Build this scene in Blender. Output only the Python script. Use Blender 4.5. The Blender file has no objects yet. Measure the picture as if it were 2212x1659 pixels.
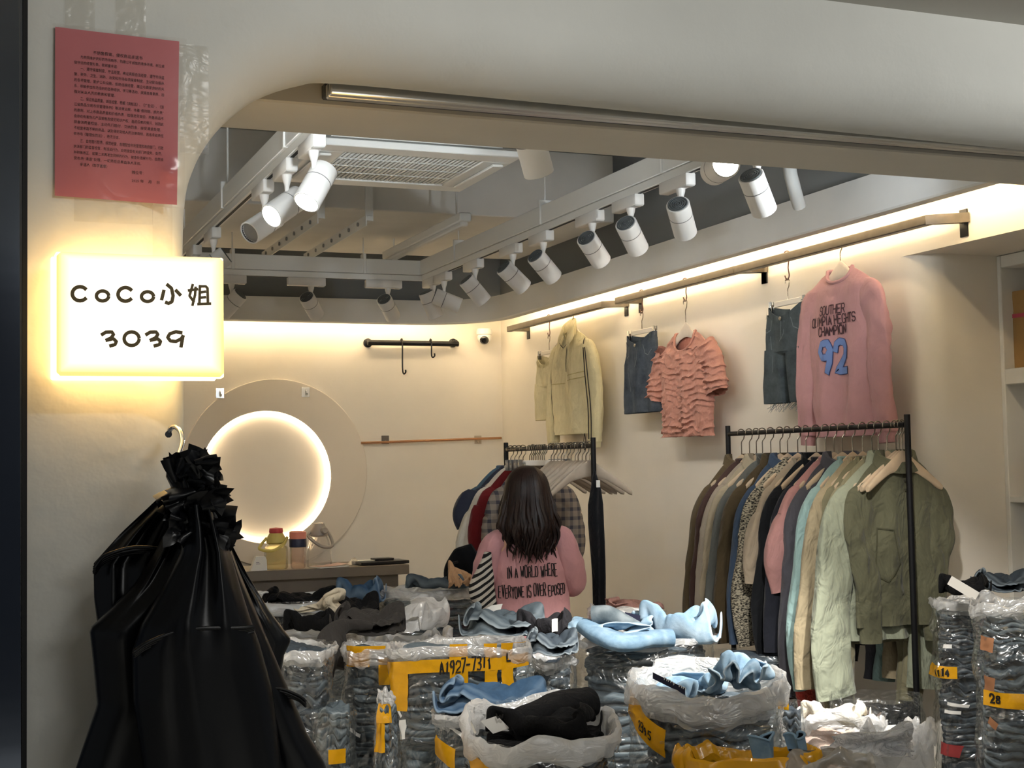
import bpy, math, random
import numpy as np
from mathutils import Vector, Matrix, Quaternion
rnd = random.Random(7)
S = bpy.context.scene
COL = S.collection
PI = math.pi

# ------------------------------------------------------------------ camera, world, exposure
EYE = 1.55
FPX, CX, CY = 3030.0, 1106.0, 829.5
YAW, PITCH, ROLL = math.radians(21.93), math.radians(3.30), math.radians(-1.057)
FWD = np.array([math.sin(YAW)*math.cos(PITCH), math.cos(YAW)*math.cos(PITCH), math.sin(PITCH)])
_r = np.array([math.cos(YAW), -math.sin(YAW), 0.0]); _u = np.cross(_r, FWD)
RGT = math.cos(ROLL)*_r + math.sin(ROLL)*_u
UPV = -math.sin(ROLL)*_r + math.cos(ROLL)*_u
cam = bpy.data.cameras.new('camera'); camo = bpy.data.objects.new('camera', cam); COL.objects.link(camo)
cam.sensor_fit = 'HORIZONTAL'; cam.sensor_width = 36.0; cam.lens = 36.0*FPX/2212.0
cam.clip_start = 0.05; cam.clip_end = 100
m = Matrix((RGT, UPV, -FWD)).transposed().to_4x4(); m.translation = (0, 0, EYE)
camo.matrix_world = m
S.camera = camo
S.view_settings.view_transform = 'Standard'; S.view_settings.look = 'None'
S.view_settings.exposure = 0.35; S.view_settings.gamma = 1.0; S.view_settings.use_curve_mapping = False
S.cycles.transparent_max_bounces = 40
S.cycles.max_bounces = 8
w = bpy.data.worlds.new('world'); S.world = w; w.use_nodes = True
w.node_tree.nodes['Background'].inputs[0].default_value = (0.75, 0.8, 0.86, 1)
w.node_tree.nodes['Background'].inputs[1].default_value = 0.10

def area_light(name, loc, target, size, power, color, sy=None, spread=None):
    l = bpy.data.lights.new(name, 'AREA'); l.energy = power; l.color = color; l.size = size
    if sy: l.shape = 'RECTANGLE'; l.size_y = sy
    if spread: l.spread = math.radians(spread)
    o = bpy.data.objects.new(name, l); COL.objects.link(o); o.location = loc
    o.rotation_euler = (Vector(target)-Vector(loc)).to_track_quat('-Z', 'Y').to_euler(); return o
def spot_light(name, loc, target, power, color, angle=50, blend=0.6, r=0.04):
    l = bpy.data.lights.new(name, 'SPOT'); l.energy = power; l.color = color
    l.spot_size = math.radians(angle); l.spot_blend = blend; l.shadow_soft_size = r
    o = bpy.data.objects.new(name, l); COL.objects.link(o); o.location = loc
    o.rotation_euler = (Vector(target)-Vector(loc)).to_track_quat('-Z', 'Y').to_euler(); return o
# unseen mall corridor ceiling lights; near pair tilted to shape the header gradient
area_light('corridor_light', (0.85, 1.45, 2.49), (0.80, 2.48, 2.36), 0.5, 3.0, (1.0, 1.0, 0.97), 0.06)
area_light('corridor_light', (2.5, 1.45, 2.49), (2.5, 2.48, 2.40), 0.5, 4.6, (1.0, 1.0, 0.97), 0.06)
area_light('corridor_light', (1.4, -1.6, 2.50), (1.4, -1.6, 0), 1.6, 40, (1.0, 1.0, 0.97), 0.06)
NEUTRAL = (1.0, 0.965, 0.90)

# ------------------------------------------------------------------ pixel -> world (2212 x 1659 frame)
ORI = np.array([0, 0, EYE])
def ray(x, y): return FWD + RGT*((x-CX)/FPX) + UPV*((CY-y)/FPX)
def PX(x, y, X): d = ray(x, y); return ORI + d*(X/d[0])
def PY(x, y, Y): d = ray(x, y); return ORI + d*(Y/d[1])
def PZ(x, y, Z): d = ray(x, y); return ORI + d*((Z-EYE)/d[2])
def PD(x, y, z): return ORI + ray(x, y)*z

# ------------------------------------------------------------------ noise
_rs = np.random.RandomState(3)
_PERM = _rs.permutation(512); _VAL = _rs.rand(512)
def _h(i, j, k): return _VAL[(_PERM[(_PERM[(_PERM[i & 511]+j) & 511]+k) & 511])]
def noise3(p):
    p = np.asarray(p, float); i = np.floor(p).astype(int); f = p-i; f = f*f*(3-2*f)
    x, y, z = i[..., 0], i[..., 1], i[..., 2]; a, b, c = f[..., 0], f[..., 1], f[..., 2]
    def L(u, v, t): return u+(v-u)*t
    return 2*L(L(L(_h(x,y,z),_h(x+1,y,z),a), L(_h(x,y+1,z),_h(x+1,y+1,z),a), b),
               L(L(_h(x,y,z+1),_h(x+1,y,z+1),a), L(_h(x,y+1,z+1),_h(x+1,y+1,z+1),a), b), c)-1
def fbm(p, oct=3):
    p = np.asarray(p, float); s = 0; a = 1
    for k in range(oct): s = s+a*noise3(p*(2**k)+17.3*k); a *= 0.5
    return s
def ridge(p, oct=2):
    p = np.asarray(p, float); s = 0; a = 1
    for k in range(oct): s = s+a*(1-np.abs(noise3(p*(2**k)+9.1*k))*2); a *= 0.5
    return s

# ------------------------------------------------------------------ materials
def lin(c):
    c = c.lstrip('#'); v = [int(c[i:i+2], 16)/255 for i in (0, 2, 4)]
    return tuple((x/12.92 if x <= 0.04045 else ((x+0.055)/1.055)**2.4) for x in v)
MATS = {}
def nm(name):
    mt = bpy.data.materials.new(name); mt.use_nodes = True
    nt = mt.node_tree; return mt, nt, nt.nodes['Principled BSDF']
def add_bump(nt, b, scale, strength, dist=0.002, vec=None, detail=3, kind='noise', distortion=0.0):
    n = nt.nodes.new('ShaderNodeTexNoise'); n.inputs['Scale'].default_value = scale; n.inputs['Detail'].default_value = detail
    n.inputs['Distortion'].default_value = distortion
    t = nt.nodes.new('ShaderNodeTexCoord'); mp = nt.nodes.new('ShaderNodeMapping')
    if vec: mp.inputs['Scale'].default_value = vec
    nt.links.new(t.outputs['Object'], mp.inputs[0]); nt.links.new(mp.outputs[0], n.inputs['Vector'])
    bp = nt.nodes.new('ShaderNodeBump'); bp.inputs['Strength'].default_value = strength; bp.inputs['Distance'].default_value = dist
    nt.links.new(n.outputs[0], bp.inputs['Height']); nt.links.new(bp.outputs[0], b.inputs['Normal'])
    return n, mp, bp
def mat(name, col, rough=0.6, metal=0.0, var=0.0, vscale=6.0, bump=0.0, bscale=60.0, bdist=0.002, spec=0.5, bvec=None, coat=0.0, sheen=0.0, trans=0.0, alpha=1.0, ior=1.45):
    if name in MATS: return MATS[name]
    mt, nt, b = nm(name); c = lin(col) if isinstance(col, str) else col
    b.inputs['Base Color'].default_value = (*c, 1); b.inputs['Roughness'].default_value = rough; b.inputs['Metallic'].default_value = metal
    b.inputs['Specular IOR Level'].default_value = spec; b.inputs['Coat Weight'].default_value = coat; b.inputs['Sheen Weight'].default_value = sheen
    b.inputs['Transmission Weight'].default_value = trans; b.inputs['Alpha'].default_value = alpha; b.inputs['IOR'].default_value = ior
    if var:
        n = nt.nodes.new('ShaderNodeTexNoise'); n.inputs['Scale'].default_value = vscale; n.inputs['Detail'].default_value = 4
        t = nt.nodes.new('ShaderNodeTexCoord'); nt.links.new(t.outputs['Object'], n.inputs['Vector'])
        r = nt.nodes.new('ShaderNodeValToRGB'); nt.links.new(n.outputs[0], r.inputs[0])
        r.color_ramp.elements[0].position = 0.3; r.color_ramp.elements[1].position = 0.7
        r.color_ramp.elements[0].color = (*[x*(1-var) for x in c], 1); r.color_ramp.elements[1].color = (*[min(1, x*(1+var)) for x in c], 1)
        nt.links.new(r.outputs[0], b.inputs['Base Color'])
    if bump: add_bump(nt, b, bscale, bump, bdist, bvec)
    MATS[name] = mt; return mt
def emit(name, col, strength):
    if name in MATS: return MATS[name]
    mt, nt, b = nm(name); c = lin(col) if isinstance(col, str) else col
    b.inputs['Base Color'].default_value = (*c, 1); b.inputs['Emission Color'].default_value = (*c, 1); b.inputs['Emission Strength'].default_value = strength
    MATS[name] = mt; return mt
def fabric(name, col, var=0.12, wrinkle=0.35, wscale=14, fine=420, sheen=0.15, rough=0.85):
    """woven cloth: colour grain, soft wrinkles and a fine weave in the bump"""
    if name in MATS: return MATS[name]
    mt, nt, b = nm(name); c = lin(col)
    b.inputs['Roughness'].default_value = rough; b.inputs['Sheen Weight'].default_value = sheen; b.inputs['Specular IOR Level'].default_value = 0.2
    t = nt.nodes.new('ShaderNodeTexCoord')
    n = nt.nodes.new('ShaderNodeTexNoise'); n.inputs['Scale'].default_value = 11; n.inputs['Detail'].default_value = 6; n.inputs['Roughness'].default_value = 0.7
    nt.links.new(t.outputs['Object'], n.inputs['Vector'])
    r = nt.nodes.new('ShaderNodeValToRGB'); nt.links.new(n.outputs[0], r.inputs[0])
    r.color_ramp.elements[0].position = 0.3; r.color_ramp.elements[1].position = 0.7
    r.color_ramp.elements[0].color = (*[x*(1-var) for x in c], 1); r.color_ramp.elements[1].color = (*[min(1, x*(1+var)) for x in c], 1)
    nt.links.new(r.outputs[0], b.inputs['Base Color'])
    n1, mp, b1 = add_bump(nt, b, wscale*1.5, wrinkle, 0.035, (1, 1, 0.6), 3, distortion=0.6)
    n2 = nt.nodes.new('ShaderNodeTexNoise'); n2.inputs['Scale'].default_value = fine; nt.links.new(t.outputs['Object'], n2.inputs['Vector'])
    b2 = nt.nodes.new('ShaderNodeBump'); b2.inputs['Strength'].default_value = 0.25; b2.inputs['Distance'].default_value = 0.001
    nt.links.new(n2.outputs[0], b2.inputs['Height']); nt.links.new(b1.outputs[0], b2.inputs['Normal']); nt.links.new(b2.outputs[0], b.inputs['Normal'])
    MATS[name] = mt; return mt
def denim(name, col, fade, seam, amount=0.35):
    """denim: base dye, washed patches, pale worn seams carried by the mesh attribute 'wear'"""
    if name in MATS: return MATS[name]
    mt, nt, b = nm(name); c, fd, sm = lin(col), lin(fade), lin(seam)
    b.inputs['Roughness'].default_value = 0.85; b.inputs['Specular IOR Level'].default_value = 0.2
    t = nt.nodes.new('ShaderNodeTexCoord')
    n = nt.nodes.new('ShaderNodeTexNoise'); n.inputs['Scale'].default_value = 7; n.inputs['Detail'].default_value = 7; n.inputs['Roughness'].default_value = 0.72
    nt.links.new(t.outputs['Object'], n.inputs['Vector'])
    r = nt.nodes.new('ShaderNodeValToRGB'); nt.links.new(n.outputs[0], r.inputs[0])
    r.color_ramp.elements[0].position = 0.35; r.color_ramp.elements[1].position = 0.75
    r.color_ramp.elements[0].color = (*c, 1); r.color_ramp.elements[1].color = (*[a+(z-a)*amount*2 for a, z in zip(c, fd)], 1)
    at = nt.nodes.new('ShaderNodeAttribute'); at.attribute_name = 'wear'
    mx = nt.nodes.new('ShaderNodeMix'); mx.data_type = 'RGBA'
    nt.links.new(at.outputs['Fac'], mx.inputs[0]); nt.links.new(r.outputs[0], mx.inputs[6]); mx.inputs[7].default_value = (*sm, 1)
    nt.links.new(mx.outputs[2], b.inputs['Base Color'])
    add_bump(nt, b, 60, 0.35, 0.004, None, 5)
    MATS[name] = mt; return mt
def film(name, tint=(0.97, 0.97, 0.96), haze=0.08, gloss=0.10, hcol=(0.9, 0.9, 0.88), scale=9.0, strength=0.9, rough=0.12, vec=(1, 1, 1.6), detail=3):
    """clear polythene: mostly see-through, thin gloss broken by crinkles, slight milky haze"""
    if name in MATS: return MATS[name]
    mt = bpy.data.materials.new(name); mt.use_nodes = True; nt = mt.node_tree; nt.nodes.clear()
    out = nt.nodes.new('ShaderNodeOutputMaterial')
    tr = nt.nodes.new('ShaderNodeBsdfTransparent'); tr.inputs[0].default_value = (*tint, 1)
    df = nt.nodes.new('ShaderNodeBsdfDiffuse'); df.inputs[0].default_value = (*hcol, 1)
    tl = nt.nodes.new('ShaderNodeBsdfTranslucent'); tl.inputs[0].default_value = (*hcol, 1)
    gl = nt.nodes.new('ShaderNodeBsdfGlossy'); gl.inputs['Roughness'].default_value = rough; gl.inputs[0].default_value = (1, 1, 1, 1)
    t = nt.nodes.new('ShaderNodeTexCoord'); mp = nt.nodes.new('ShaderNodeMapping'); mp.inputs['Scale'].default_value = vec
    nt.links.new(t.outputs['Object'], mp.inputs[0])
    n = nt.nodes.new('ShaderNodeTexNoise'); n.inputs['Scale'].default_value = scale; n.inputs['Detail'].default_value = detail; n.inputs['Distortion'].default_value = 1.6
    nt.links.new(mp.outputs[0], n.inputs['Vector'])
    ab = nt.nodes.new('ShaderNodeMath'); ab.operation = 'SUBTRACT'; ab.inputs[1].default_value = 0.5; nt.links.new(n.outputs[0], ab.inputs[0])
    a2 = nt.nodes.new('ShaderNodeMath'); a2.operation = 'ABSOLUTE'; nt.links.new(ab.outputs[0], a2.inputs[0])
    bp = nt.nodes.new('ShaderNodeBump'); bp.inputs['Strength'].default_value = strength; bp.inputs['Distance'].default_value = 0.03
    nt.links.new(a2.outputs[0], bp.inputs['Height'])
    for q in (df, gl): nt.links.new(bp.outputs[0], q.inputs['Normal'])
    m0 = nt.nodes.new('ShaderNodeMixShader'); m0.inputs[0].default_value = 0.4; nt.links.new(df.outputs[0], m0.inputs[1]); nt.links.new(tl.outputs[0], m0.inputs[2])
    m1 = nt.nodes.new('ShaderNodeMixShader'); m1.inputs[0].default_value = haze; nt.links.new(tr.outputs[0], m1.inputs[1]); nt.links.new(m0.outputs[0], m1.inputs[2])
    lw = nt.nodes.new('ShaderNodeLayerWeight'); lw.inputs[0].default_value = 0.35; nt.links.new(bp.outputs[0], lw.inputs['Normal'])
    mm = nt.nodes.new('ShaderNodeMath'); mm.operation = 'MULTIPLY_ADD'; mm.inputs[1].default_value = gloss*1.5; mm.inputs[2].default_value = gloss*0.6
    nt.links.new(lw.outputs['Facing'], mm.inputs[0])
    m2 = nt.nodes.new('ShaderNodeMixShader'); nt.links.new(mm.outputs[0], m2.inputs[0]); nt.links.new(m1.outputs[0], m2.inputs[1]); nt.links.new(gl.outputs[0], m2.inputs[2])
    nt.links.new(m2.outputs[0], out.inputs[0])
    MATS[name] = mt; return mt

# ------------------------------------------------------------------ mesh builder
def arr(p): return np.asarray(p, float)
def catmull(pts, n=8):
    p = arr(pts); q = np.vstack([2*p[0]-p[1], p, 2*p[-1]-p[-2]]); out = []
    for i in range(1, len(q)-2):
        for t in np.linspace(0, 1, n, endpoint=False):
            a, b, c, d = q[i-1], q[i], q[i+1], q[i+2]
            out.append(0.5*((2*b)+(c-a)*t+(2*a-5*b+4*c-d)*t*t+(3*b-a-3*c+d)*t**3))
    out.append(q[-2]); return arr(out)
def frames(path, up=None):
    p = arr(path); T = np.gradient(p, axis=0); T /= np.linalg.norm(T, axis=1)[:, None]+1e-12
    if up is None:
        a = np.array([0, 0, 1.0]) if abs(T[0][2]) < 0.9 else np.array([0, 1.0, 0]); N = []
        n = np.cross(a, T[0]); n /= np.linalg.norm(n)
        for t in T:
            n = n-t*(n@t); n /= np.linalg.norm(n)+1e-12; N.append(n)
        N = arr(N)
    else:
        N = np.cross(np.broadcast_to(arr(up), T.shape), T); N /= np.linalg.norm(N, axis=1)[:, None]+1e-12
    return T, N, np.cross(T, N)
class B:
    def __init__(s): s.v = []; s.f = []; s.n = 0
    def add(s, V, F):
        V = arr(V).reshape(-1, 3)
        for q in F: s.f.append(np.asarray(q, int)+s.n)
        s.v.append(V); s.n += len(V); return s
    def grid(s, P, cu=False, cv=False):
        P = arr(P); a, b = P.shape[:2]; I = np.arange(a*b).reshape(a, b)
        i2 = np.roll(I, -1, 0) if cu else I[1:]; i1 = I if cu else I[:-1]
        def sp(x): return x if cv else x[:, :-1]
        def sq(x): return np.roll(x, -1, 1) if cv else x[:, 1:]
        F = np.stack([sp(i1), sp(i2), sq(i2), sq(i1)], -1).reshape(-1, 4)
        return s.add(P, [F])
    def loft(s, R, cap0=False, cap1=False):
        R = arr(R); s.grid(R, False, True); N = R.shape[1]
        if cap0: s.add(R[0], [np.arange(N)[::-1][None]])
        if cap1: s.add(R[-1], [np.arange(N)[None]])
        return s
    def box(s, c, d, ch=0.0, rz=0.0):
        c, h = arr(c), arr(d)/2; ch = min(ch, 0.45*min(d)); R = np.array([[math.cos(rz), -math.sin(rz), 0], [math.sin(rz), math.cos(rz), 0], [0, 0, 1]])
        if ch <= 0:
            V = arr([[x, y, z] for x in (-1, 1) for y in (-1, 1) for z in (-1, 1)])*h
            return s.add(V@R.T+c, [[[0, 1, 3, 2], [4, 6, 7, 5], [0, 4, 5, 1], [2, 3, 7, 6], [0, 2, 6, 4], [1, 5, 7, 3]]])
        V = []; ix = {}
        for x in (-1, 1):
            for y in (-1, 1):
                for z in (-1, 1):
                    for a in range(3):
                        p = arr([x, y, z])*(h-ch); p[a] = (x, y, z)[a]*h[a]; ix[x, y, z, a] = len(V); V.append(p)
        Q = []; T = []
        for a in range(3):
            b_, c_ = (a+1) % 3, (a+2) % 3
            for sg in (-1, 1):
                def k(p, q):
                    t = [0, 0, 0]; t[a] = sg; t[b_] = p; t[c_] = q; return ix[t[0], t[1], t[2], a]
                f = [k(-1, -1), k(1, -1), k(1, 1), k(-1, 1)]; Q.append(f if sg > 0 else f[::-1])
            for p in (-1, 1):
                for q in (-1, 1):
                    def k2(t_, ax):
                        t = [0, 0, 0]; t[a] = t_; t[b_] = p; t[c_] = q; return ix[t[0], t[1], t[2], ax]
                    f = [k2(-1, b_), k2(1, b_), k2(1, c_), k2(-1, c_)]; Q.append(f if p*q < 0 else f[::-1])
        for x in (-1, 1):
            for y in (-1, 1):
                for z in (-1, 1):
                    f = [ix[x, y, z, 0], ix[x, y, z, 1], ix[x, y, z, 2]]; T.append(f if x*y*z > 0 else f[::-1])
        return s.add(arr(V)@R.T+c, [Q, T])
    def tube(s, path, r, n=8, cap=True, closed=False):
        p = arr(path); T, N, Bn = frames(p); r = np.broadcast_to(arr(r), (len(p),))
        a = np.linspace(0, 2*PI, n, endpoint=False)
        R = p[:, None]+r[:, None, None]*(np.cos(a)[None, :, None]*N[:, None]+np.sin(a)[None, :, None]*Bn[:, None])
        if closed: return s.grid(R, True, True)
        return s.loft(R, cap, cap)
    def strip(s, path, w, t, up, n=14, e=2.6):
        """flattened tube along a path: half width w along (up x tangent), half thickness t"""
        p = arr(path); T, N, Bn = frames(p, up); w = np.broadcast_to(arr(w), (len(p),)); t = np.broadcast_to(arr(t), (len(p),))
        a = np.linspace(0, 2*PI, n, endpoint=False); c, q = np.cos(a), np.sin(a)
        cc = np.sign(c)*np.abs(c)**(2/e); qq = np.sign(q)*np.abs(q)**(2/e)
        R = p[:, None]+(w[:, None]*cc[None])[..., None]*N[:, None]+(t[:, None]*qq[None])[..., None]*Bn[:, None]
        return R
    def lathe(s, prof, N=32, c=(0, 0, 0), axis=None, cap=True):
        a = np.linspace(0, 2*PI, N, endpoint=False); R = []
        for r, z in prof: R.append(np.stack([r*np.cos(a), r*np.sin(a), np.full(N, z)], 1))
        R = arr(R)
        if axis is not None:
            M = np.array(Vector(axis).to_track_quat('Z', 'Y').to_matrix()); R = R@M.T
        return s.loft(R+arr(c), cap and prof[0][0] > 1e-6, cap and prof[-1][0] > 1e-6)
    def poly(s, P): return s.add(P, [np.arange(len(P))[None]])
    def prism(s, P, d):
        P = arr(P); d = arr(d); n = len(P); i = np.arange(n); j = np.roll(i, -1)
        return s.add(np.vstack([P, P+d]), [i[::-1][None], (i+n)[None], np.stack([i, j, j+n, i+n], 1)])
    def verts(s): return np.vstack(s.v)
def mesh(name, b, mt, smooth=True, attr=None):
    V = np.vstack(b.v); me = bpy.data.meshes.new(name)
    fl = [q for q in b.f if q.size]; nl = sum(q.size for q in fl); npoly = sum(len(q) for q in fl)
    me.vertices.add(len(V)); me.vertices.foreach_set('co', V.ravel().astype(np.float32))
    me.loops.add(nl); me.loops.foreach_set('vertex_index', np.concatenate([q.ravel() for q in fl]).astype(np.int32))
    me.polygons.add(npoly)
    tot = np.concatenate([np.full(len(q), q.shape[1]) for q in fl]); st = np.concatenate([[0], np.cumsum(tot)[:-1]])
    me.polygons.foreach_set('loop_start', st.astype(np.int32))
    me.polygons.foreach_set('use_smooth', np.full(npoly, smooth))
    if attr is not None:
        at = me.attributes.new('wear', 'FLOAT', 'POINT'); at.data.foreach_set('value', np.asarray(attr, np.float32))
    me.update(); me.validate()
    if mt: me.materials.append(mt)
    return me
def absloc(o):
    l = np.zeros(3)
    while o is not None: l = l+arr(o.location); o = o.parent
    return l
def obj(name, b, mt, parent=None, world=False, smooth=True, attr=None, sharp=38):
    if parent is not None and world:
        o0 = absloc(parent); b.v = [q-o0 for q in b.v]
    me = b if isinstance(b, bpy.types.Mesh) else mesh(name, b, mt, smooth, attr)
    o = bpy.data.objects.new(name, me); COL.objects.link(o)
    if sharp and smooth and not isinstance(b, bpy.types.Mesh): me.set_sharp_from_angle(angle=math.radians(sharp))
    if parent is not None: o.parent = parent
    return o
def tag(o, label, cat, group=None):
    o['label'] = label; o['category'] = cat
    if group: o['group'] = group
    return o
def thing(name, label, cat, loc=(0, 0, 0), rz=0.0, group=None):
    o = bpy.data.objects.new(name, None); COL.objects.link(o); o.location = tuple(float(x) for x in loc); o.rotation_euler = (0, 0, rz)
    o.empty_display_size = 0.05
    return tag(o, label, cat, group)
def struct(name, b, mt, parent=None, smooth=False, sharp=30):
    o = obj(name, b, mt, parent, smooth=smooth, sharp=sharp)
    if parent is None: o['kind'] = 'structure'
    return o
def dup(root, loc, rz=None, label=None, group=None):
    r = root.copy(); COL.objects.link(r); r.location = tuple(float(x) for x in loc)
    if rz is not None: r.rotation_euler = (0, 0, rz)
    if label: r['label'] = label
    if group: r['group'] = group
    for ch in list(root.children):
        c = ch.copy(); COL.objects.link(c); c.parent = r
        for g in list(ch.children):
            d = g.copy(); COL.objects.link(d); d.parent = c
    return r

# ------------------------------------------------------------------ stroke lettering
GLY = {
'A': [[(0,0),(.5,1),(1,0)],[(.2,.38),(.8,.38)]], 'B': [[(0,0),(0,1),(.7,1),(.95,.85),(.95,.65),(.7,.52),(0,.52)],[(.7,.52),(1,.36),(1,.15),(.75,0),(0,0)]],
'C': [[(1,.8),(.78,1),(.22,1),(0,.8),(0,.2),(.22,0),(.78,0),(1,.2)]], 'D': [[(0,0),(0,1),(.7,1),(1,.75),(1,.25),(.7,0),(0,0)]],
'E': [[(1,1),(0,1),(0,0),(1,0)],[(0,.52),(.75,.52)]], 'G': [[(1,.8),(.78,1),(.22,1),(0,.8),(0,.2),(.22,0),(.78,0),(1,.2),(1,.45),(.6,.45)]],
'H': [[(0,0),(0,1)],[(1,0),(1,1)],[(0,.5),(1,.5)]], 'I': [[(.5,0),(.5,1)]], 'L': [[(0,1),(0,0),(1,0)]],
'M': [[(0,0),(0,1),(.5,.35),(1,1),(1,0)]], 'N': [[(0,0),(0,1),(1,0),(1,1)]], 'O': [[(.25,0),(0,.2),(0,.8),(.25,1),(.75,1),(1,.8),(1,.2),(.75,0),(.25,0)]],
'P': [[(0,0),(0,1),(.75,1),(1,.82),(1,.62),(.75,.45),(0,.45)]], 'R': [[(0,0),(0,1),(.75,1),(1,.82),(1,.62),(.75,.48),(0,.48)],[(.5,.48),(1,0)]],
'S': [[(1,.82),(.78,1),(.22,1),(0,.82),(0,.66),(.2,.52),(.8,.48),(1,.34),(1,.18),(.78,0),(.22,0),(0,.18)]], 'T': [[(0,1),(1,1)],[(.5,1),(.5,0)]],
'U': [[(0,1),(0,.2),(.25,0),(.75,0),(1,.2),(1,1)]], 'V': [[(0,1),(.5,0),(1,1)]], 'W': [[(0,1),(.25,0),(.5,.7),(.75,0),(1,1)]],
'X': [[(0,0),(1,1)],[(0,1),(1,0)]], 'Y': [[(0,1),(.5,.5),(1,1)],[(.5,.5),(.5,0)]],
'0': [[(.25,0),(0,.2),(0,.8),(.25,1),(.75,1),(1,.8),(1,.2),(.75,0),(.25,0)]], '1': [[(.3,.8),(.55,1),(.5,0)]],
'2': [[(0,.72),(.1,.92),(.4,1),(.8,.95),(1,.75),(.9,.5),(0,0),(1,0)]], '3': [[(0,.95),(.6,1),(.95,.8),(.8,.58),(.35,.52)],[(.5,.53),(.95,.4),(1,.18),(.7,0),(0,.06)]],
'4': [[(.75,0),(.75,1),(0,.3),(1,.3)]], '5': [[(.95,1),(.15,1),(.05,.55),(.6,.6),(.95,.4),(.9,.12),(.5,0),(0,.08)]],
'6': [[(.8,1),(.2,.6),(0,.25),(.3,0),(.8,.03),(1,.3),(.75,.5),(.2,.42)]], '7': [[(0,1),(1,1),(.4,0)]], '8': [[(.5,.52),(.1,.7),(.2,.95),(.5,1),(.85,.95),(.9,.7),(.5,.52),(.05,.3),(.15,.05),(.5,0),(.9,.05),(.95,.3),(.5,.52)]],
'9': [[(.95,.75),(.7,.5),(.25,.5),(.02,.72),(.25,.97),(.7,1),(.95,.75),(.85,.3),(.6,0)]], '-': [[(.1,.5),(.9,.5)]], 'n': [[(0,0),(0,.6)],[(0,.42),(.35,.62),(.8,.55),(.85,0)]], 'y': [[(0,.6),(.45,0)],[(.9,.6),(.3,-.3)]], '.': [[(.4,0),(.5,.08)]],
}
def text2d(txt, h, asp=0.6, gap=0.25, jit=0.0, seed=1):
    r = random.Random(seed); out = []; u = 0
    for ch in txt:
        if ch == ' ': u += h*asp*0.9; continue
        wd = h*asp*(0.4 if ch in 'I.' else 1.25 if ch in 'MW' else 1.0)
        s0, dy, sk = 1+r.uniform(-jit, jit), r.uniform(-jit, jit)*h*0.5, r.uniform(-jit, jit)*0.5
        for st in GLY.get(ch, []): out.append([(u+x*wd+sk*y*h, dy+y*h*s0) for x, y in st])
        u += wd+h*asp*gap
    return out, u-h*asp*gap
def ribbons(strokes, fn, hw, b=None, step=0.01):
    """flat lettering strokes laid on the surface fn(u, v) -> point"""
    b = b or B()
    for st in strokes:
        p = arr(st); q = [p[0]]
        for a, c in zip(p[:-1], p[1:]):
            n = max(1, int(np.linalg.norm(c-a)/step))
            for k in range(1, n+1): q.append(a+(c-a)*k/n)
        q = arr(q); t = np.gradient(q, axis=0); t /= np.linalg.norm(t, axis=1)[:, None]+1e-9
        # square off the ends
        if np.linalg.norm(p[0]-p[-1]) > hw: q[0] -= t[0]*hw*0.6; q[-1] += t[-1]*hw*0.6
        nn = np.stack([-t[:, 1], t[:, 0]], 1)*hw
        L, R = q+nn, q-nn
        P = np.stack([fn(L[:, 0], L[:, 1]), fn(R[:, 0], R[:, 1])], 1)
        b.grid(P)
    return b
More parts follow.
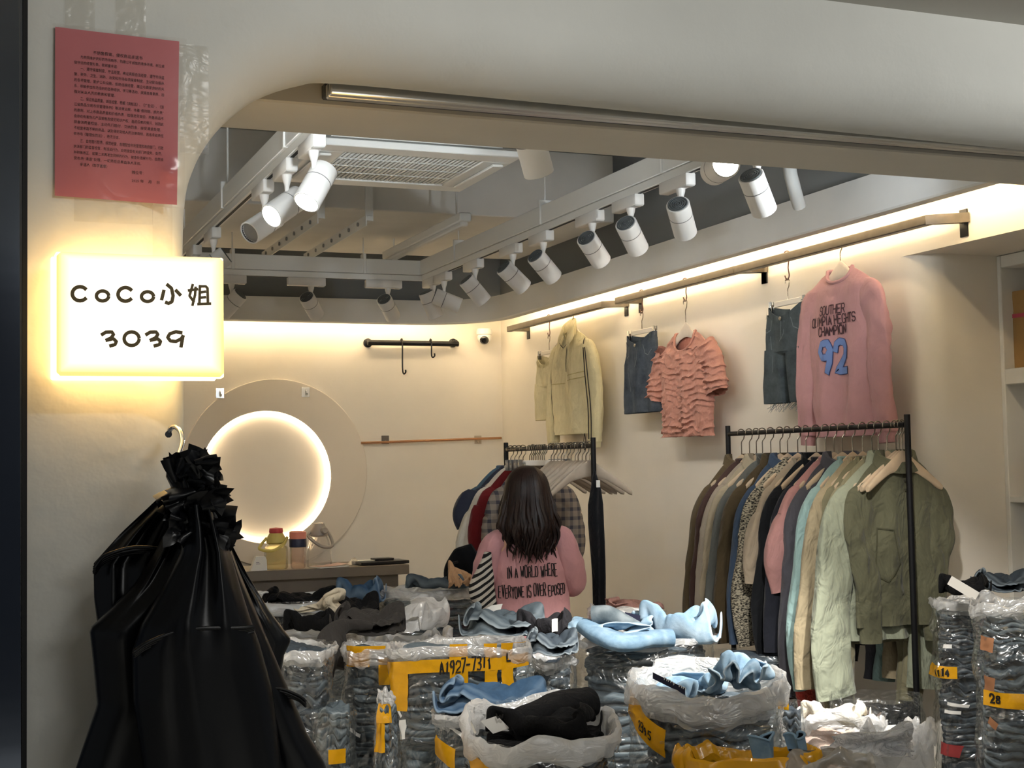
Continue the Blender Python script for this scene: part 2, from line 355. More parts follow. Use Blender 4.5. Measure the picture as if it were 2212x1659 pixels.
# ------------------------------------------------------------------ fallen cloth shapes: 25 x 25 grids, settled beforehand, as steps along each row
_CL = [
174,41,6,0,16,3,-20,15,7,-19,13,13,-22,1,-16,-14,5,-5,-6,17,0,-19,4,-5,-17,8,7,-7,12,24,-20,-1,19,-14,6,14,3,12,1,-18,4,13,0,18,3,10,18,27,19,12,26,9,14,26,5,15,-4,-20,8,-8,-22,3,-18,-2,-5,-31,15,-14,11,19,-4,23,24,-11,2,
158,41,17,6,15,25,-17,13,1,-20,2,-16,-15,11,10,-17,7,-7,-1,9,8,-13,4,12,-12,9,4,-18,5,7,-11,15,11,-16,1,13,-5,12,12,-2,17,18,-16,11,32,13,18,10,-4,16,-1,10,9,14,6,13,-2,5,15,0,-11,10,-15,-14,6,-20,14,-15,-12,18,-19,2,17,-24,1,
147,39,36,-5,14,19,-9,16,9,-15,4,-7,-16,-6,-16,-16,8,16,-9,8,11,7,9,19,-13,11,-7,-10,13,5,-14,13,1,-12,6,22,-9,8,20,-9,13,34,-1,18,9,3,14,14,3,13,-5,-9,12,10,5,15,5,1,15,2,-7,13,-7,9,13,-30,10,-13,-40,14,-25,-7,18,-18,-8,
132,33,59,-7,13,9,-4,14,8,-18,9,13,-22,-13,-18,-19,2,0,-8,16,15,11,16,20,11,12,3,-11,17,-5,-7,19,-3,-12,7,19,-8,9,25,-1,7,26,3,14,8,-1,12,2,-3,11,22,-6,17,-9,-3,11,26,1,17,3,5,18,-19,10,-2,-43,8,-2,-35,4,-17,-10,15,-6,-25,
126,25,85,-2,15,14,-20,2,-7,-15,3,15,-24,-2,-6,-9,13,2,0,14,17,22,11,-4,-15,20,23,-1,16,-5,-5,14,-3,0,17,5,2,9,3,1,12,7,10,0,24,-5,17,3,-8,11,29,-10,18,2,-1,14,-7,7,10,-2,13,15,-22,7,9,-30,-6,-12,-25,-15,0,-21,-5,-11,-18,
135,21,111,-21,2,1,-23,1,6,-22,2,0,-9,13,15,3,17,1,18,19,18,6,20,-2,-8,12,0,-5,16,1,1,9,-32,6,10,15,6,12,-13,3,10,3,-4,12,22,-4,11,33,-6,15,12,-19,4,-20,15,16,-6,12,15,-16,10,14,-15,-3,11,-11,-13,2,-15,-17,-6,-20,-15,-2,-20,
126,7,126,-29,-1,9,-18,8,11,-6,14,4,17,19,-10,1,16,10,10,16,11,-2,17,-6,1,15,-5,-8,8,-24,8,9,-17,3,12,-17,4,17,2,-2,12,19,-6,4,37,-7,17,14,4,18,2,-5,0,-31,0,14,-25,15,15,1,-2,11,-7,-3,14,-8,-15,5,-13,-12,8,-16,-5,6,10,
124,2,161,-24,3,6,-8,16,5,16,13,-23,6,17,12,0,13,-17,1,15,-5,6,15,11,-7,12,-37,-4,6,-24,3,15,-22,9,12,26,0,14,7,-1,16,29,-8,9,35,-5,15,-18,3,12,-9,-1,16,-3,2,0,-35,-3,13,-20,8,18,1,-11,6,-18,0,15,-27,-9,5,3,-3,11,31,
122,4,196,3,14,-8,2,4,-20,7,12,-10,0,13,-11,-1,15,-9,4,17,-7,-4,15,-31,-7,8,-22,5,15,-18,-1,6,29,7,17,13,-4,15,33,-8,11,24,7,14,-9,-10,8,-22,3,14,-9,7,13,3,-2,14,-8,-3,4,-35,-7,16,-28,4,15,-22,-3,11,-23,-10,16,10,0,0,49,
157,16,209,-6,2,-14,6,9,-25,-1,4,-27,-2,17,6,2,18,-24,-3,12,-32,-11,12,-35,7,17,6,2,11,12,0,13,41,-7,9,37,0,17,9,-3,16,11,0,10,-13,6,7,-13,-2,15,5,8,5,-24,-3,15,-9,-11,7,-41,-2,16,-38,1,13,-20,-1,16,4,-9,10,17,-6,13,29,
174,6,214,2,9,-27,2,17,-10,-3,10,-32,-16,1,-33,2,21,-28,8,18,-26,-6,15,11,-4,9,29,15,19,21,-8,6,40,-4,13,20,0,15,-8,-9,12,25,10,12,-6,-2,14,11,10,9,-25,-1,14,-21,-3,-3,-52,-13,13,-26,0,15,-27,-7,12,12,4,11,4,-14,10,14,5,16,-15,
194,4,203,-1,14,-16,-7,3,-32,-6,7,-38,-3,21,-28,5,15,4,-1,17,-1,-15,10,26,4,15,32,1,11,7,13,13,17,-3,14,5,-6,11,28,6,13,17,-2,16,18,8,11,-25,2,13,-18,-2,9,-40,-1,1,-49,-14,15,-8,0,10,-9,-5,13,14,-6,13,1,-2,13,-25,-14,11,10,
211,11,202,-6,10,-17,-2,7,-31,0,7,-36,-11,13,-13,-4,16,14,-5,13,26,-7,10,29,-2,15,16,4,13,-5,-2,9,20,19,14,11,2,15,16,6,16,25,-2,14,-15,2,13,-27,-2,6,-35,-3,10,-27,-2,15,-20,-6,12,-7,-1,10,-6,-2,13,-5,-8,11,2,-7,13,-10,-16,7,-2,
223,15,180,-5,11,18,-1,5,-33,-7,9,-15,-5,13,-6,-7,6,27,0,18,17,-8,12,4,-3,11,-9,9,16,1,3,3,24,22,20,23,-1,16,10,-8,11,-9,7,15,-18,-7,8,-31,1,10,-24,-5,15,-20,3,13,11,-3,14,-1,-4,15,-16,-3,14,-12,-14,6,17,-18,7,10,-13,13,19,
240,18,162,-1,7,32,-8,15,-4,5,6,-26,-8,12,11,-13,12,-1,-1,10,5,-4,15,1,-14,7,-22,16,14,20,-2,17,13,18,7,11,-2,14,1,4,12,-14,-11,8,-32,3,13,-11,9,10,6,-4,15,-5,-3,14,-24,-8,12,-13,6,18,3,-4,12,30,-26,5,18,-18,13,24,-19,5,27,
260,12,160,2,13,13,-3,12,-4,-2,17,3,-17,12,-8,-14,7,-11,-18,9,2,6,14,-1,1,14,-7,14,9,16,-3,13,2,-7,10,-6,12,8,-13,7,11,-4,4,15,-5,-5,7,-19,0,10,-7,9,13,-10,-4,9,-10,5,16,4,-8,10,28,-18,11,34,-25,14,26,-10,16,18,-5,13,20,
286,11,152,-1,14,-4,-17,13,-7,-17,11,2,-13,13,-16,-19,8,1,-9,13,0,-12,15,-2,19,13,0,9,8,3,14,6,-6,-10,10,-14,10,10,3,9,12,9,4,11,-11,6,12,-14,3,15,-12,14,13,-24,-2,12,19,-6,10,21,-18,9,31,-17,5,42,-15,17,23,-5,18,6,-4,15,0,
280,1,140,2,17,-23,-30,14,-4,-17,17,-12,-11,4,17,2,18,-15,-10,16,-3,-19,8,-6,12,15,-3,19,3,-3,10,8,-12,14,10,8,3,6,32,8,14,-11,9,16,2,7,13,-22,10,13,-3,11,18,-5,-4,16,0,-15,3,32,-15,4,34,-9,13,18,-15,12,9,-6,10,5,-5,21,3,
256,6,118,-7,9,-29,-20,19,-11,-14,7,15,-8,16,3,10,13,-15,-10,7,-5,3,13,-21,5,14,-7,20,1,9,18,7,8,13,6,29,6,16,13,6,16,11,16,14,-7,-4,18,6,8,11,-10,-5,14,2,-2,12,1,2,16,11,-8,9,15,-13,10,4,-11,11,15,-11,9,31,0,15,-8,
231,2,71,-20,12,21,-1,12,-14,-1,11,-11,2,14,-2,6,10,-11,-4,8,-19,6,13,-14,11,11,14,6,3,35,17,5,28,10,9,17,15,18,14,16,16,2,-1,20,12,-5,13,-7,-7,12,3,-10,11,-8,7,14,14,8,16,3,9,16,5,-12,7,19,-15,4,12,-9,14,18,-7,15,7,
196,2,48,-6,7,22,12,13,-10,-6,12,-2,2,13,-13,7,8,-26,18,7,-13,17,12,22,-4,6,45,-3,10,39,8,15,17,20,2,10,15,14,10,7,18,12,-17,11,-10,-6,16,7,-1,14,12,10,15,-4,14,12,-2,0,16,11,-10,13,9,2,5,31,-15,13,7,-3,14,13,14,12,-21,
180,2,27,-6,11,21,12,11,-1,5,10,-16,19,4,0,16,9,-13,15,8,8,4,7,52,12,21,33,-1,7,16,-15,4,24,8,12,16,12,10,5,0,12,20,-12,12,-3,5,16,4,16,13,-2,11,17,-3,-7,16,6,-21,12,-5,-8,5,35,-4,13,9,5,14,10,23,10,3,10,23,-1,
182,5,0,-2,8,20,8,9,1,17,6,-15,26,3,17,15,8,21,15,14,42,7,16,10,12,11,17,-8,6,28,-11,3,23,-11,3,24,4,12,22,1,14,6,-4,18,6,5,19,-4,12,13,4,-1,15,-6,-18,12,8,-25,11,9,-5,14,17,17,7,19,5,15,0,18,9,5,13,12,3,
196,0,16,9,10,-5,8,7,24,21,-1,-15,22,11,29,18,15,38,4,9,22,-8,12,26,17,5,-2,-2,11,22,-10,4,27,-3,7,24,-4,12,17,2,18,20,6,18,-14,4,18,-7,-12,10,23,-9,17,0,-21,5,9,-21,8,10,6,11,7,18,11,3,12,8,2,13,7,-11,7,2,22,
202,8,43,6,-8,-14,29,2,18,35,5,15,22,19,15,2,13,11,-3,9,27,-15,0,27,12,11,20,-1,8,12,4,10,21,-6,18,-1,3,18,24,8,15,23,-2,15,15,-3,10,-13,-14,11,14,-20,11,15,-11,14,4,-16,2,18,-8,19,6,19,0,-7,20,-2,-16,12,5,-19,2,16,-4,
113,0,162,3,6,-26,-9,9,-12,6,12,16,-13,8,-9,-5,10,-10,3,12,15,-5,14,21,-19,11,6,-16,9,16,-9,16,2,2,1,-27,6,14,-9,10,13,-31,14,-2,-25,-9,6,-22,-9,-5,-10,-16,4,-10,0,15,-9,-7,7,-16,-11,8,-1,0,16,-21,-12,17,9,-5,17,-1,-12,5,5,
103,6,170,12,2,-8,5,7,-22,3,9,-23,4,13,-1,-6,8,-9,-10,15,2,-15,14,21,-9,13,33,-14,9,0,1,12,0,5,19,-4,3,16,-16,2,3,-24,-2,0,-26,-2,2,-24,-10,0,-16,-3,-11,-28,-10,9,-22,-9,16,-2,-6,18,21,-12,19,6,1,16,-21,-9,12,2,-14,8,4,
118,6,208,-3,11,-22,11,6,-33,14,1,-25,1,11,-15,-8,17,3,-18,17,8,-14,15,12,-4,11,8,-2,8,1,-1,13,-24,2,17,-6,4,14,10,-7,9,-9,1,-2,-28,-4,-1,-30,-6,0,-33,-10,-7,-4,-11,9,-3,-4,25,9,-5,24,5,-9,15,-2,-11,12,-11,-3,8,-12,-9,8,-3,
140,9,231,-14,9,-20,7,3,-41,7,10,-9,-2,14,-7,-21,10,4,-11,17,3,7,13,-3,1,14,-12,-6,13,0,4,7,-19,-3,15,-3,4,11,-16,-5,16,-1,-1,-2,-30,-6,1,-33,-15,5,-18,-17,-4,27,-21,12,6,-1,26,6,-1,14,-9,-2,17,-6,-11,5,-9,-2,15,-5,-8,11,-20,
141,20,248,-5,6,-36,-6,7,-8,-6,8,-8,-1,19,4,-1,16,-13,-10,2,6,-9,10,-12,6,14,-5,7,13,-6,-11,12,-7,8,11,-8,5,12,-26,3,16,-26,-13,7,-27,-15,1,-7,-16,0,4,-18,16,8,-18,3,18,-10,16,-17,10,13,-10,-15,-1,-16,-9,12,-6,-7,13,-13,3,15,-3,
153,21,227,-4,13,6,-10,12,5,1,14,-2,-5,9,-17,-2,14,-11,-9,6,5,-14,6,6,-8,12,1,2,13,-1,0,11,-13,1,14,-29,6,13,-26,-3,11,-24,-6,11,-13,-22,2,-2,-16,8,4,-10,12,-1,-12,7,5,-7,8,-22,-6,11,-10,-10,-1,-13,-12,10,-11,-5,14,-10,5,16,-20,
155,26,194,1,14,27,-2,12,12,-1,15,6,-12,7,-13,-6,11,12,-3,15,8,-12,2,26,-7,12,-6,-12,11,-4,-6,12,-33,3,10,-36,1,12,-25,-4,12,-16,-16,5,4,-11,12,-5,-3,15,-7,-4,4,-23,-9,9,7,-11,8,-19,-7,11,-12,-13,6,-8,0,7,-17,3,18,-12,11,22,0,
168,25,186,-3,17,13,-1,14,4,-8,9,-4,1,14,21,-7,12,27,-6,10,27,-9,10,26,-12,12,-7,-9,9,-33,-11,13,-25,-13,9,-22,0,10,-22,-9,9,-6,0,13,-14,-5,8,-1,5,7,-31,-9,11,-11,-12,12,-12,-11,9,-5,-10,9,0,-4,13,-17,10,3,-36,9,21,-11,3,20,-8,
163,25,142,6,13,9,-2,15,9,0,17,18,-14,16,22,1,15,36,0,12,25,-14,6,7,-10,10,-21,-8,15,-7,-8,8,-20,-12,9,-4,-10,10,0,1,13,-21,-8,9,-5,5,15,-5,-5,6,-22,-2,8,-32,-14,6,-4,-7,12,-13,-3,10,-23,4,14,-13,7,10,-40,-2,11,-20,-1,8,17,
163,26,96,-10,12,11,-1,17,25,5,21,27,2,18,27,-11,13,18,5,11,11,-9,6,0,-7,11,-12,-8,11,4,-7,12,6,-7,11,-10,-4,10,-9,-4,10,-14,4,11,-14,-9,10,-1,-10,15,2,-3,4,-28,-6,1,-32,-1,13,-11,3,12,-20,-5,10,-7,4,9,-26,-3,13,-10,-7,13,-1,
171,36,100,-10,11,-13,-7,22,20,6,15,31,-3,14,15,0,12,3,-1,8,4,2,12,16,-9,11,6,-7,9,1,-5,14,2,-11,7,-28,1,13,-17,0,7,8,-13,8,-12,0,15,17,-10,16,5,-10,10,-16,2,1,-33,9,5,-19,-2,14,-14,-10,13,7,-5,6,-8,0,4,-14,0,12,-18,
177,51,125,-1,12,-6,-6,10,12,0,15,-10,1,11,9,-8,11,-12,-6,12,11,-1,11,17,2,13,12,-9,12,-5,-16,2,-29,2,17,-21,-5,11,-2,5,9,19,-11,6,1,-6,14,7,-8,7,7,-2,11,-15,-1,13,2,2,10,-13,-10,8,12,-8,13,-2,3,9,-17,4,2,-33,-13,7,0,
198,70,143,-10,4,11,-11,6,12,-2,11,-14,7,10,-18,1,13,-6,-4,12,16,-11,8,1,-4,14,-17,-12,8,-15,-11,9,-13,2,13,-21,2,14,11,-2,12,20,-8,5,31,-7,11,-4,-5,11,2,-7,8,-8,8,13,2,-8,14,23,-7,11,2,-3,6,-22,1,-1,-33,0,5,-26,-4,11,-17,
206,71,152,-5,13,6,-11,7,11,-7,6,20,5,14,-3,11,7,-18,-6,10,0,-19,13,4,-5,17,-38,-6,8,-36,-6,5,19,-4,12,-1,8,17,-5,-3,13,8,-14,6,14,-4,5,20,-8,10,8,-12,15,21,20,10,1,-11,10,3,-5,6,-19,0,5,-39,-7,5,-28,1,-2,-26,-5,-1,-23,
218,69,161,-8,11,22,-3,9,18,8,12,15,-9,7,17,3,12,-32,-7,14,-34,-17,17,12,0,5,-37,-3,13,-18,-1,15,6,-9,2,21,-2,13,-8,-12,9,8,1,16,-4,-8,11,29,-7,12,35,-10,16,29,6,7,-29,3,4,-30,-13,12,-15,-9,6,-28,4,1,-38,-2,0,-27,1,-5,-26,
215,82,146,7,0,41,3,5,31,3,11,17,-5,13,8,-11,12,-25,-5,16,-23,-6,14,-16,-4,11,0,5,9,-18,-8,7,6,-6,14,-1,-6,13,-6,-8,9,17,-5,14,21,-8,15,25,-8,12,23,-3,12,-7,-5,13,-24,1,4,-39,-4,4,-27,-4,3,-25,-3,6,-26,5,-2,-30,-3,1,-33,
215,88,127,15,0,43,7,2,35,5,15,8,-10,8,-7,-11,13,-11,-3,14,13,-6,13,3,-1,14,-7,1,12,-17,-4,6,-24,-7,10,10,-8,15,10,-6,13,31,-10,12,32,-6,14,2,-1,13,-2,-4,11,-30,-5,5,-31,-3,9,-28,-5,1,-30,-8,-2,-20,1,1,-35,5,-1,-30,2,-4,-38,
214,99,124,16,0,18,8,3,16,6,9,6,-10,12,5,-5,12,7,-10,10,6,9,11,18,-1,14,-3,1,12,-24,-8,12,-7,-12,8,0,-2,10,44,-11,19,6,-3,14,26,-7,3,-20,-2,13,-18,1,16,-26,-12,0,-18,-7,1,-25,-10,-2,-22,2,-4,-45,-16,-5,-18,1,-2,-36,12,2,4,
217,102,90,3,11,16,13,7,13,15,4,14,-1,7,20,-7,9,5,1,11,9,0,16,-7,9,11,3,-9,7,-17,-10,10,1,-12,15,25,-8,11,16,1,10,20,-3,12,-12,-7,10,-15,-3,14,-6,-12,-1,-16,-6,7,-22,-15,-7,-16,-8,-8,-30,-20,-4,-19,-3,-3,-33,15,0,-24,15,11,-12,
234,102,76,-5,10,11,7,10,9,9,9,13,12,6,19,6,12,5,1,15,-10,6,8,17,-7,11,-6,-8,11,-3,-9,4,27,-13,11,7,-3,16,-1,-3,8,-3,-4,9,-4,-5,14,1,-12,7,-7,-12,0,-4,-17,-7,-14,-12,-9,-22,-11,-3,-18,-11,-3,-26,13,12,-12,16,9,-16,7,3,-21,
236,91,96,8,9,6,5,13,11,8,11,-13,15,17,-7,7,20,2,9,18,2,-6,6,20,-5,2,23,-11,16,-8,-3,3,21,-10,10,-8,-2,7,-10,-11,7,-5,-14,9,-2,-9,13,5,-9,3,-2,-17,0,0,-11,-17,0,-11,-8,-21,-5,3,-27,9,10,-23,11,12,-14,11,12,3,1,0,-34,
246,76,142,3,15,7,12,12,-13,6,22,-10,19,16,-14,8,16,-4,6,16,0,0,16,18,-15,6,6,-4,12,-6,0,7,23,-10,8,-3,-8,6,-26,-12,13,4,-16,9,5,-15,1,-18,-15,8,1,-9,-8,-8,-5,-13,4,-4,-6,-20,5,-5,-26,3,9,-32,8,16,-8,6,9,8,3,12,1,
250,67,196,0,17,-8,10,20,-22,11,22,-14,11,17,-8,6,10,3,-2,14,2,3,14,9,-3,14,1,2,9,-2,3,16,3,-16,14,-5,-17,11,-7,-7,13,-21,-13,3,-16,-15,3,2,-16,1,-11,-18,-2,-11,9,-11,-11,9,-6,-13,6,-7,-17,4,-7,-26,-2,13,-22,2,11,8,6,10,22,
260,71,189,-1,16,20,5,16,-15,7,16,-10,3,15,6,-7,13,-8,-1,17,-8,4,16,-5,2,14,8,-1,14,7,-11,17,-5,-9,18,10,-12,11,-18,-2,9,-19,1,9,-23,-10,4,-19,-16,5,-8,-2,-6,-20,3,-7,-18,9,-10,6,2,-15,-17,11,-8,-30,-4,5,-19,-2,12,23,-7,6,2,
278,85,190,-8,6,1,0,10,24,-11,11,-4,-2,16,5,6,18,2,5,18,-18,-10,12,-9,-8,17,7,-12,18,3,-10,19,12,-6,16,-3,4,11,-17,2,11,-20,-4,7,-29,4,14,-13,2,5,-27,-5,-4,-28,1,-10,-21,12,-16,0,8,-16,-7,1,-14,-11,-3,10,-31,-7,4,12,-8,7,30,
165,0,102,-4,19,-28,1,20,-31,6,31,8,-8,33,-2,2,24,5,-12,21,5,-5,11,26,-10,8,15,1,-5,8,-2,-19,8,-9,-10,13,-11,7,-10,-2,11,-8,-10,10,1,-5,9,12,-1,12,7,-2,14,7,-2,16,10,3,8,-12,-14,13,5,-20,17,-4,-22,6,12,-24,3,17,-12,8,-19,
181,16,90,-9,-2,-25,-16,26,-5,-5,28,-1,0,32,5,3,29,1,9,27,8,-6,26,13,-4,1,22,-2,1,12,-7,-15,11,-4,-17,12,-11,7,-9,-7,5,8,-2,8,-4,-7,5,14,-3,9,11,-1,12,-3,-6,8,5,1,17,-7,-10,18,-8,-21,10,-1,-24,5,15,-24,10,10,-25,7,-11,
175,33,82,7,5,-15,-15,18,1,-18,20,7,-10,31,5,8,31,6,17,26,11,8,23,3,-4,15,19,-3,-3,17,-8,1,9,-4,-22,7,-11,0,-1,-6,3,7,-3,7,7,-4,2,11,-3,7,12,-7,8,1,-4,2,-5,-11,11,-7,-9,16,-14,-15,28,-1,-22,12,-5,-27,1,-1,-24,8,8,
159,38,88,13,15,0,2,23,-9,-14,19,3,-12,25,17,-2,23,14,15,26,11,21,19,5,4,21,9,-9,2,14,-6,-5,14,-10,1,1,-5,-11,1,-5,-4,12,-4,21,2,-1,-4,17,-4,0,11,-9,8,-1,-16,-13,2,-14,14,-17,-19,3,-21,-12,31,-4,-11,27,3,-21,10,-19,-23,1,-10,
154,48,110,-3,19,-12,12,19,0,5,27,-14,-8,24,12,0,14,28,6,19,25,16,21,8,17,17,1,-5,4,22,-6,8,-2,-10,2,5,-8,-4,6,-2,-12,10,-5,14,6,-4,7,10,-5,-4,12,-11,-8,10,-19,5,-12,-20,1,-17,-18,9,-19,-24,4,-15,-8,29,9,-13,24,-4,-17,10,-11,
171,75,113,-18,12,6,-2,20,-3,11,17,-8,9,22,-6,3,16,20,6,10,35,4,18,23,21,20,3,6,9,10,-8,5,15,-5,5,-3,-11,7,1,-3,-13,11,-5,12,15,-2,4,1,-9,-6,10,-15,-3,3,-19,2,-25,-21,2,-13,-25,2,-10,-21,0,-9,-16,11,8,-13,18,-1,-13,22,-5,
179,100,95,-8,8,20,-6,13,15,1,16,6,11,12,-11,14,16,8,6,18,19,4,8,31,8,13,23,13,16,0,0,3,16,-11,5,11,-8,16,-7,-1,-10,14,-4,10,14,-10,9,3,-9,-2,-1,-19,-1,-3,-20,-6,-24,-20,0,-18,-21,6,-9,-21,2,-4,-17,3,7,-15,8,8,-16,10,-4,
186,120,91,-6,12,11,10,1,16,3,-1,18,-4,13,20,8,16,5,13,15,9,-5,7,26,17,21,-6,15,10,20,1,18,7,-7,2,20,-7,13,-9,-7,-1,17,0,-5,25,-13,19,3,-18,11,-8,-19,-12,-25,-16,-7,-24,-20,-1,-16,-18,1,-15,-21,9,-1,-13,8,17,-14,4,6,-16,10,-1,
180,132,77,12,12,15,6,8,19,15,-8,17,1,5,22,2,6,28,1,12,22,10,20,-6,0,8,24,20,18,-1,0,12,21,1,13,15,1,9,-14,-8,1,16,-9,9,10,-13,9,0,-19,6,-17,-26,1,-11,-18,-8,-8,-18,1,-10,-16,1,-12,-10,2,-19,-11,10,15,-18,9,-1,-17,0,-12,
177,147,71,13,14,22,17,3,16,8,0,27,10,-1,22,9,3,20,4,6,22,2,6,16,2,14,13,7,15,17,14,24,12,-5,8,23,6,13,-18,-7,9,8,-10,6,-1,-18,3,-15,-21,1,-19,-19,4,-4,-15,-3,-15,-15,5,-2,-18,4,-10,-9,-13,-13,-12,20,-1,-20,8,-7,-17,-4,-8,
174,163,64,17,10,20,11,3,33,15,1,16,6,12,32,17,-8,14,13,-15,17,8,8,28,4,13,23,4,24,10,8,12,22,1,23,21,-3,11,-8,-4,12,-6,-15,13,-3,-20,2,-20,-13,0,-24,-17,8,-7,-14,-6,-17,-17,8,1,-18,2,-14,-11,-25,-14,-19,2,-11,-17,13,-9,-16,-5,13,
168,180,55,14,3,31,12,7,30,16,4,22,22,-8,16,11,8,16,12,-10,16,12,-1,21,12,14,26,9,19,22,-3,22,8,9,17,26,-3,21,9,-9,1,-22,-15,3,-9,-16,12,-9,-12,2,-21,-15,3,-18,-20,-1,-12,-20,-6,-9,-14,3,-11,-20,1,-12,-15,-8,-8,-21,-11,-4,-23,4,-3,
164,199,44,20,-4,19,12,-2,25,14,2,33,20,-2,13,13,-16,18,15,0,22,4,17,25,3,15,24,12,19,18,11,26,17,11,14,19,1,20,14,-16,7,-10,-14,-6,-27,-12,-13,-8,-15,3,-11,-13,3,-24,-21,0,-10,-23,-3,-9,-19,-1,-11,-16,3,-20,-19,1,-16,-21,-10,0,-19,-2,5,
156,218,49,18,-11,21,22,-5,10,17,-6,23,13,-13,14,20,-4,25,19,-11,22,12,16,30,-9,31,18,-2,21,22,10,21,16,15,13,6,6,12,7,-6,16,-5,-19,-2,-19,-14,-26,-10,-21,-6,0,-18,6,-11,-17,-4,-26,-19,2,-13,-23,-6,-7,-16,2,-19,-23,2,-13,-19,0,-15,-21,-8,4,
156,239,51,19,-16,10,20,-2,24,20,-26,3,18,-8,21,15,-22,20,17,12,25,15,20,28,1,11,35,-9,28,7,7,11,6,13,13,3,5,17,2,-14,4,3,-6,10,-22,-21,-7,-3,-18,-22,-4,-27,-7,5,-21,4,-7,-11,-8,-28,-22,-4,-20,-27,3,-1,-13,-2,-20,-25,-6,-12,-17,9,-19,
159,237,34,21,-8,19,23,-10,11,18,-13,21,16,-30,12,19,4,24,19,4,27,16,9,27,0,18,24,-8,14,9,-9,15,-2,15,7,0,-1,22,-2,-14,-7,11,-11,4,-8,-8,14,-14,-17,-8,1,-18,-24,7,-25,-2,-1,-27,-1,-8,-22,-8,-22,-17,-2,-24,-18,-3,-21,-18,1,-20,-21,0,-10,
163,229,20,18,-15,16,23,-13,19,24,0,17,13,-5,24,14,-4,25,17,0,17,14,11,12,-2,14,19,-10,-1,11,-12,2,11,12,18,-9,1,22,-5,-14,-7,8,-13,-11,11,-9,17,-13,-10,14,-6,-14,-10,9,-15,-19,-2,-22,-6,-6,-22,-7,-19,-22,4,-36,-22,8,-14,-19,2,-15,-21,1,-12,
174,240,16,20,-19,16,18,-23,7,20,-13,20,17,8,27,10,7,21,1,3,20,14,3,-1,-6,8,20,-4,7,6,-9,-16,14,-1,21,10,4,17,-17,-12,10,7,-12,-20,5,-12,-2,7,-7,18,-7,-10,18,-7,-10,-18,9,-12,-19,-13,-20,-7,-20,-18,16,-7,-25,6,-31,-22,1,-20,-21,-1,-19,
180,241,36,20,-7,3,19,-17,4,16,-17,4,13,3,17,8,4,18,9,5,9,-13,8,16,12,11,4,-9,6,17,-7,-24,12,-8,0,20,3,17,-7,-11,16,-8,-16,-1,4,-5,-16,-5,-7,3,10,-8,13,-5,-10,9,3,-11,-9,-5,-9,-4,-12,-21,3,-20,-20,6,-12,-22,5,-21,-22,7,-12,
178,252,41,19,-10,6,18,-11,5,14,-10,12,12,3,-6,5,-3,-4,11,8,7,-1,10,14,0,7,11,-4,1,18,-7,-20,11,-12,-15,12,-2,14,4,-2,16,-1,-14,5,-1,-13,2,-10,-5,-6,4,-10,7,3,-4,4,4,-10,1,4,-15,-1,-8,-16,10,-4,-13,-5,-23,-18,-2,-17,-21,-1,-25,
174,261,40,16,-9,14,17,-3,1,14,-6,10,14,6,-1,5,-1,-21,10,-1,-7,5,11,17,-5,5,18,-3,-2,23,-9,-15,13,-6,-20,-10,-12,2,8,1,24,1,-10,12,7,-17,-6,-17,-7,8,0,-9,-5,7,-3,14,12,-9,-11,-5,-8,-2,3,-13,-3,-8,-17,7,-13,-15,2,-12,-22,1,-16,
175,262,13,10,2,16,14,-3,8,14,3,4,9,7,13,11,6,-5,11,1,-10,16,-7,-11,-5,12,24,-10,-2,24,-10,-9,23,-3,-20,-13,-14,-9,-3,-11,7,3,-8,26,-8,-16,7,0,-13,-15,-6,0,17,9,-11,-1,6,-6,-7,2,-3,-10,-1,-14,15,12,-12,-7,-12,-17,5,-7,-13,4,-15,
185,240,10,2,12,-4,8,-1,11,12,5,8,10,-5,-3,7,11,-2,2,14,-4,15,-3,-2,11,17,15,-10,7,26,-11,-9,21,-7,-9,3,-10,-9,-2,-12,-7,-12,-16,11,-10,-11,15,-1,-13,0,-4,-11,6,5,-5,-15,-2,-8,6,8,-1,-4,7,-12,6,3,-5,-15,-6,-15,16,-1,-14,9,1,
182,213,14,9,7,-5,6,2,-6,11,-2,17,6,7,-13,8,6,4,4,20,-11,10,11,10,12,16,-4,-9,18,16,-12,-4,19,-11,-3,17,-12,0,1,-9,-12,-22,-17,9,-4,-13,-10,-4,-14,8,-2,-10,14,-1,-11,-13,1,-7,-3,4,-5,8,10,-7,-6,6,-5,-17,-9,-15,5,8,-9,19,3,
177,187,11,8,4,13,6,-1,-15,9,-4,-3,14,8,-2,12,10,5,7,22,-1,9,19,1,11,20,-1,-10,26,-8,-19,4,9,-12,-5,13,-7,2,5,-12,6,-8,-20,-4,-11,-18,-6,1,-14,-18,1,-6,12,-8,-4,15,2,-14,-6,-4,-11,5,10,-9,2,15,-4,-12,-5,-14,-2,5,-14,-4,10,
190,108,159,-12,-12,-33,-13,-23,-11,-5,20,-6,-6,20,-21,-14,18,-7,-5,15,-9,10,-2,-29,-5,9,-10,-15,-2,5,-12,9,1,2,6,-23,-11,12,-6,-3,16,-3,-8,6,26,14,9,-15,5,9,-4,-8,6,22,-3,-5,28,-11,3,13,-17,9,-14,-20,12,11,-8,28,-5,-24,10,8,-21,8,-15,
195,117,127,-11,-20,-9,-13,-18,-9,-11,6,-20,-9,25,-19,-3,19,4,2,19,-2,-1,14,-5,2,3,-13,-14,2,8,-3,7,-16,-12,2,12,-4,7,-15,0,10,-8,-6,6,30,9,13,-9,7,9,-13,-7,7,17,-5,6,-7,-11,-2,25,-23,6,-2,-19,6,-21,-19,14,0,-14,24,7,-20,14,-3,
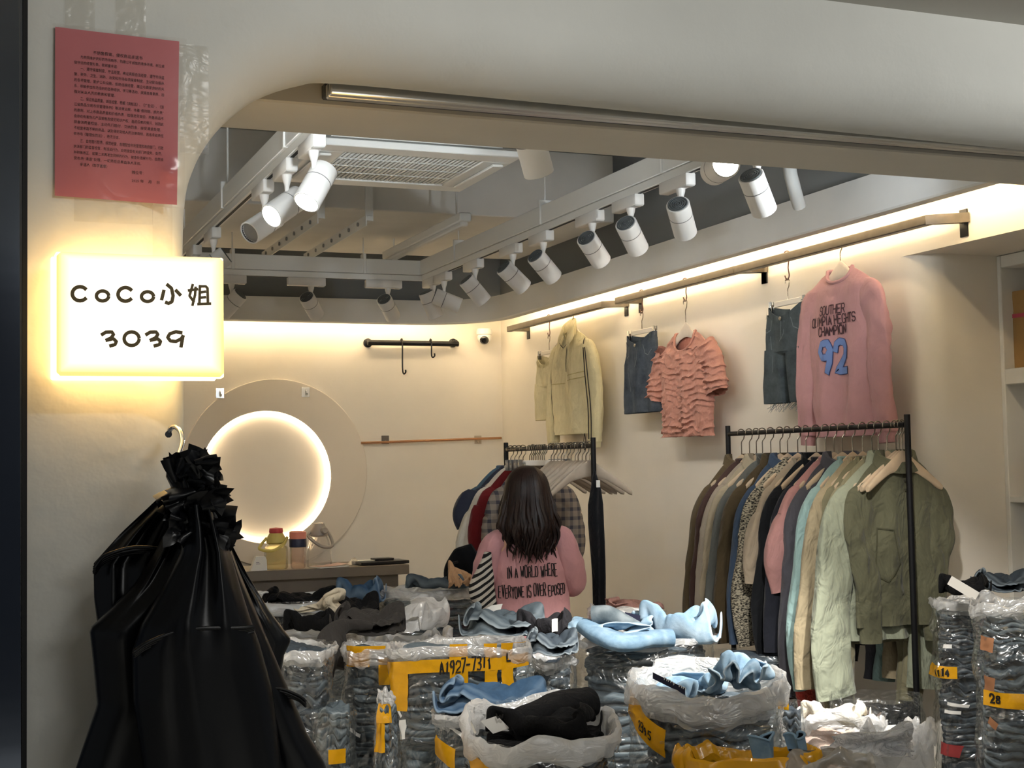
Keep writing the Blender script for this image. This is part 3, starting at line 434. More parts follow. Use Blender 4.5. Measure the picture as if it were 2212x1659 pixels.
197,108,106,-12,-17,-8,-10,-9,-12,-12,8,-17,-8,25,-22,1,18,13,5,17,17,10,23,-4,-9,3,9,-7,2,6,-3,9,-17,-13,-2,14,-4,7,-11,1,8,-13,-4,10,29,11,10,-17,-7,7,12,-5,10,3,0,5,-30,-17,1,4,-23,3,6,-21,6,-13,-23,5,-20,-20,13,2,-14,16,7,
198,90,82,-11,-8,-3,-10,-12,-12,-8,23,-10,-4,23,-24,7,28,21,-4,13,43,12,20,2,-3,9,-2,-5,5,13,-10,2,3,-2,5,-14,-9,1,-2,-4,8,7,5,12,-7,2,13,6,-8,7,12,-11,7,-3,5,3,-32,-20,3,-18,-23,-3,-15,-21,15,13,-21,9,-15,-18,5,-17,-20,8,-3,
198,86,55,-4,-13,1,-11,9,-10,-7,15,-7,-4,20,23,5,19,13,3,21,20,4,19,31,6,14,-5,-3,5,16,-9,5,8,-1,10,-24,-7,4,3,-4,7,9,-1,12,-7,6,10,-11,-11,4,19,-15,8,-1,-6,7,-31,-16,-3,-21,-24,1,-19,-18,1,-27,-15,14,-1,-15,14,-3,-19,9,-5,
209,76,32,-10,5,0,-10,15,-5,-5,12,19,-3,8,28,2,22,5,6,22,15,8,17,37,5,27,5,-6,0,26,-4,3,14,-6,10,-17,0,7,-8,-3,10,0,0,11,-2,1,8,-5,-9,8,-2,-15,4,-20,-23,4,-3,-16,-3,-26,-13,3,-27,-15,3,-21,-15,4,-24,-15,10,-8,-15,11,-4,
218,87,15,-10,16,-4,-10,15,8,-10,14,18,6,2,34,3,16,23,1,25,-6,5,14,29,6,12,34,1,21,12,-4,-2,24,-10,6,15,-1,8,-17,7,7,-13,-7,11,9,-4,6,-14,-13,6,-2,-17,8,-26,-20,9,-16,-15,-4,-21,-11,2,-25,-12,1,-27,-6,-1,-21,-15,15,-1,-10,4,-22,
217,97,44,-10,13,-1,7,18,-3,-6,14,8,-3,18,22,4,2,37,0,12,5,7,25,1,4,6,49,5,17,33,-7,5,21,-2,12,-10,-2,11,2,-5,5,4,2,13,-16,-12,0,4,-11,5,-23,-21,9,-19,-14,11,-28,-11,-4,-27,-11,1,-15,-12,2,-25,-4,-5,-22,-11,2,-23,-10,10,-8,
202,101,66,0,17,3,9,14,2,12,15,7,0,24,9,-4,7,24,0,4,32,10,18,-3,-2,19,17,4,6,42,6,8,36,-8,12,6,2,14,-16,-5,4,8,-10,10,-6,-10,9,-22,-10,-3,-37,-13,12,-14,-11,-1,-29,-12,7,-24,-11,-9,-17,-15,-10,-11,-1,10,-24,-10,-4,-24,-6,11,-16,
206,99,79,3,20,10,2,18,11,8,16,16,13,20,7,2,14,16,-5,0,33,4,18,9,7,21,-4,2,19,23,5,-3,38,-1,7,32,-3,13,-9,-1,14,-12,-8,8,-16,-11,-3,-34,-9,-1,-24,-10,12,-13,-9,2,-30,-12,0,-28,-17,-8,-15,-15,-8,-13,-7,-6,-17,-5,4,-26,-8,8,-25,
220,93,73,-3,23,22,1,17,20,12,19,8,1,18,24,14,18,-2,-2,14,25,4,5,34,1,19,13,10,24,2,2,14,31,6,-5,35,-9,15,2,-3,13,-23,-4,-11,-32,-10,9,-30,-9,1,-19,-9,-2,-26,-14,-3,-16,-17,-2,-12,-16,1,-23,-16,-10,-22,-5,0,-28,-4,11,-19,-9,10,-25,
212,83,89,10,22,14,0,21,21,1,21,20,16,14,5,7,20,12,5,26,-1,2,16,28,8,5,32,7,14,24,8,18,16,0,15,27,-1,15,13,-5,1,-29,-5,-10,-27,-11,12,-26,-8,3,-32,-13,-1,-29,-14,-6,-29,-16,-11,-15,-16,-4,-10,-12,-3,-20,-13,-2,-27,-5,7,-30,-3,21,-17,
197,74,98,10,22,14,12,20,16,11,18,12,8,20,18,11,16,11,6,23,4,4,29,9,6,17,17,7,11,32,11,10,39,9,10,22,1,20,0,-10,4,-21,-11,-11,-31,-9,-4,-29,-10,6,-28,-14,-4,-30,-19,-6,-29,-15,-6,-26,-18,-6,-8,-20,-5,0,4,9,-41,-3,12,-26,1,17,-15,
185,61,112,11,24,18,11,21,15,11,20,16,17,20,10,15,14,13,10,24,-6,0,18,19,14,32,-4,3,19,21,14,6,42,4,15,10,0,12,-1,-2,12,-18,-18,-1,-26,-9,-20,-25,-17,-10,-14,-22,-4,-13,-20,0,-22,-17,-6,-32,-5,-6,-34,-24,-7,-16,6,14,-30,9,21,-11,9,17,-16,
184,46,125,9,24,24,12,22,17,18,20,4,18,22,-3,14,19,12,5,19,22,12,34,-11,2,20,26,12,19,11,2,18,0,9,8,11,-12,9,-3,6,5,-21,-4,11,-17,-18,-6,-21,-16,-16,-19,-20,-14,-8,-22,-12,-4,-17,-5,-31,-19,-3,-24,2,6,-38,1,9,-22,11,20,6,8,25,-7,
191,47,102,12,18,29,13,19,23,16,19,18,12,25,18,18,19,-8,8,23,10,6,25,12,8,18,11,9,16,0,-3,16,-13,10,12,4,-9,12,-2,-12,3,-8,3,2,-25,-9,5,-19,-17,-2,-14,-20,-8,-13,-21,-17,-6,-21,-18,-4,-15,-5,-26,-3,5,-39,12,20,-19,7,21,-20,11,21,-3,
197,48,87,11,24,18,10,21,24,16,20,21,20,12,26,18,17,14,7,22,0,5,21,0,5,15,-2,4,9,-6,3,14,-3,0,18,-6,-6,17,2,-13,-2,5,-15,-4,-4,0,2,-21,-9,3,-14,-12,6,-17,-17,-12,-20,-19,-11,-11,-21,-19,-8,-5,2,-38,11,21,-18,12,24,5,9,28,-5,
204,44,107,15,26,2,11,23,2,8,25,16,13,20,21,19,6,14,15,10,11,-5,18,-6,-1,12,-4,12,4,-16,-1,20,3,-7,16,21,0,15,-11,-9,6,-16,-21,-15,8,-7,6,-11,-14,4,12,6,3,-26,-18,1,-4,-9,-12,-26,-17,3,-24,-4,-13,-30,-1,17,-35,15,22,9,15,24,29,
205,38,129,14,27,7,15,20,3,13,22,5,12,15,5,11,10,-1,2,16,2,4,8,-15,-7,9,0,7,9,-11,-1,16,14,-6,18,23,5,13,-9,-7,1,-18,-15,1,-15,-11,-4,0,-9,2,-4,-7,4,-9,-10,-2,14,-12,-7,-12,-5,5,-28,2,10,-31,3,4,-37,7,28,-12,10,22,18,
216,38,123,7,17,23,14,19,6,14,17,1,12,15,-10,-2,15,-15,4,6,-10,-10,12,-2,11,7,-14,-5,15,2,1,17,17,-4,14,20,3,12,-6,5,4,-23,-17,-4,-4,-10,2,-18,-8,0,-3,-9,3,-1,-6,-1,-3,-9,-4,-1,-9,4,-19,10,16,-4,3,14,-24,7,22,-19,9,26,-3,
217,49,105,12,4,21,13,8,4,4,20,1,12,3,-10,-8,16,-7,2,4,-16,-10,13,-2,14,6,-17,-5,21,15,-3,16,23,-2,20,5,1,11,-6,12,-4,-13,-9,3,-21,-2,12,-14,-9,-8,-6,-11,-5,-11,-1,12,-2,-6,5,2,-8,6,-12,9,17,13,-3,11,-20,6,16,-13,9,25,-8,
212,59,75,12,-4,17,11,-7,12,0,17,1,8,4,-15,4,12,2,-11,3,-9,-3,17,-5,5,11,-11,1,17,12,-2,18,13,2,18,11,-1,13,-13,9,-4,-3,16,9,-13,-10,3,-23,-4,2,-24,-8,6,-16,-4,13,2,3,7,13,-1,7,16,-8,10,-7,3,13,-4,0,14,-6,1,9,-18,
210,43,51,8,5,8,6,-10,18,10,10,-6,2,7,-9,5,7,-10,9,11,2,-10,12,-9,9,16,8,-3,19,1,-5,21,0,8,10,18,-7,12,-7,4,8,-13,21,4,1,1,15,-11,-5,13,-18,-3,5,-6,1,17,-8,-3,5,9,-9,6,2,2,7,26,-3,11,-11,-1,11,-13,-4,8,-6,
213,23,52,3,8,-18,8,-4,9,12,0,7,2,6,-14,4,10,-8,7,8,3,3,15,-8,8,21,14,2,22,5,-6,23,-5,-1,14,3,8,8,11,-7,10,-26,11,14,-12,13,22,5,0,15,6,-3,9,-7,3,13,11,-4,11,-14,-3,7,10,-7,7,-1,-3,5,20,-3,10,-18,-5,11,-10,
215,0,49,2,5,-20,3,4,-21,13,-6,16,6,9,-16,10,2,5,6,16,-7,8,17,6,3,25,0,1,25,0,1,22,3,-6,18,-6,10,13,10,6,14,10,8,13,-24,7,19,11,2,19,0,2,18,0,2,17,-3,-1,13,8,-7,7,-16,-3,15,12,-10,0,3,-4,8,8,-7,-4,-22,
173,0,213,5,4,-59,4,0,-47,7,2,-66,5,8,-36,7,12,29,6,13,-21,8,11,10,8,14,-11,4,10,22,6,8,-8,7,12,4,7,11,-9,11,8,-10,8,11,10,6,14,-14,9,12,9,5,14,-13,6,15,5,4,17,11,1,15,0,1,11,33,2,13,-23,-2,15,-17,2,10,42,
156,5,191,7,-3,-53,4,1,-69,5,6,-50,6,12,3,8,11,-13,5,13,9,7,14,-10,9,9,29,7,11,18,6,11,12,6,9,-20,8,12,-1,9,11,-12,7,12,-23,6,12,5,7,11,-2,6,14,17,4,13,-16,4,13,4,4,12,6,0,15,9,3,11,0,2,10,-8,2,11,-14,
142,4,167,3,-1,-60,6,6,-51,4,9,-42,9,10,7,7,11,13,4,13,-11,8,9,29,9,9,35,8,12,24,6,13,-9,8,11,-10,7,14,-20,5,11,-41,9,12,6,4,11,-24,7,11,0,6,12,4,6,15,5,4,12,1,3,10,6,0,11,-10,3,12,9,2,13,-2,6,9,40,
125,6,151,5,0,-73,5,6,-30,8,12,-2,4,11,-26,8,8,25,5,11,19,9,10,43,8,12,20,7,13,5,7,13,2,7,15,-14,7,12,-28,5,10,-48,9,13,5,6,12,-28,6,10,2,5,12,-21,6,11,27,5,12,-1,3,13,-6,4,13,15,1,11,-35,0,9,42,6,8,1,
108,7,117,7,0,-49,6,12,-32,7,12,-12,6,10,27,6,11,10,7,11,17,6,7,44,7,14,26,8,13,7,6,14,-23,7,13,-22,7,13,-5,7,12,-39,8,12,-23,7,9,-30,6,12,2,6,10,21,4,12,-23,5,12,35,7,13,18,2,9,-41,1,13,8,3,12,-25,3,8,50,
93,8,70,6,8,-16,5,9,-33,9,13,24,5,11,5,7,10,11,6,10,16,7,11,19,6,14,34,8,13,2,6,11,-5,7,14,-2,7,13,-21,7,11,-31,6,9,-44,7,11,-11,7,12,-2,6,12,4,7,11,-3,6,14,14,4,10,39,6,10,5,-3,9,-51,2,12,2,5,12,2,
79,6,41,5,13,-10,5,12,-17,6,11,30,7,12,2,7,11,6,7,10,12,5,13,33,7,15,-5,8,11,13,7,12,8,5,13,14,7,13,-26,7,10,-44,6,10,-46,8,11,9,7,12,-16,6,13,23,7,11,-11,6,11,40,4,10,35,7,11,22,-2,7,-57,0,6,-25,2,13,15,
61,11,54,8,13,-13,4,10,-19,6,13,22,7,13,-1,7,12,-17,8,12,9,5,12,39,7,13,-2,7,12,13,7,13,28,6,9,-37,5,15,-17,9,8,-44,7,12,18,7,10,-10,5,12,-2,8,15,-18,6,11,33,5,11,17,6,10,37,4,11,39,2,6,-41,-1,0,-60,3,14,-23,
48,20,14,3,10,30,5,11,-39,8,14,-1,7,12,12,6,12,24,7,13,-20,6,12,18,7,12,24,6,12,18,6,11,-6,6,11,-28,8,11,-18,7,11,-15,8,14,12,7,12,12,7,12,5,8,11,14,5,10,-49,4,13,31,5,12,27,3,8,57,1,8,-30,-1,-1,-70,6,11,2,
31,29,30,4,7,-6,5,14,-10,7,13,3,7,12,-5,7,10,10,6,12,-17,8,13,15,5,14,18,6,12,28,7,9,-31,7,12,0,8,12,-6,7,12,-15,9,13,6,4,11,14,9,11,-4,7,11,-2,6,11,0,5,9,20,1,13,16,4,9,51,1,9,-22,2,4,-50,6,11,-43,
16,33,50,7,11,-6,1,13,-20,8,10,-15,6,12,16,6,13,-8,7,13,15,8,12,-7,4,14,-14,6,13,39,8,11,6,9,9,-39,9,13,-10,6,15,16,9,13,-4,5,11,-4,9,8,-3,4,12,18,10,-2,56,6,11,34,2,14,8,-4,13,-1,2,8,-52,4,5,-53,7,11,15,
14,42,114,-5,8,-43,2,13,-29,4,13,-9,7,11,-29,6,12,16,7,14,9,8,12,-15,7,14,27,5,14,-4,7,13,19,9,10,-19,7,11,-23,8,13,-7,8,13,-4,7,12,15,9,11,1,6,-1,58,8,7,30,5,6,53,1,9,-6,-4,12,-46,2,9,-28,3,7,-53,6,15,-15,
9,46,205,-8,11,-20,-1,13,-41,3,13,-33,3,13,-29,6,14,-5,7,14,7,7,14,23,8,14,22,6,12,9,6,13,-13,9,11,-12,10,10,-9,9,9,-22,12,9,-5,4,10,17,7,9,17,2,8,42,5,6,35,5,12,25,7,11,18,-1,10,-35,5,8,-49,8,6,-44,8,3,-41,
23,58,297,-10,8,-44,-3,7,-30,3,14,-24,-1,10,-44,4,14,6,5,12,10,6,13,27,9,14,12,6,13,5,8,12,3,6,9,-36,9,10,24,10,5,-38,7,7,24,6,11,31,10,9,-10,-4,9,39,4,14,18,6,14,24,7,14,6,9,12,-13,7,7,-37,5,-4,-66,10,4,-5,
27,75,285,2,-12,-47,-7,4,-53,5,12,-11,3,14,-4,1,11,-35,7,13,28,4,9,50,9,13,-17,6,12,12,6,13,-17,8,12,9,9,6,-3,8,8,8,5,11,-36,5,5,47,6,10,19,6,11,32,4,15,-3,6,14,6,5,12,-2,11,10,20,7,12,-19,3,-3,-53,-4,-2,-66,
39,80,250,-2,-6,-57,0,-9,-54,-3,8,-38,8,12,17,4,10,12,6,12,29,6,12,18,7,12,28,6,12,-5,6,10,-14,8,10,9,8,9,-23,9,9,29,4,8,-49,7,10,26,5,13,18,6,10,27,6,14,4,5,13,7,7,11,28,4,11,-23,9,9,-7,5,12,-22,-1,1,-59,
56,81,249,-3,-5,-63,-2,-8,-42,-2,-2,-64,7,12,0,4,10,29,6,10,22,7,11,21,5,13,26,7,11,9,6,11,-32,6,11,6,9,8,21,10,9,-9,7,10,8,3,11,-25,4,12,-4,4,11,9,8,14,11,6,12,17,7,11,18,6,9,28,4,12,-40,7,12,-36,2,13,-14,
61,69,256,8,1,-50,-8,-9,-45,2,1,-39,9,5,-43,5,14,34,1,8,57,7,11,14,8,12,-26,7,12,0,7,11,17,4,11,-47,10,10,23,10,9,40,6,12,-25,5,10,-3,1,10,-25,5,12,-26,7,13,9,8,12,26,7,12,29,5,13,1,7,7,19,6,13,-28,0,7,-51,
76,60,296,-1,-3,-63,-1,-8,-45,-2,-1,-65,9,10,23,7,12,-5,3,7,33,7,10,-18,8,13,19,8,12,2,5,11,-16,6,13,15,8,12,-16,8,11,-10,9,9,17,3,10,-34,4,11,-23,6,11,12,6,13,-8,8,12,14,5,12,8,7,11,29,7,10,34,4,11,-30,5,14,-43,
93,59,284,-2,-7,-32,-2,-10,-48,-1,-5,-70,6,11,-8,5,9,31,6,9,21,7,11,3,6,13,22,7,12,-2,8,12,0,6,13,5,8,11,-12,8,12,-13,8,9,-15,3,11,-32,5,10,-39,8,13,-13,7,11,36,6,13,-15,5,9,36,6,12,23,9,11,19,5,12,-24,3,13,-54,
110,59,294,-3,-11,-37,-1,-9,-45,0,-8,-62,4,9,-40,3,9,54,5,9,44,8,11,-25,5,12,24,7,11,41,9,12,1,7,11,-26,6,11,-39,10,12,-17,5,14,-9,7,10,-6,5,10,-36,7,10,-41,6,11,25,6,13,13,6,11,10,7,12,6,6,8,29,7,14,-34,3,14,-4,
129,60,285,-5,-13,-2,0,-12,-48,0,-8,-57,0,2,-59,5,13,41,3,8,41,6,12,26,9,13,-13,5,8,29,6,9,-18,9,11,-6,7,12,-20,8,13,-5,8,11,-31,6,12,-9,6,11,-44,6,12,3,8,10,-18,3,12,45,7,13,17,6,8,-37,8,11,25,6,15,-9,0,9,-39,
144,60,299,-2,-12,-30,-2,-16,-22,0,-6,-56,2,1,-60,1,9,-13,6,9,47,5,7,56,6,13,-25,6,11,23,6,10,30,9,7,-27,6,10,-21,8,13,-20,8,11,-14,7,12,-39,6,12,-13,7,13,-3,6,14,-7,5,11,1,7,9,36,8,13,2,6,10,-20,5,12,-9,3,13,11,
162,60,267,-3,-14,0,-1,-14,-28,-1,-12,-40,-1,1,-58,4,9,-39,4,6,35,6,7,53,4,15,-12,4,12,0,6,9,23,11,3,26,6,10,-44,8,13,-16,8,12,-8,7,12,-30,6,12,-23,8,13,-20,5,14,5,5,12,-1,6,11,9,10,12,19,6,10,25,6,13,-8,3,13,-31,
178,55,243,0,-9,29,-2,-12,-45,-3,-9,-53,-2,-10,-45,1,5,-47,6,14,9,6,1,53,3,16,7,4,10,-1,6,10,-7,9,-1,45,11,11,-13,7,13,-32,5,12,-26,11,12,-2,6,13,-28,8,13,0,3,14,-3,5,13,17,8,10,18,6,11,-22,7,15,-6,8,12,20,6,14,-6,
]
_CL = np.array(_CL, float).reshape(5, 25, 25, 3)
CLOTH = [np.cumsum(q_, axis=1)/300.0-[0.5, 0.5, 0] for q_ in _CL]
PILE1, PILE2, BUNCH1, BUNCH2, FOLD1 = range(5)
FOLD2 = FOLD1
# ------------------------------------------------------------------ setting
M_WALL = mat('wall_plaster', '#e9e2d6', 0.85, var=0.03, vscale=2.5, bump=0.25, bscale=22, bdist=0.004)
def two_tone(mt, z0, upper):   # wall paint changes to grey above the bulkhead
    nt = mt.node_tree; b = nt.nodes['Principled BSDF']; old = b.inputs['Base Color'].links[0].from_socket
    t = nt.nodes.new('ShaderNodeTexCoord'); sp = nt.nodes.new('ShaderNodeSeparateXYZ'); nt.links.new(t.outputs['Object'], sp.inputs[0])
    g = nt.nodes.new('ShaderNodeMath'); g.operation = 'GREATER_THAN'; g.inputs[1].default_value = z0; nt.links.new(sp.outputs[2], g.inputs[0])
    mx = nt.nodes.new('ShaderNodeMix'); mx.data_type = 'RGBA'; nt.links.new(g.outputs[0], mx.inputs[0]); nt.links.new(old, mx.inputs[6]); mx.inputs[7].default_value = (*lin(upper), 1)
    nt.links.new(mx.outputs[2], b.inputs['Base Color'])
two_tone(M_WALL, 2.80, '#8f9293')
M_FRONT = mat('front_plaster', '#d9d9d3', 0.8, var=0.05, vscale=3, bump=0.35, bscale=26, bdist=0.005)
M_CEIL = mat('ceiling_paint', '#a6a9aa', 0.9, var=0.04, vscale=3, bump=0.15, bscale=12, bdist=0.004)
M_WHITE = mat('white_paint', '#e6e4de', 0.5)
M_DUCT = mat('duct_paint', '#e2dfd8', 0.7, var=0.03)
M_METALW = mat('white_metal', '#e9e8e3', 0.35)
M_DARK = mat('dark_gap', '#0c0c0e', 0.6)
M_STEEL = mat('brushed_steel', '#8790a0', 0.13, 1.0, bump=0.03, bscale=2, bdist=0.02, bvec=(0.3, 1, 3))
M_ALU = mat('shutter_metal', '#dddcd8', 0.3, 0.85)
M_FLOOR = mat('floor_tile', '#cbc8c0', 0.35, var=0.05)
XW, YB = 4.1, 10.4
ZL = 2.275
f = B().box((1.5, 3.5, -0.05), (12, 20, 0.1)); struct('floor', f, M_FLOOR)
f = B().box((2.4, 6.55, 3.5), (5.2, 8.2, 0.1)); struct('ceiling', f, M_CEIL)
f = B().box((2.2, YB+0.1, 1.75), (4.4, 0.2, 3.5)); struct('wall_back', f, M_WALL)
f = B().box((0.2, 6.6, 1.75), (0.2, 7.6, 3.5)); struct('wall_left', f, M_WALL)
# right wall with the rounded return into the shelf recess
pts = [(XW, YB), (XW, 7.0), (XW, 5.32)] + [(XW+0.14-0.14*math.cos(a), 5.32-0.14*math.sin(a)) for a in np.linspace(0, PI/2, 9)[1:]] + [(4.53, 5.18), (5.2, 5.18)]
zs = [0, 1.0, 2.0, 2.48]
f = B().grid([[(x, y, z) for z in zs] for x, y in pts])
f.add([(XW, YB, 2.48), (XW, 2.8, 2.48), (XW, 2.8, 3.5), (XW, YB, 3.5)], [[[0, 1, 2, 3]]])
f.add([(XW, 5.36, 2.48), (XW, 2.8, 2.48), (5.2, 2.8, 2.48), (5.2, 5.36, 2.48)], [[[0, 1, 2, 3]]])
f.box((5.25, 6.6, 1.75), (0.1, 7.8, 3.5)); f.box((4.7, 2.85, 1.75), (1.4, 0.1, 3.5))
struct('wall_right', f, M_WALL, smooth=True, sharp=30)
# lowered bulkhead round the shop with the light slot behind its lip
pl = [(0.3, 10.1), (2.0, 10.1), (3.25, 10.1)] + [(3.25+0.55*math.sin(a), 9.55+0.55*math.cos(a)) for a in np.linspace(0, PI/2, 14)[1:]] + [(3.8, 7.0), (3.8, 4.0), (3.8, 2.85)]
pl = arr(pl); tg = np.gradient(pl, axis=0); tg /= np.linalg.norm(tg, axis=1)[:, None]; nrm = np.stack([-tg[:, 1], tg[:, 0]], 1)
def bulk(prof): return [[(x+n[0]*o, y+n[1]*o, z) for o, z in prof] for (x, y), n in zip(pl, nrm)]
ZB0, ZB1 = 2.63, 2.81
f = B().grid(bulk([(0.34, ZB1), (0, ZB1), (0, ZB0+0.008), (0.008, ZB0), (0.07, ZB0), (0.07, ZB0+0.03), (0.02, ZB0+0.04), (0.02, ZB1-0.02), (0.34, ZB1-0.02)]))
struct('trim_1', f, mat('bulkhead_paint', '#dad9d5', 0.85, var=0.02), smooth=True, sharp=30)
f = B().grid(bulk([(0.035, ZB0+0.041), (0.035, ZB0+0.055), (0.065, ZB0+0.055), (0.065, ZB0+0.041), (0.035, ZB0+0.041)]))
LED = obj('led_strip', f, emit('led_warm', (1.0, 0.79, 0.50), 27)); LED['kind'] = 'structure'; LED.name = 'trim_2'
# front wall: pillar, arch and header with a big rounded edge
YF, RB = 2.48, 0.12
epx = [(395, 1720), (395, 1300), (395, 900), (394, 640), (393, 540), (398, 439), (415, 372), (449, 308), (499, 254), (560, 213), (641, 187), (720, 181), (1000, 206), (1500, 254), (2212, 325), (2700, 374)]
ep = np.array([PY(x, y, YF+RB) for x, y in epx])
ep[0][2] = 0; ep = catmull(ep[:, [0, 2]], 6)
tg = np.gradient(ep, axis=0); tg /= np.linalg.norm(tg, axis=1)[:, None]; nin = np.stack([-tg[:, 1], tg[:, 0]], 1)  # into the plaster
rows = []
xl, zt = -0.25, 3.2
for k, (p, n) in enumerate(zip(ep, nin)):
    r = [(p[0]+n[0]*0.25, YF+RB+0.016, p[1]+n[1]*0.25), (p[0]+n[0]*0.004, YF+RB+0.012, p[1]+n[1]*0.004)]
    for a in np.linspace(0, PI/2, 9): r.append((p[0]+n[0]*RB*(1-math.cos(a)), YF+RB-RB*math.sin(a), p[1]+n[1]*RB*(1-math.cos(a))))
    q = p+n*RB
    if p[1] < 1.6: o = (xl, q[1])
    elif p[0] > 0.72: o = (q[0], zt)
    else:
        s = (p[1]-1.6)/(2.32-1.6)*0.62+(p[0]-0.39)/0.33*0.38; s = min(max(s, 0), 1)
        o = (xl, 1.6+0.0+(zt-1.6)*s*2) if s < 0.5 else (xl+(q[0]-xl)*(s-0.5)*2, zt)
    for t in (0.3, 1.0): r.append((q[0]+(o[0]-q[0])*t, YF, q[1]+(o[1]-q[1])*t))
    rows.append(r)
f = B().grid(rows); struct('wall_front', f, M_FRONT, smooth=True, sharp=50)
# pillar inside face and the straight header beam behind the shutter slot
f = B().box((0.19, 2.67, 1.6), (0.40, 0.12, 3.2)); struct('pillar_core', f, M_FRONT).name = 'wall_pillar'
f = B().box((2.6, 2.83, 2.9), (4.6, 0.24, 2*(2.9-ZL)), 0.004)
o = struct('lintel_beam', f, mat('header_plaster', '#dcd5c8', 0.8, var=0.03, bump=0.2, bscale=24, bdist=0.004)); o.name = 'trim_3'
f = B().box((2.5, 2.662, 2.48), (4.4, 0.09, 0.28)); struct('trim_4', f, mat('slot_shade', '#060607', 0.9, spec=0.0))  # black box put in for the shade inside the shutter slot
# corridor ceiling in front of the header
f = B().box((1.5, 0.2, 2.58), (9, 4.56, 0.1)); struct('ceiling_corridor', f, mat('corridor_ceiling', '#c4c2bb', 0.8))
f = B().box((1.5, -3.6, 1.3), (9, 0.1, 2.8)); struct('wall_corridor', f, mat('corridor_wall', '#2b3038', 0.5))
# stainless steel door edge at the pillar with its dark joint
p0, p1 = PY(47, 20, 2.455), PY(60, 1640, 2.455)
f = B().prism([(-0.6, 2.455, 0), (p1[0]-0.006, 2.455, 0), (p1[0]-0.006, 2.50, 0), (-0.6, 2.50, 0)], (p0[0]-p1[0], 0, 2.7))
struct('door_1', f, M_STEEL)
f = B().box(((p0[0]+p1[0])/2+0.0005, 2.475, 1.35), (0.008, 0.02, 2.7)); struct('trim_5', f, M_DARK)

# rolled-up shutter in the slot
sh = thing('roller_shutter', 'rolled-up metal roller shutter, its bottom bar showing in the slot under the header', 'shutter', (2.2, 2.63, ZL))
for y_, w_, nm_, mt_, z_ in ((2.642, 0.020, 'bottom_bar', M_ALU, 0.004), (2.663, 0.022, 'bottom_bar', M_ALU, 0.003), (2.691, 0.030, 'guide_rail', mat('shutter_grey', '#515254', 0.5, 0.2), 0.010)):
    obj(nm_, B().box((2.57, y_, ZL+z_+0.015), (3.76, w_, 0.03), 0.003), mt_, sh, True)

# ------------------------------------------------------------------ shelf recess
su = thing('shelf_unit', 'white built-in shelf unit in the recess beside the hanging rail', 'shelf', (4.53, 4.4, 0))
XS = 4.53
za, zb2, zc2 = PX(2170, 577, XS)[2], PX(2190, 795, XS)[2], PX(2205, 828, XS)[2]
ys0 = 5.18
yst = PX(2166, 700, XS)[1]
def bx(nm_, x0, x1, y0, y1, z0, z1, mt, par, ch=0.003): return obj(nm_, B().box(((x0+x1)/2, (y0+y1)/2, (z0+z1)/2), (x1-x0, y1-y0, z1-z0), ch), mt, par, True)
bx('stile', XS, XS+0.3, yst, ys0, 0, 2.478, M_WHITE, su)
bx('top_rail', XS, XS+0.3, 3.5, yst-0.001, za, 2.478, M_WHITE, su)
bx('shelf_board', XS, XS+0.3, 3.5, yst-0.001, zc2, zb2, M_WHITE, su)
z3 = PX(2205, 1072, XS)[2]
bx('shelf_board', XS, XS+0.3, 3.5, yst-0.001, z3-0.03, z3, M_WHITE, su)
bx('shelf_board', XS, XS+0.3, 3.5, yst-0.001, 0.55, 0.58, M_WHITE, su)
bx('back_panel', XS+0.3, XS+0.31, 3.5, ys0, 0, 2.478, mat('shelf_back', '#b8b2a8', 0.7), su)
pb = PX(2199, 760, XS+0.08)
t = thing('paper_bag', 'kraft paper carrier with a pink band on the upper shelf of the recess', 'paper bag', (XS+0.16, pb[1]-0.10, zb2+0.001))
f = B(); L = [(0.10, 0.115, 0), (0.10, 0.115, 0.22), (0.095, 0.11, 0.27), (0.10, 0.10, 0.36)]
f.loft([[(-a, -b, z), (a, -b, z), (a, b, z), (-a, b, z)] for a, b, z in L], True); obj('bag_body', f, mat('kraft', '#a5824f', 0.75, var=0.1), t, smooth=False)
obj('pink_band', B().box((0, 0, 0.245), (0.205, 0.235, 0.018)), mat('pink_band', '#b8475c', 0.6), t)
f = B()
pg = PX(2203, 1035, XS+0.06)
for k in range(26):
    a = k*2.4; l = 0.02+0.05*rnd.random()
    p = arr([0.10*math.cos(a)*rnd.random(), 0.10*math.sin(a)*rnd.random(), 0.0])
    f.tube(catmull([p+arr([0, 0, 0.012]), p+arr([0.02*rnd.uniform(-1, 1), 0.02*rnd.uniform(-1, 1), 0.06]), p+arr([0.03*rnd.uniform(-1, 1), 0.03*rnd.uniform(-1, 1), 0.10+l])], 4), [0.012]*8+[0.009], 8)
o = obj('knit_gloves', f, fabric('tan_wool', '#b08a58', 0.25, 0.6, 40)); o.location = (XS+0.14, pg[1]-0.06, z3)
tag(o, 'heap of tan knitted gloves on the lower shelf of the recess', 'gloves')

# ------------------------------------------------------------------ open ceiling: ducts, cassette, battens
f = B().box((2.2, 8.5, 3.235), (3.2, 1.6, 0.42), 0.006)
t = tag(obj('air_duct', f, M_DUCT), 'wide pale boxed duct running across the open ceiling behind the cassette', 'duct')
f = B().box((0.53, 5.4, 3.02), (0.36, 4.2, 0.30), 0.005)
t = thing('air_duct', 'narrow white boxed duct above the left ceiling track by the arch', 'duct', (0.56, 5.9, 3.0))
obj('duct_body', f, M_METALW, t, True)
for y in (5.2, 6.6): obj('duct_bracket', B().box((0.60, y, 2.85), (0.52, 0.05, 0.04), 0.003), M_METALW, t, True)
ZA = 2.83
a0, a1, a2, a3 = [PZ(x, y, ZA) for x, y in ((735, 287), (1110, 335), (985, 396), (690, 372))]
ac = thing('air_conditioner', 'white ceiling cassette air conditioner with a slatted intake grille', 'air conditioner', (1.75, 5.7, ZA))
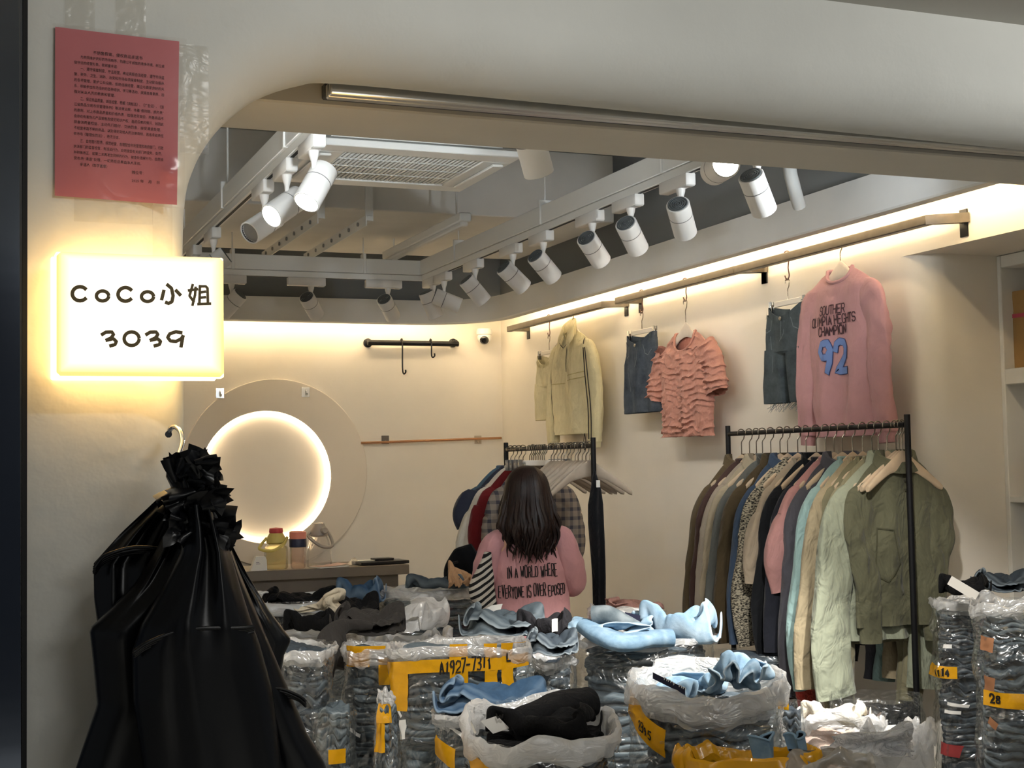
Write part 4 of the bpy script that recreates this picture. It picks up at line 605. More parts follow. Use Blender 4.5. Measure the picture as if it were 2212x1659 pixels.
xc0, xc1, yc0, yc1 = 1.36, 2.22, 5.36, 6.12
fr = B()
for (x0, x1, y0, y1) in ((xc0, xc1, yc0, yc0+0.11), (xc0, xc1, yc1-0.11, yc1), (xc0, xc0+0.13, yc0+0.11, yc1-0.11), (xc1-0.13, xc1, yc0+0.11, yc1-0.11)):
    fr.box(((x0+x1)/2, (y0+y1)/2, ZA+0.015), (x1-x0, y1-y0, 0.03), 0.004)
obj('cassette_frame', fr, M_METALW, ac, True)
obj('cassette_body', B().box(((xc0+xc1)/2, (yc0+yc1)/2, ZA+0.2), (xc1-xc0-0.12, yc1-yc0-0.12, 0.3)), M_DUCT, ac, True)
n = 30
g0 = mesh('grille_slat', B().box((0, 0, 0), (0.010, yc1-yc0-0.22, 0.014), 0.002), M_METALW)
gr = obj('intake_grille', B().box(((xc0+xc1)/2, (yc0+yc1)/2, ZA+0.04), (xc1-xc0-0.26, yc1-yc0-0.22, 0.01)), mat('grille_dark', '#55534f', 0.7), ac, True)
for k in range(n):
    o = obj('grille_slat', g0, None, gr); o.location = (xc0+0.14+(xc1-xc0-0.28)*k/(n-1)-ac.location[0], (yc0+yc1)/2-ac.location[1], 0.012)
for yy in (0.25, 0.5, 0.75): obj('grille_bar', B().box(((xc0+xc1)/2, yc0+0.11+(yc1-yc0-0.22)*yy, ZA+0.006), (xc1-xc0-0.27, 0.0025, 0.004)), M_METALW, gr, True)
for xx in (xc0+0.055, xc1-0.055): obj('air_vane', B().box((xx, (yc0+yc1)/2, ZA-0.008), (0.05, yc1-yc0-0.26, 0.012), 0.004), M_WHITE, ac, True)
# duct support brackets
for (xa, lab) in ((1.93, 'perforated white angle bracket under the duct, the one nearer the arch'), (2.21, 'perforated white angle bracket under the duct, nearer the fluorescent batten')):
    t = thing('duct_bracket', lab, 'bracket', (xa, 7.7, 2.95), group='brackets under the duct')
    obj('bracket_rail', B().box((xa, 8.35, 2.96), (0.035, 1.5, 0.03), 0.003), M_METALW, t, True)
    obj('bracket_lip', B().box((xa-0.02, 8.35, 2.945), (0.006, 1.5, 0.06)), M_METALW, t, True)
    obj('bracket_strap', B().box((xa, 7.61, 3.16), (0.045, 0.012, 0.43)), M_METALW, t, True)
    h0 = mesh('bolt', B().lathe([(0, 0), (0.012, 0), (0.012, 0.008), (0, 0.01)], 10, axis=(-1, 0, 0)), mat('bolt_grey', '#8d8c88', 0.5, 0.4))
    for k in range(7):
        o = obj('bolt', h0, None, t); o.location = (-0.024, 0.05+k*0.2, -0.003)
# fluorescent batten hung on rods
t = thing('fluorescent_batten', 'bare white fluorescent batten hung on rods under the duct', 'light', (2.66, 7.8, 2.9))
obj('batten_body', B().box((2.66, 8.0, 2.93), (0.07, 1.5, 0.05), 0.006), M_METALW, t, True)
obj('batten_cover', B().box((2.66, 8.0, 2.895), (0.045, 1.46, 0.03), 0.008), M_WHITE, t, True)
for y in (7.4, 8.6): obj('hanging_rod', B().tube([(2.66, y, 2.95), (2.66, y, 3.46 if y < 7.6 else 3.02)], 0.006, 6), M_METALW, t, True)
# flexible hose at the far right of the ceiling
pz = PD(1705, 372, 6.2)
f = B().tube(catmull([pz+arr([0, 0, 0.35]), pz+arr([0, 0, 0.05]), pz+arr([0.02, 0, -0.06]), pz+arr([0.08, 0.05, -0.14])], 8), 0.03, 10)
tag(obj('flexible_hose', f, mat('hose_grey', '#c2c2be', 0.6)), 'grey flexible hose dropping behind the bulkhead near the header', 'hose')
# thin suspension wires of the tracks
# ------------------------------------------------------------------ lighting tracks and spotlights
ZT = 2.75
XR, XL, YT = 2.86, 1.225, 8.62
FT0 = PZ(1634, 318, ZT)[1]
def track(label, p, q):
    c = (arr(p)+arr(q))/2; d = arr(q)-arr(p); L = np.linalg.norm(d); rz = math.atan2(d[1], d[0])
    t = thing('light_track', label, 'light track', tuple(c), 0)
    o = obj('track_rail', B().box((0, 0, 0.018), (L, 0.036, 0.036), 0.002, 0), M_METALW, t); o.rotation_euler = (0, 0, rz)
    o = obj('track_channel', B().box((0, 0, 0.085), (L, 0.055, 0.095), 0.003), M_METALW, t); o.rotation_euler = (0, 0, rz)
    o = obj('track_slot', B().box((0, 0, -0.0005), (L-0.02, 0.014, 0.003)), M_DARK, t); o.rotation_euler = (0, 0, rz)
    n = max(2, int(L/1.3))
    for k in range(n):
        s = (k+0.5)/n-0.5; pt = d*s
        obj('suspension_wire', B().tube([pt+arr([0, 0, 0.13]), pt+arr([0, 0, (3.45 if not 7.7 < c[1]+pt[1] < 9.3 else 3.02)-c[2]])], 0.005, 6), M_METALW, t)
        obj('wire_clip', B().box(tuple(pt+arr([0, 0, 0.10])), (0.07 if abs(d[1]) > abs(d[0]) else 0.02, 0.02 if abs(d[1]) > abs(d[0]) else 0.07, 0.13), 0.003), M_METALW, t)
    return t
tr_r = track('long white lighting track running along the clothes wall', (XR, FT0+0.03, ZT), (XR, YT-0.03, ZT))
tr_l = track('white lighting track running back from the arch past the cassette', (XL, FT0+0.03, ZT), (XL, YT-0.03, ZT))
tr_b = track('white lighting track crossing in front of the rear bulkhead', (XL-0.02, YT, ZT), (XR+0.02, YT, ZT))
# adjustable spotlights
M_SPOT = mat('spot_white', '#e4e1dc', 0.45)
RS, LS = 0.05, 0.17
SP_H = mesh('housing', B().lathe([(0.043, 0.0), (RS-0.002, 0.0), (RS, 0.003), (RS, LS*0.36), (RS-0.002, LS*0.365), (RS-0.002, LS*0.38), (RS, LS*0.385), (RS, LS-0.002), (RS-0.002, LS), (RS-0.006, LS), (RS-0.007, LS-0.02)], 36), M_SPOT); SP_H.set_sharp_from_angle(angle=0.6)
SP_R = mesh('seam_ring', B().lathe([(RS-0.001, LS*0.363), (RS+0.0006, LS*0.368), (RS+0.0006, LS*0.378), (RS-0.001, LS*0.383)], 36, cap=False), mat('seam_grey', '#6d6b68', 0.5))
hs = B()
for r in (0.043, 0.034, 0.025, 0.016, 0.008): hs.lathe([(max(r-0.008, 0), 0.0), (max(r-0.007, 0.0005), -0.004), (r-0.001, -0.004), (r, 0.0)], 30, cap=False)
SP_S = mesh('heat_sink', hs, mat('heat_sink', '#5b5f60', 0.5, 0.3))
SP_LON = mesh('lens', B().lathe([(0, LS-0.012), (RS-0.007, LS-0.012)], 30), emit('lens_lit', (1.0, 0.97, 0.9), 30))
SP_LOFF = mesh('lens', B().lathe([(0, LS-0.014), (0.02, LS-0.008), (RS-0.007, LS-0.014)], 30), mat('lens_off', '#8c8a86', 0.15, 0.3, coat=0.6))
SP_BZ = mesh('bezel', B().lathe([(RS-0.0065, LS-0.018), (RS-0.0065, LS-0.004), (RS-0.003, LS+0.0005)], 30, cap=False), mat('bezel', '#4a4a4b', 0.4))
SP_ST = mesh('stem', B().lathe([(0.008, -0.085), (0.010, -0.05), (0.019, -0.02), (0.021, 0)], 14), M_SPOT)
SP_AX = mesh('adapter', B().box((0, 0.03, -0.026), (0.048, 0.24, 0.052), 0.004), M_SPOT)
SP_AE = mesh('adapter_cap', B().box((0, -0.065, -0.0525), (0.042, 0.04, 0.003), 0.001), mat('label_grey', '#c9c8c4', 0.5))
NSP = [0]
def spot(label, base, dirv, lit=False, along='y', power=0, angle=60, color=NEUTRAL, drop=0.0):
    t = thing('track_spotlight', label, 'spotlight', base, group='white track spotlights')
    a = obj('adapter', SP_AX, None, t); c = obj('adapter_cap', SP_AE, None, a)
    if along == 'x': a.rotation_euler = (0, 0, PI/2)
    s = obj('stem', SP_ST, None, t); s.location = (0, 0, -0.045); s.scale = (1, 1, 1+drop/0.085)
    h = obj('housing', SP_H, None, t)
    d = Vector(dirv).normalized(); q = d.to_track_quat('Z', 'Y'); h.rotation_mode = 'QUATERNION'; h.rotation_quaternion = q
    piv = Vector((0, 0, -0.045-0.085-drop)) - d*(LS*0.30)
    dn = Vector((0, 0, -1)); perp = dn - d*dn.dot(d)
    if perp.length > 1e-3: piv = piv + perp.normalized()*(0.035)
    h.location = piv
    for me in (SP_R, SP_S, SP_BZ, SP_LON if lit else SP_LOFF): obj(me.name.split('.')[0], me, None, h)
    if power:
        wp = Vector(base)+piv+d*(LS+0.02)
        spot_light('spot_beam', wp, wp+d, power, color, angle)
    return t
spot('lit track spotlight in front of the cassette grille, its bright lens angled toward the arch', (XL+0.0, PZ(735, 300, ZT)[1], ZT), (-0.52, -0.34, -0.85), True, 'y', 60, 75)
spot('second lit track spotlight on the track by the arch', (XL, PZ(655, 352, ZT)[1], ZT), (-0.75, -0.40, -0.56), True, 'y', 60, 75)
spot('unlit track spotlight half hidden behind the lit pair by the arch', (XL, PZ(612, 392, ZT)[1]+0.05, ZT), (-0.75, -0.42, -0.54))
spot('track spotlight nearest the glowing shop sign', (XL, PZ(497, 505, ZT)[1]-0.1, ZT), (-0.75, 0.25, -0.55))
spot('track spotlight seen just above the top of the glowing shop sign', (XL, PZ(458, 535, ZT)[1], ZT), (-0.7, 0.3, -0.6))
rl = [((1518, 385), (0.55, 0.62, -0.62)), ((1402, 428), (0.62, 0.52, -0.58)), ((1328, 462), (0.66, 0.46, -0.55)), ((1225, 505), (0.70, 0.30, -0.58)), ((1168, 532), (0.72, 0.12, -0.60)), ((1090, 565), (0.66, 0.05, -0.72)), ((1018, 592), (0.9, -0.25, -0.38)), ((962, 618), (0.40, 0.10, -0.85))]
nth = ['nearest to the header', 'second from the header', 'third from the header', 'fourth from the header', 'fifth from the header', 'sixth from the header', 'seventh from the header, dark lens', 'eighth from the header']
for k, ((px_, py_), dv) in enumerate(rl):
    y = min(PZ(px_, py_, ZT)[1], 8.42)
    spot('white spotlight on the clothes wall track, '+nth[k], (XR, y, ZT), dv, k in (0, 1, 2, 3, 4, 5), 'y', 3, 85)
FT = FT0; track('short white lighting track crossing just behind the header', (XL, FT, ZT), (3.7, FT, ZT))
b1 = PZ(1634, 318, ZT); spot('white spotlight with a ringed dark back, close under the header', (b1[0], FT, ZT), (0.62, 0.42, -0.75), along='x')
FU = PZ(1143, 372, ZT-0.25)[1]; b1 = PY(1522, 340, FU); spot('lit track spotlight facing out of the shop under the header', (b1[0]+0.05, FU+0.0, ZT), (-0.30, -1.0, -0.06), True, 'x', 40, 80, NEUTRAL, 0.03)
b1 = PZ(1143, 372, ZT-0.25); FU = b1[1]
track('white lighting track hidden mostly by the header', (0.9, FU, ZT), (3.6, FU, ZT))
spot('white spotlight lit on its side, cut off by the header above', (b1[0]+0.02, FU, ZT), (0.42, 0.35, -0.9), along='x')
for x_, tx, lb in ((1.05, 1.7, 'added unseen uplight behind the header, brightening the ceiling near the arch'), (3.3, 2.7, 'added unseen uplight behind the header, brightening the ceiling near the clothes wall')):
    spot(lb, (x_, FU-0.35, ZT), (tx-x_, 3.6, 0.55), True, 'x', 44, 105, (0.84, 0.93, 1.0))  # unseen uplights added to brighten the open ceiling
track('added unseen lighting track behind the header, carrying the two uplights', (0.9, FU-0.35, ZT), (3.6, FU-0.35, ZT))  # unseen track added only to hold the uplights
for (px_, lab) in ((672, 'spotlight on the rear track nearer the shop sign'), (838, 'spotlight on the rear track nearer the black wall rail'), (500, 'spotlight on the rear track peeping out beside the sign')):
    x = PY(px_, 625, YT)[0]; spot(lab, (x, YT, ZT), (0.55, 0.62, -0.62) if px_ > 600 else (-0.5, 0.4, -0.6), True, 'x', 8, 95, (1.0, 0.86, 0.66))
for dx, dv, pw in ((3.0, (0.5, 0.35, -1.05), 90),):
    pass
# unseen lamps added behind the header without fixtures, to brighten bags and rack
spot_light('header_fill_spot', (2.85, 3.3, 2.6), (2.75, 4.9, 0.65), 430, NEUTRAL, 42, 0.6, 0.05)
spot_light('header_fill_spot', (2.2, 3.1, 2.6), (3.6, 5.05, 0.6), 170, NEUTRAL, 38, 0.6, 0.05)
spot_light('header_fill_spot', (1.6, 3.2, 2.6), (1.6, 5.0, 0.6), 110, NEUTRAL, 46, 0.6, 0.05)
# ------------------------------------------------------------------ glowing shop sign on the pillar
YS = 2.40
c0 = PY(118, 545, YS); c1 = PY(488, 808, YS)
t = thing('lightbox_sign', 'glowing rectangular lightbox shop sign with brown letters, fixed to the white pillar', 'sign', ((c0[0]+c1[0])/2, YF, c1[2]))
X0, X1, Z0, Z1 = c0[0]+0.004, c1[0]-0.002, c1[2]-0.004, c0[2]+0.002
b = B().box(((X0+X1)/2, YS+0.024, (Z0+Z1)/2), (X1-X0, 0.046, Z1-Z0), 0.006)
def sign_mat():
    mt, nt, p = nm('sign_face'); t_ = nt.nodes.new('ShaderNodeTexCoord'); v = nt.nodes.new('ShaderNodeVectorMath'); v.operation = 'ABSOLUTE'
    sp = nt.nodes.new('ShaderNodeSeparateXYZ'); mp = nt.nodes.new('ShaderNodeMapping')
    mp.inputs['Location'].default_value = (0, 0, -(Z1-Z0)/2); mp.inputs['Scale'].default_value = (2/(X1-X0), 1, 1)
    nt.links.new(t_.outputs['Object'], mp.inputs[0]); nt.links.new(mp.outputs[0], v.inputs[0]); nt.links.new(v.outputs[0], sp.inputs[0])
    s2 = nt.nodes.new('ShaderNodeMath'); s2.operation = 'MULTIPLY'; s2.inputs[1].default_value = 2/(Z1-Z0); nt.links.new(sp.outputs[2], s2.inputs[0])
    mx = nt.nodes.new('ShaderNodeMath'); mx.operation = 'MAXIMUM'; nt.links.new(sp.outputs[0], mx.inputs[0]); nt.links.new(s2.outputs[0], mx.inputs[1])
    r = nt.nodes.new('ShaderNodeValToRGB'); nt.links.new(mx.outputs[0], r.inputs[0])
    e = r.color_ramp.elements; e[0].position = 0.74; e[0].color = (1, 0.93, 0.78, 1); e[1].position = 0.99; e[1].color = (0.78, 0.50, 0.14, 1)
    nt.links.new(r.outputs[0], p.inputs['Emission Color']); p.inputs['Emission Strength'].default_value = 1.3; p.inputs['Base Color'].default_value = (0.8, 0.7, 0.5, 1)
    return mt
obj('light_box', b, sign_mat(), t, True, sharp=40)
b = B().box(((X0+X1)/2, YS+0.030, (Z0+Z1)/2), (X1-X0+0.003, 0.030, Z1-Z0+0.003), 0.002)
obj('side_frame', b, emit('sign_side', (1.0, 0.70, 0.28), 3.2), t, True)
b = B().box(((X0+X1)/2-0.004, YF-0.006, (Z0+Z1)/2-0.001), (X1-X0+0.002, 0.010, Z1-Z0+0.004), 0.002)
obj('back_tray', b, emit('sign_tray', (1.0, 0.70, 0.28), 5.5), t, True)
M_LET = mat('sign_letters', '#6b5a35', 0.5)
def cp(x, y): return PY(80+x/4.366, 520+y/4.366, YS-0.001)
def strok(name, lines, wpx, closed=False):
    bb = B()
    for k_, ln in enumerate(lines):
        fn = lambda u, v, k_=k_: np.array([cp(a, c)-[0, 0.0005*k_, 0] for a, c in zip(np.atleast_1d(u), np.atleast_1d(v))])
        ribbons([ln], fn, wpx, bb, 12)
    V = np.vstack(bb.v)
    obj(name, bb, M_LET, t, True, smooth=False)
def arc(cx, cy, rx, ry, a0, a1, n=26): return [(cx+rx*math.cos(a), cy-ry*math.sin(a)) for a in np.radians(np.linspace(a0, a1, n))]
strok('letter', [arc(405, 500, 72, 66, 42, 318)], 18); strok('letter', [arc(618, 521, 58, 47, 0, 360)], 17)
strok('letter', [arc(834, 506, 70, 64, 40, 318)], 18); strok('letter', [arc(1042, 527, 57, 46, 0, 360)], 17)
strok('letter', [[(1196, 472), (1176, 552)], [(1228, 415), (1268, 450), (1283, 520), (1272, 575), (1240, 592), (1216, 582)], [(1310, 470), (1350, 512)]], 17)
strok('letter', [[(1468, 415), (1438, 520), (1478, 575)], [(1495, 440), (1490, 510), (1466, 608)], [(1428, 470), (1512, 458)],
                 [(1535, 425), (1530, 595)], [(1530, 432), (1590, 432), (1606, 450), (1610, 595)], [(1535, 490), (1585, 482)], [(1535, 540), (1585, 534)], [(1515, 600), (1632, 596)]], 13)
strok('numeral', [[(612, 885), (650, 862), (705, 860), (722, 885), (700, 915), (655, 938)], [(655, 938), (720, 925), (748, 950), (735, 980), (690, 992)]], 17)
strok('numeral', [arc(892, 924, 71, 64, 0, 360)], 17)
strok('numeral', [[(1030, 885), (1068, 862), (1122, 860), (1140, 885), (1118, 915), (1072, 938)], [(1072, 938), (1137, 925), (1165, 950), (1152, 980), (1108, 992)]], 17)
strok('numeral', [[(1362, 868), (1310, 858), (1252, 878), (1232, 912), (1258, 945), (1310, 950), (1360, 925), (1376, 900)], [(1376, 900), (1358, 998)]], 17)

# ------------------------------------------------------------------ pink notice in a clear sleeve
q = [PY(x, y, YF-0.004) for x, y in ((119, 58), (387, 90), (382, 443), (118, 423))]
t = thing('notice', 'pink printed notice in a clear sleeve taped to the pillar above the glowing sign', 'notice', tuple((q[3]+q[2])/2))
def sheet(u, v, off=0.0):
    u = np.asarray(u, float)[..., None]; v = np.asarray(v, float)[..., None]
    p = (q[3]*(1-u)+q[2]*u)*(1-v)+(q[0]*(1-u)+q[1]*u)*v
    d = 0.004*np.exp(-((u-0.93)**2/0.004+(v-0.20)**2/0.003))+0.0012*noise3(np.concatenate([u*3, v*4, u*0], -1))[..., None]
    return p-np.array([0, 1, 0])*(0.001+d+off)
uu, vv = np.meshgrid(np.linspace(0, 1, 40), np.linspace(0, 1, 50), indexing='ij')
obj('paper', B().grid(sheet(uu, vv)), mat('pink_paper', '#c9747a', 0.7, var=0.04), t, True)
u2, v2 = np.meshgrid(np.linspace(-0.02, 1.06, 40), np.linspace(-0.02, 1.02, 50), indexing='ij')
obj('clear_sleeve', B().grid(sheet(u2, v2, 0.0016)), film('sleeve_film', (0.97, 0.96, 0.95), 0.02, 0.035, scale=5, strength=0.06, rough=0.14), t, True)
tp = film('clear_tape', (0.93, 0.92, 0.90), 0.04, 0.04, scale=12, strength=0.2, rough=0.25)
for (x0, x1, y0, y1) in ((388, 450, 100, 330), (160, 330, 425, 478), (330, 372, 437, 640), (140, 205, -20, 58), (250, 315, -20, 74)):
    a, c = PY(x0, y1, YF-0.003), PY(x1, y0, YF-0.003)
    gx, gz = np.meshgrid(np.linspace(a[0], c[0], 14), np.linspace(a[2], c[2], 18), indexing='ij')
    P = np.stack([gx, np.full_like(gx, YF-0.003)-0.002*np.abs(fbm(np.stack([gx*60, gz*60, gx*0], -1), 2)), gz], -1)
    if x0 < 380 and y0 > 0 and x1 < 335 or y0 < 0: o = obj('tape_strip', B().grid(P), tp, t, True)
    else: o = obj('tape_strip', B().grid(P), tp, t, True)
lines = [(0.87, 0.30, 0.70, '不销售假冒、侵权商品承诺书', 1), (0.835, 0.20, 0.88, '为共同维护良好的市场秩序，构建公平诚信的竞争环境，树立诚', 0), (0.80, 0.15, 0.50, '信守法的经营形象，我郑重承诺：', 0),
 (0.765, 0.20, 0.88, '一、遵守规章制度、守法经营。亮证亮照合法经营，遵守市场监', 1), (0.73, 0.15, 0.88, '管、税务、卫生、消防、治安和市场各项规章制度，主动配合服从', 0), (0.695, 0.15, 0.88, '的各项管理，爱护公共设施，拒绝违规经营，建立与商家良好的关', 0),
 (0.66, 0.15, 0.88, '系，积极参加市场组织的各种培训、学习等活动，提高自身素质，加', 0), (0.625, 0.15, 0.48, '强对从业人员的教育和管理。', 0),
 (0.585, 0.20, 0.88, '二、保证商品质量、诚信经营。根据《商标法》、《广告法》、《浙', 1), (0.55, 0.15, 0.88, '江省商品交易市场管理条例》等法律法规，本着“假则赔、损负责”', 0), (0.515, 0.15, 0.88, '的原则，对上市商品质量和价格负责，加强进货查验，所售商品不', 0),
 (0.48, 0.15, 0.88, '会存在有害伪劣产品销售及侵犯知识产权，造成后果的情况，如因此', 0), (0.445, 0.15, 0.86, '损害消费者权益、主动先行赔付，交纳罚金，接受清退处理。', 0), (0.41, 0.15, 0.88, '不经营来路不明的商品，以防侵犯到他人的注册商标，违者承担责任', 0), (0.375, 0.15, 0.52, '依市场《管理处罚法》，绝无怨言。', 0),
 (0.335, 0.20, 0.88, '三、自觉履行职责、规范经营。合理配合市场管理及政府部门、行政', 1), (0.30, 0.15, 0.87, '执法部门的监督检查，有违法行为，自觉接受有关部门的查处、处罚。', 0), (0.265, 0.15, 0.88, '并积极改正，如第二次再发生同样的行为，被查处违规行为，自愿接', 0), (0.23, 0.15, 0.70, '受市场“清退”处理，一切责任后果由本人承担。', 0),
 (0.195, 0.20, 0.42, '承诺人（签字盖章）', 0), (0.175, 0.62, 0.72, '摊位号：', 0), (0.125, 0.62, 0.85, '2025 年    月    日', 0)]
M_INK = mat('ink', '#3a2226', 0.7)
for v, u0, u1, s, bold in lines:
    cu = bpy.data.curves.new('printed_line', 'FONT'); cu.body = s; cu.size = 1.0; cu.resolution_u = 1
    o = bpy.data.objects.new('tmp', cu); COL.objects.link(o)
    me = bpy.data.meshes.new_from_object(o); bpy.data.objects.remove(o)
    n = len(me.vertices)
    if n == 0: continue
    co = np.empty(n*3); me.vertices.foreach_get('co', co); co = co.reshape(-1, 3)
    wd = co[:, 0].max(); sc = (u1-u0)/wd; hsc = 0.0235 if bold else 0.0215
    co = sheet(u0+co[:, 0]*sc, v+(co[:, 1]-0.3)*hsc, 0.0008)-arr(t.location)
    me.vertices.foreach_set('co', co.ravel()); me.materials.clear(); me.materials.append(M_INK); me.name = 'printed_line'
    o = bpy.data.objects.new('printed_line', me); COL.objects.link(o); o.parent = t

# ------------------------------------------------------------------ rear wall: ring, hooks, rails, camera
cc = PY(574, 1030, YB); ci = PY(714, 1030, YB); co_ = PY(791, 1030, YB); cx_o = (PY(390, 1030, YB)+0)[0]
RI = (PY(714, 1030, YB)[0]-PY(432, 1030, YB)[0])/2; RO = 0.70; oc = (co_[0]-RO, cc[2]+0.03)
t = thing('wall_disc', 'large round wall panel with a glowing circular recess, behind the counter', 'wall panel', (oc[0], YB, oc[1]))
b = B(); a = np.linspace(0, 2*PI, 97)[:-1]
R = []
for (rr, y, inner) in ((RI, YB-0.001, 1), (RI, YB-0.026, 1), (RI+0.004, YB-0.03, 1), (RO-0.004, YB-0.03, 0), (RO, YB-0.026, 0), (RO, YB-0.001, 0)):
    c = (cc[0], cc[2]) if inner else oc
    R.append(np.stack([c[0]+rr*np.cos(a), np.full_like(a, y), c[1]+rr*np.sin(a)], 1))
b.loft(R); obj('ring_panel', b, mat('ring_plaster', '#e4dacb', 0.8), t, True, sharp=40)
R = [np.stack([cc[0]+r*np.cos(a), np.full_like(a, y), cc[2]+r*np.sin(a)], 1) for r, y in ((RI-0.001, YB-0.010), (RI-0.001, YB-0.022))]
obj('light_strip', B().loft(R), emit('ring_led', (1.0, 0.78, 0.5), 34), t, True)
M_CHROME = mat('chrome', '#b9bcc0', 0.15, 0.9); M_BLACKM = mat('black_metal', '#17171a', 0.4, 0.3)
for (x, y, lab) in ((475, 849, 'clear adhesive hook on the round wall panel, the one by the shop sign'), (660, 847, 'clear adhesive hook on the round wall panel, the one toward the copper rod')):
    p = PY(x, y, YB-0.03); t = thing('adhesive_hook', lab, 'hook', tuple(p))
    obj('hook_plate', B().box((0, -0.002, 0), (0.062, 0.004, 0.075), 0.0015), mat('hook_plate', '#cfd0d0', 0.15, 0.4), t)
    obj('hook_arm', B().tube(catmull([(0, -0.004, 0.016), (0, -0.012, 0), (0, -0.012, -0.02), (0.004, -0.026, -0.024), (0.004, -0.03, -0.008)], 5), 0.005, 8), M_CHROME, t)
r0, r1 = PY(780, 957, YB-0.045), PY(1086, 946, YB-0.045)
t = thing('copper_rod', 'thin copper rod on two adhesive brackets, running from the round panel to the corner', 'rod', tuple((r0+r1)/2))
obj('rod', B().tube([r0, r1-arr([0.012, 0, 0])], 0.010, 10), mat('copper', '#b98a68', 0.25, 0.8), t, True)
for x in (832, 1032):
    p = PY(x, 950, YB); obj('rod_bracket', B().box((p[0], YB-0.003, p[2]), (0.06, 0.006, 0.065), 0.002).tube([(p[0], YB-0.004, p[2]-0.012), (p[0], YB-0.045, p[2]-0.024)], 0.008, 8), mat('bracket_grey', '#6f6a64', 0.3, 0.5) if x < 900 else mat('bracket_pale', '#b9ab98', 0.3, 0.3), t, True)
r0, r1 = PY(794, 740, YB-0.07), PY(990, 743, YB-0.07)
t = thing('wall_rail', 'short black wall rail near the ceiling light slot, with two hooks on it', 'rail', tuple((r0+r1)/2))
obj('rail_tube', B().tube([r0, r1], 0.021, 12), M_BLACKM, t, True)
for x in (794, 978):
    p = PY(x, 741, YB); obj('rail_flange', B().lathe([(0.035, 0), (0.035, 0.012), (0.02, 0.016), (0.02, 0.07), (0.0, 0.072)], 20, (p[0], YB-0.001, p[2]), (0, -1, 0)), M_BLACKM, t, True)
for x, ln, lab in ((867, 62, 'long black hook hanging from the black wall rail'), (930, 30, 'short black hook hanging from the black wall rail')):
    p = PY(x, 740, YB-0.07); s = ln/255*1.0
    pth = catmull([p+arr([0, 0.022, 0.005]), p+arr([0, 0, 0.027]), p+arr([0, -0.026, 0.0]), p+arr([0, -0.02, -s*0.8]), p+arr([0.006, -0.03, -s]), p+arr([0.018, -0.04, -s+0.01]), p+arr([0.018, -0.04, -s+0.03])], 6)
    tag(obj('wall_hook', B().tube(pth, 0.006, 8), M_BLACKM), lab, 'hook', 'hooks on the black wall rail')
p = PY(1046, 716, 10.30)
t = thing('security_camera', 'white dome security camera with a black eye in the rear corner', 'camera', tuple(p))
obj('camera_base', B().lathe([(0.055, 0.02), (0.062, 0.0), (0.06, -0.025), (0.05, -0.03)], 28), M_WHITE, t)
g = [(0.056*math.cos(x), 0.056*math.sin(x)) for x in np.linspace(-PI/2, PI/2, 14)]
obj('camera_dome', B().lathe(g, 28, (0, 0, -0.05), (-0.3, -0.75, -0.5)), M_WHITE, t)
obj('camera_eye', B().lathe([(0.036, 0.043), (0.03, 0.052), (0.016, 0.057), (0, 0.058)], 24, (0, 0, -0.05), (-0.3, -0.75, -0.5)), mat('lens_black', '#0a0a0c', 0.1, coat=1), t)

# ------------------------------------------------------------------ counter with bottles
YC = 9.45
cA = PY(884, 1219, YC); cB = PY(866, 1250, YC)
t = thing('counter', 'grey wood-grain counter below the glowing round panel', 'counter', ((1.2+cA[0])/2, YC+0.3, 0))
M_WOOD = mat('grey_wood', '#6c645a', 0.5, var=0.16, vscale=4, bump=0.15, bscale=20, bvec=(0.5, 6, 6))
th = PY(884, 1219, YC)[2]-PY(884, 1240, YC)[2]
ZC = cA[2]
obj('counter_top', B().box(((1.0+cA[0])/2, YC+0.28, ZC-th/2), (cA[0]-1.0, 0.56, th), 0.004), M_WOOD, t, True)
obj('counter_body', B().box(((1.05+cB[0])/2, YC+0.30, (ZC-th)/2), (cB[0]-1.05, 0.48, ZC-th), 0.004), M_WOOD, t, True)
def on_counter(x, dy=0.12): p = PY(x, 1232, YC+dy); return (p[0], YC+dy, ZC)
pxm = 3030/ (np.linalg.norm(PY(700, 1200, YC)-ORI))
def plast(name, c, tr=0.75): return mat(name, c, 0.08, trans=tr, ior=1.2, alpha=0.55)
p = on_counter(597, 0.14); t = thing('water_bottle', 'yellow water bottle with a red lid and carry handle on the counter', 'water bottle', p, 0, 'water bottles on the counter')
k = 1/pxm
obj('bottle_body', B().lathe([(0.0, 0.001), (23*k, 0.001), (25*k, 3*k), (25*k, 40*k), (24*k, 46*k), (17*k, 54*k)], 30), plast('yellow_clear', '#e6d582'), t)
obj('bottle_shoulder', B().lathe([(17*k, 53*k), (21*k, 56*k), (20*k, 66*k), (14*k, 76*k), (14*k, 77*k)], 30), mat('yellow_plastic', '#c9b968', 0.4), t)
obj('bottle_lid', B().lathe([(14*k, 76*k), (15*k, 79*k), (14*k, 86*k), (0, 88*k)], 24), mat('red_plastic', '#c14a4c', 0.4), t)
pth = catmull([arr([23, -4, 66])*k, arr([10, -22, 52])*k, arr([-15, -28, 40])*k, arr([-38, -16, 44])*k, arr([-32, -4, 54])*k, arr([-20, 0, 66])*k], 7)
obj('carry_handle', B().tube(pth, 3.2*k, 10), mat('yellow_plastic', '#c9b968', 0.4), t)
p = on_counter(644, 0.10); t = thing('water_bottle', 'tall tumbler with pink lid and dark blue band on the counter', 'water bottle', p, 0, 'water bottles on the counter')
obj('bottle_body', B().lathe([(0, 0.001), (14*k, 0.001), (16*k, 3*k), (17*k, 46*k)], 26), plast('pink_clear', '#e8c3ae'), t)
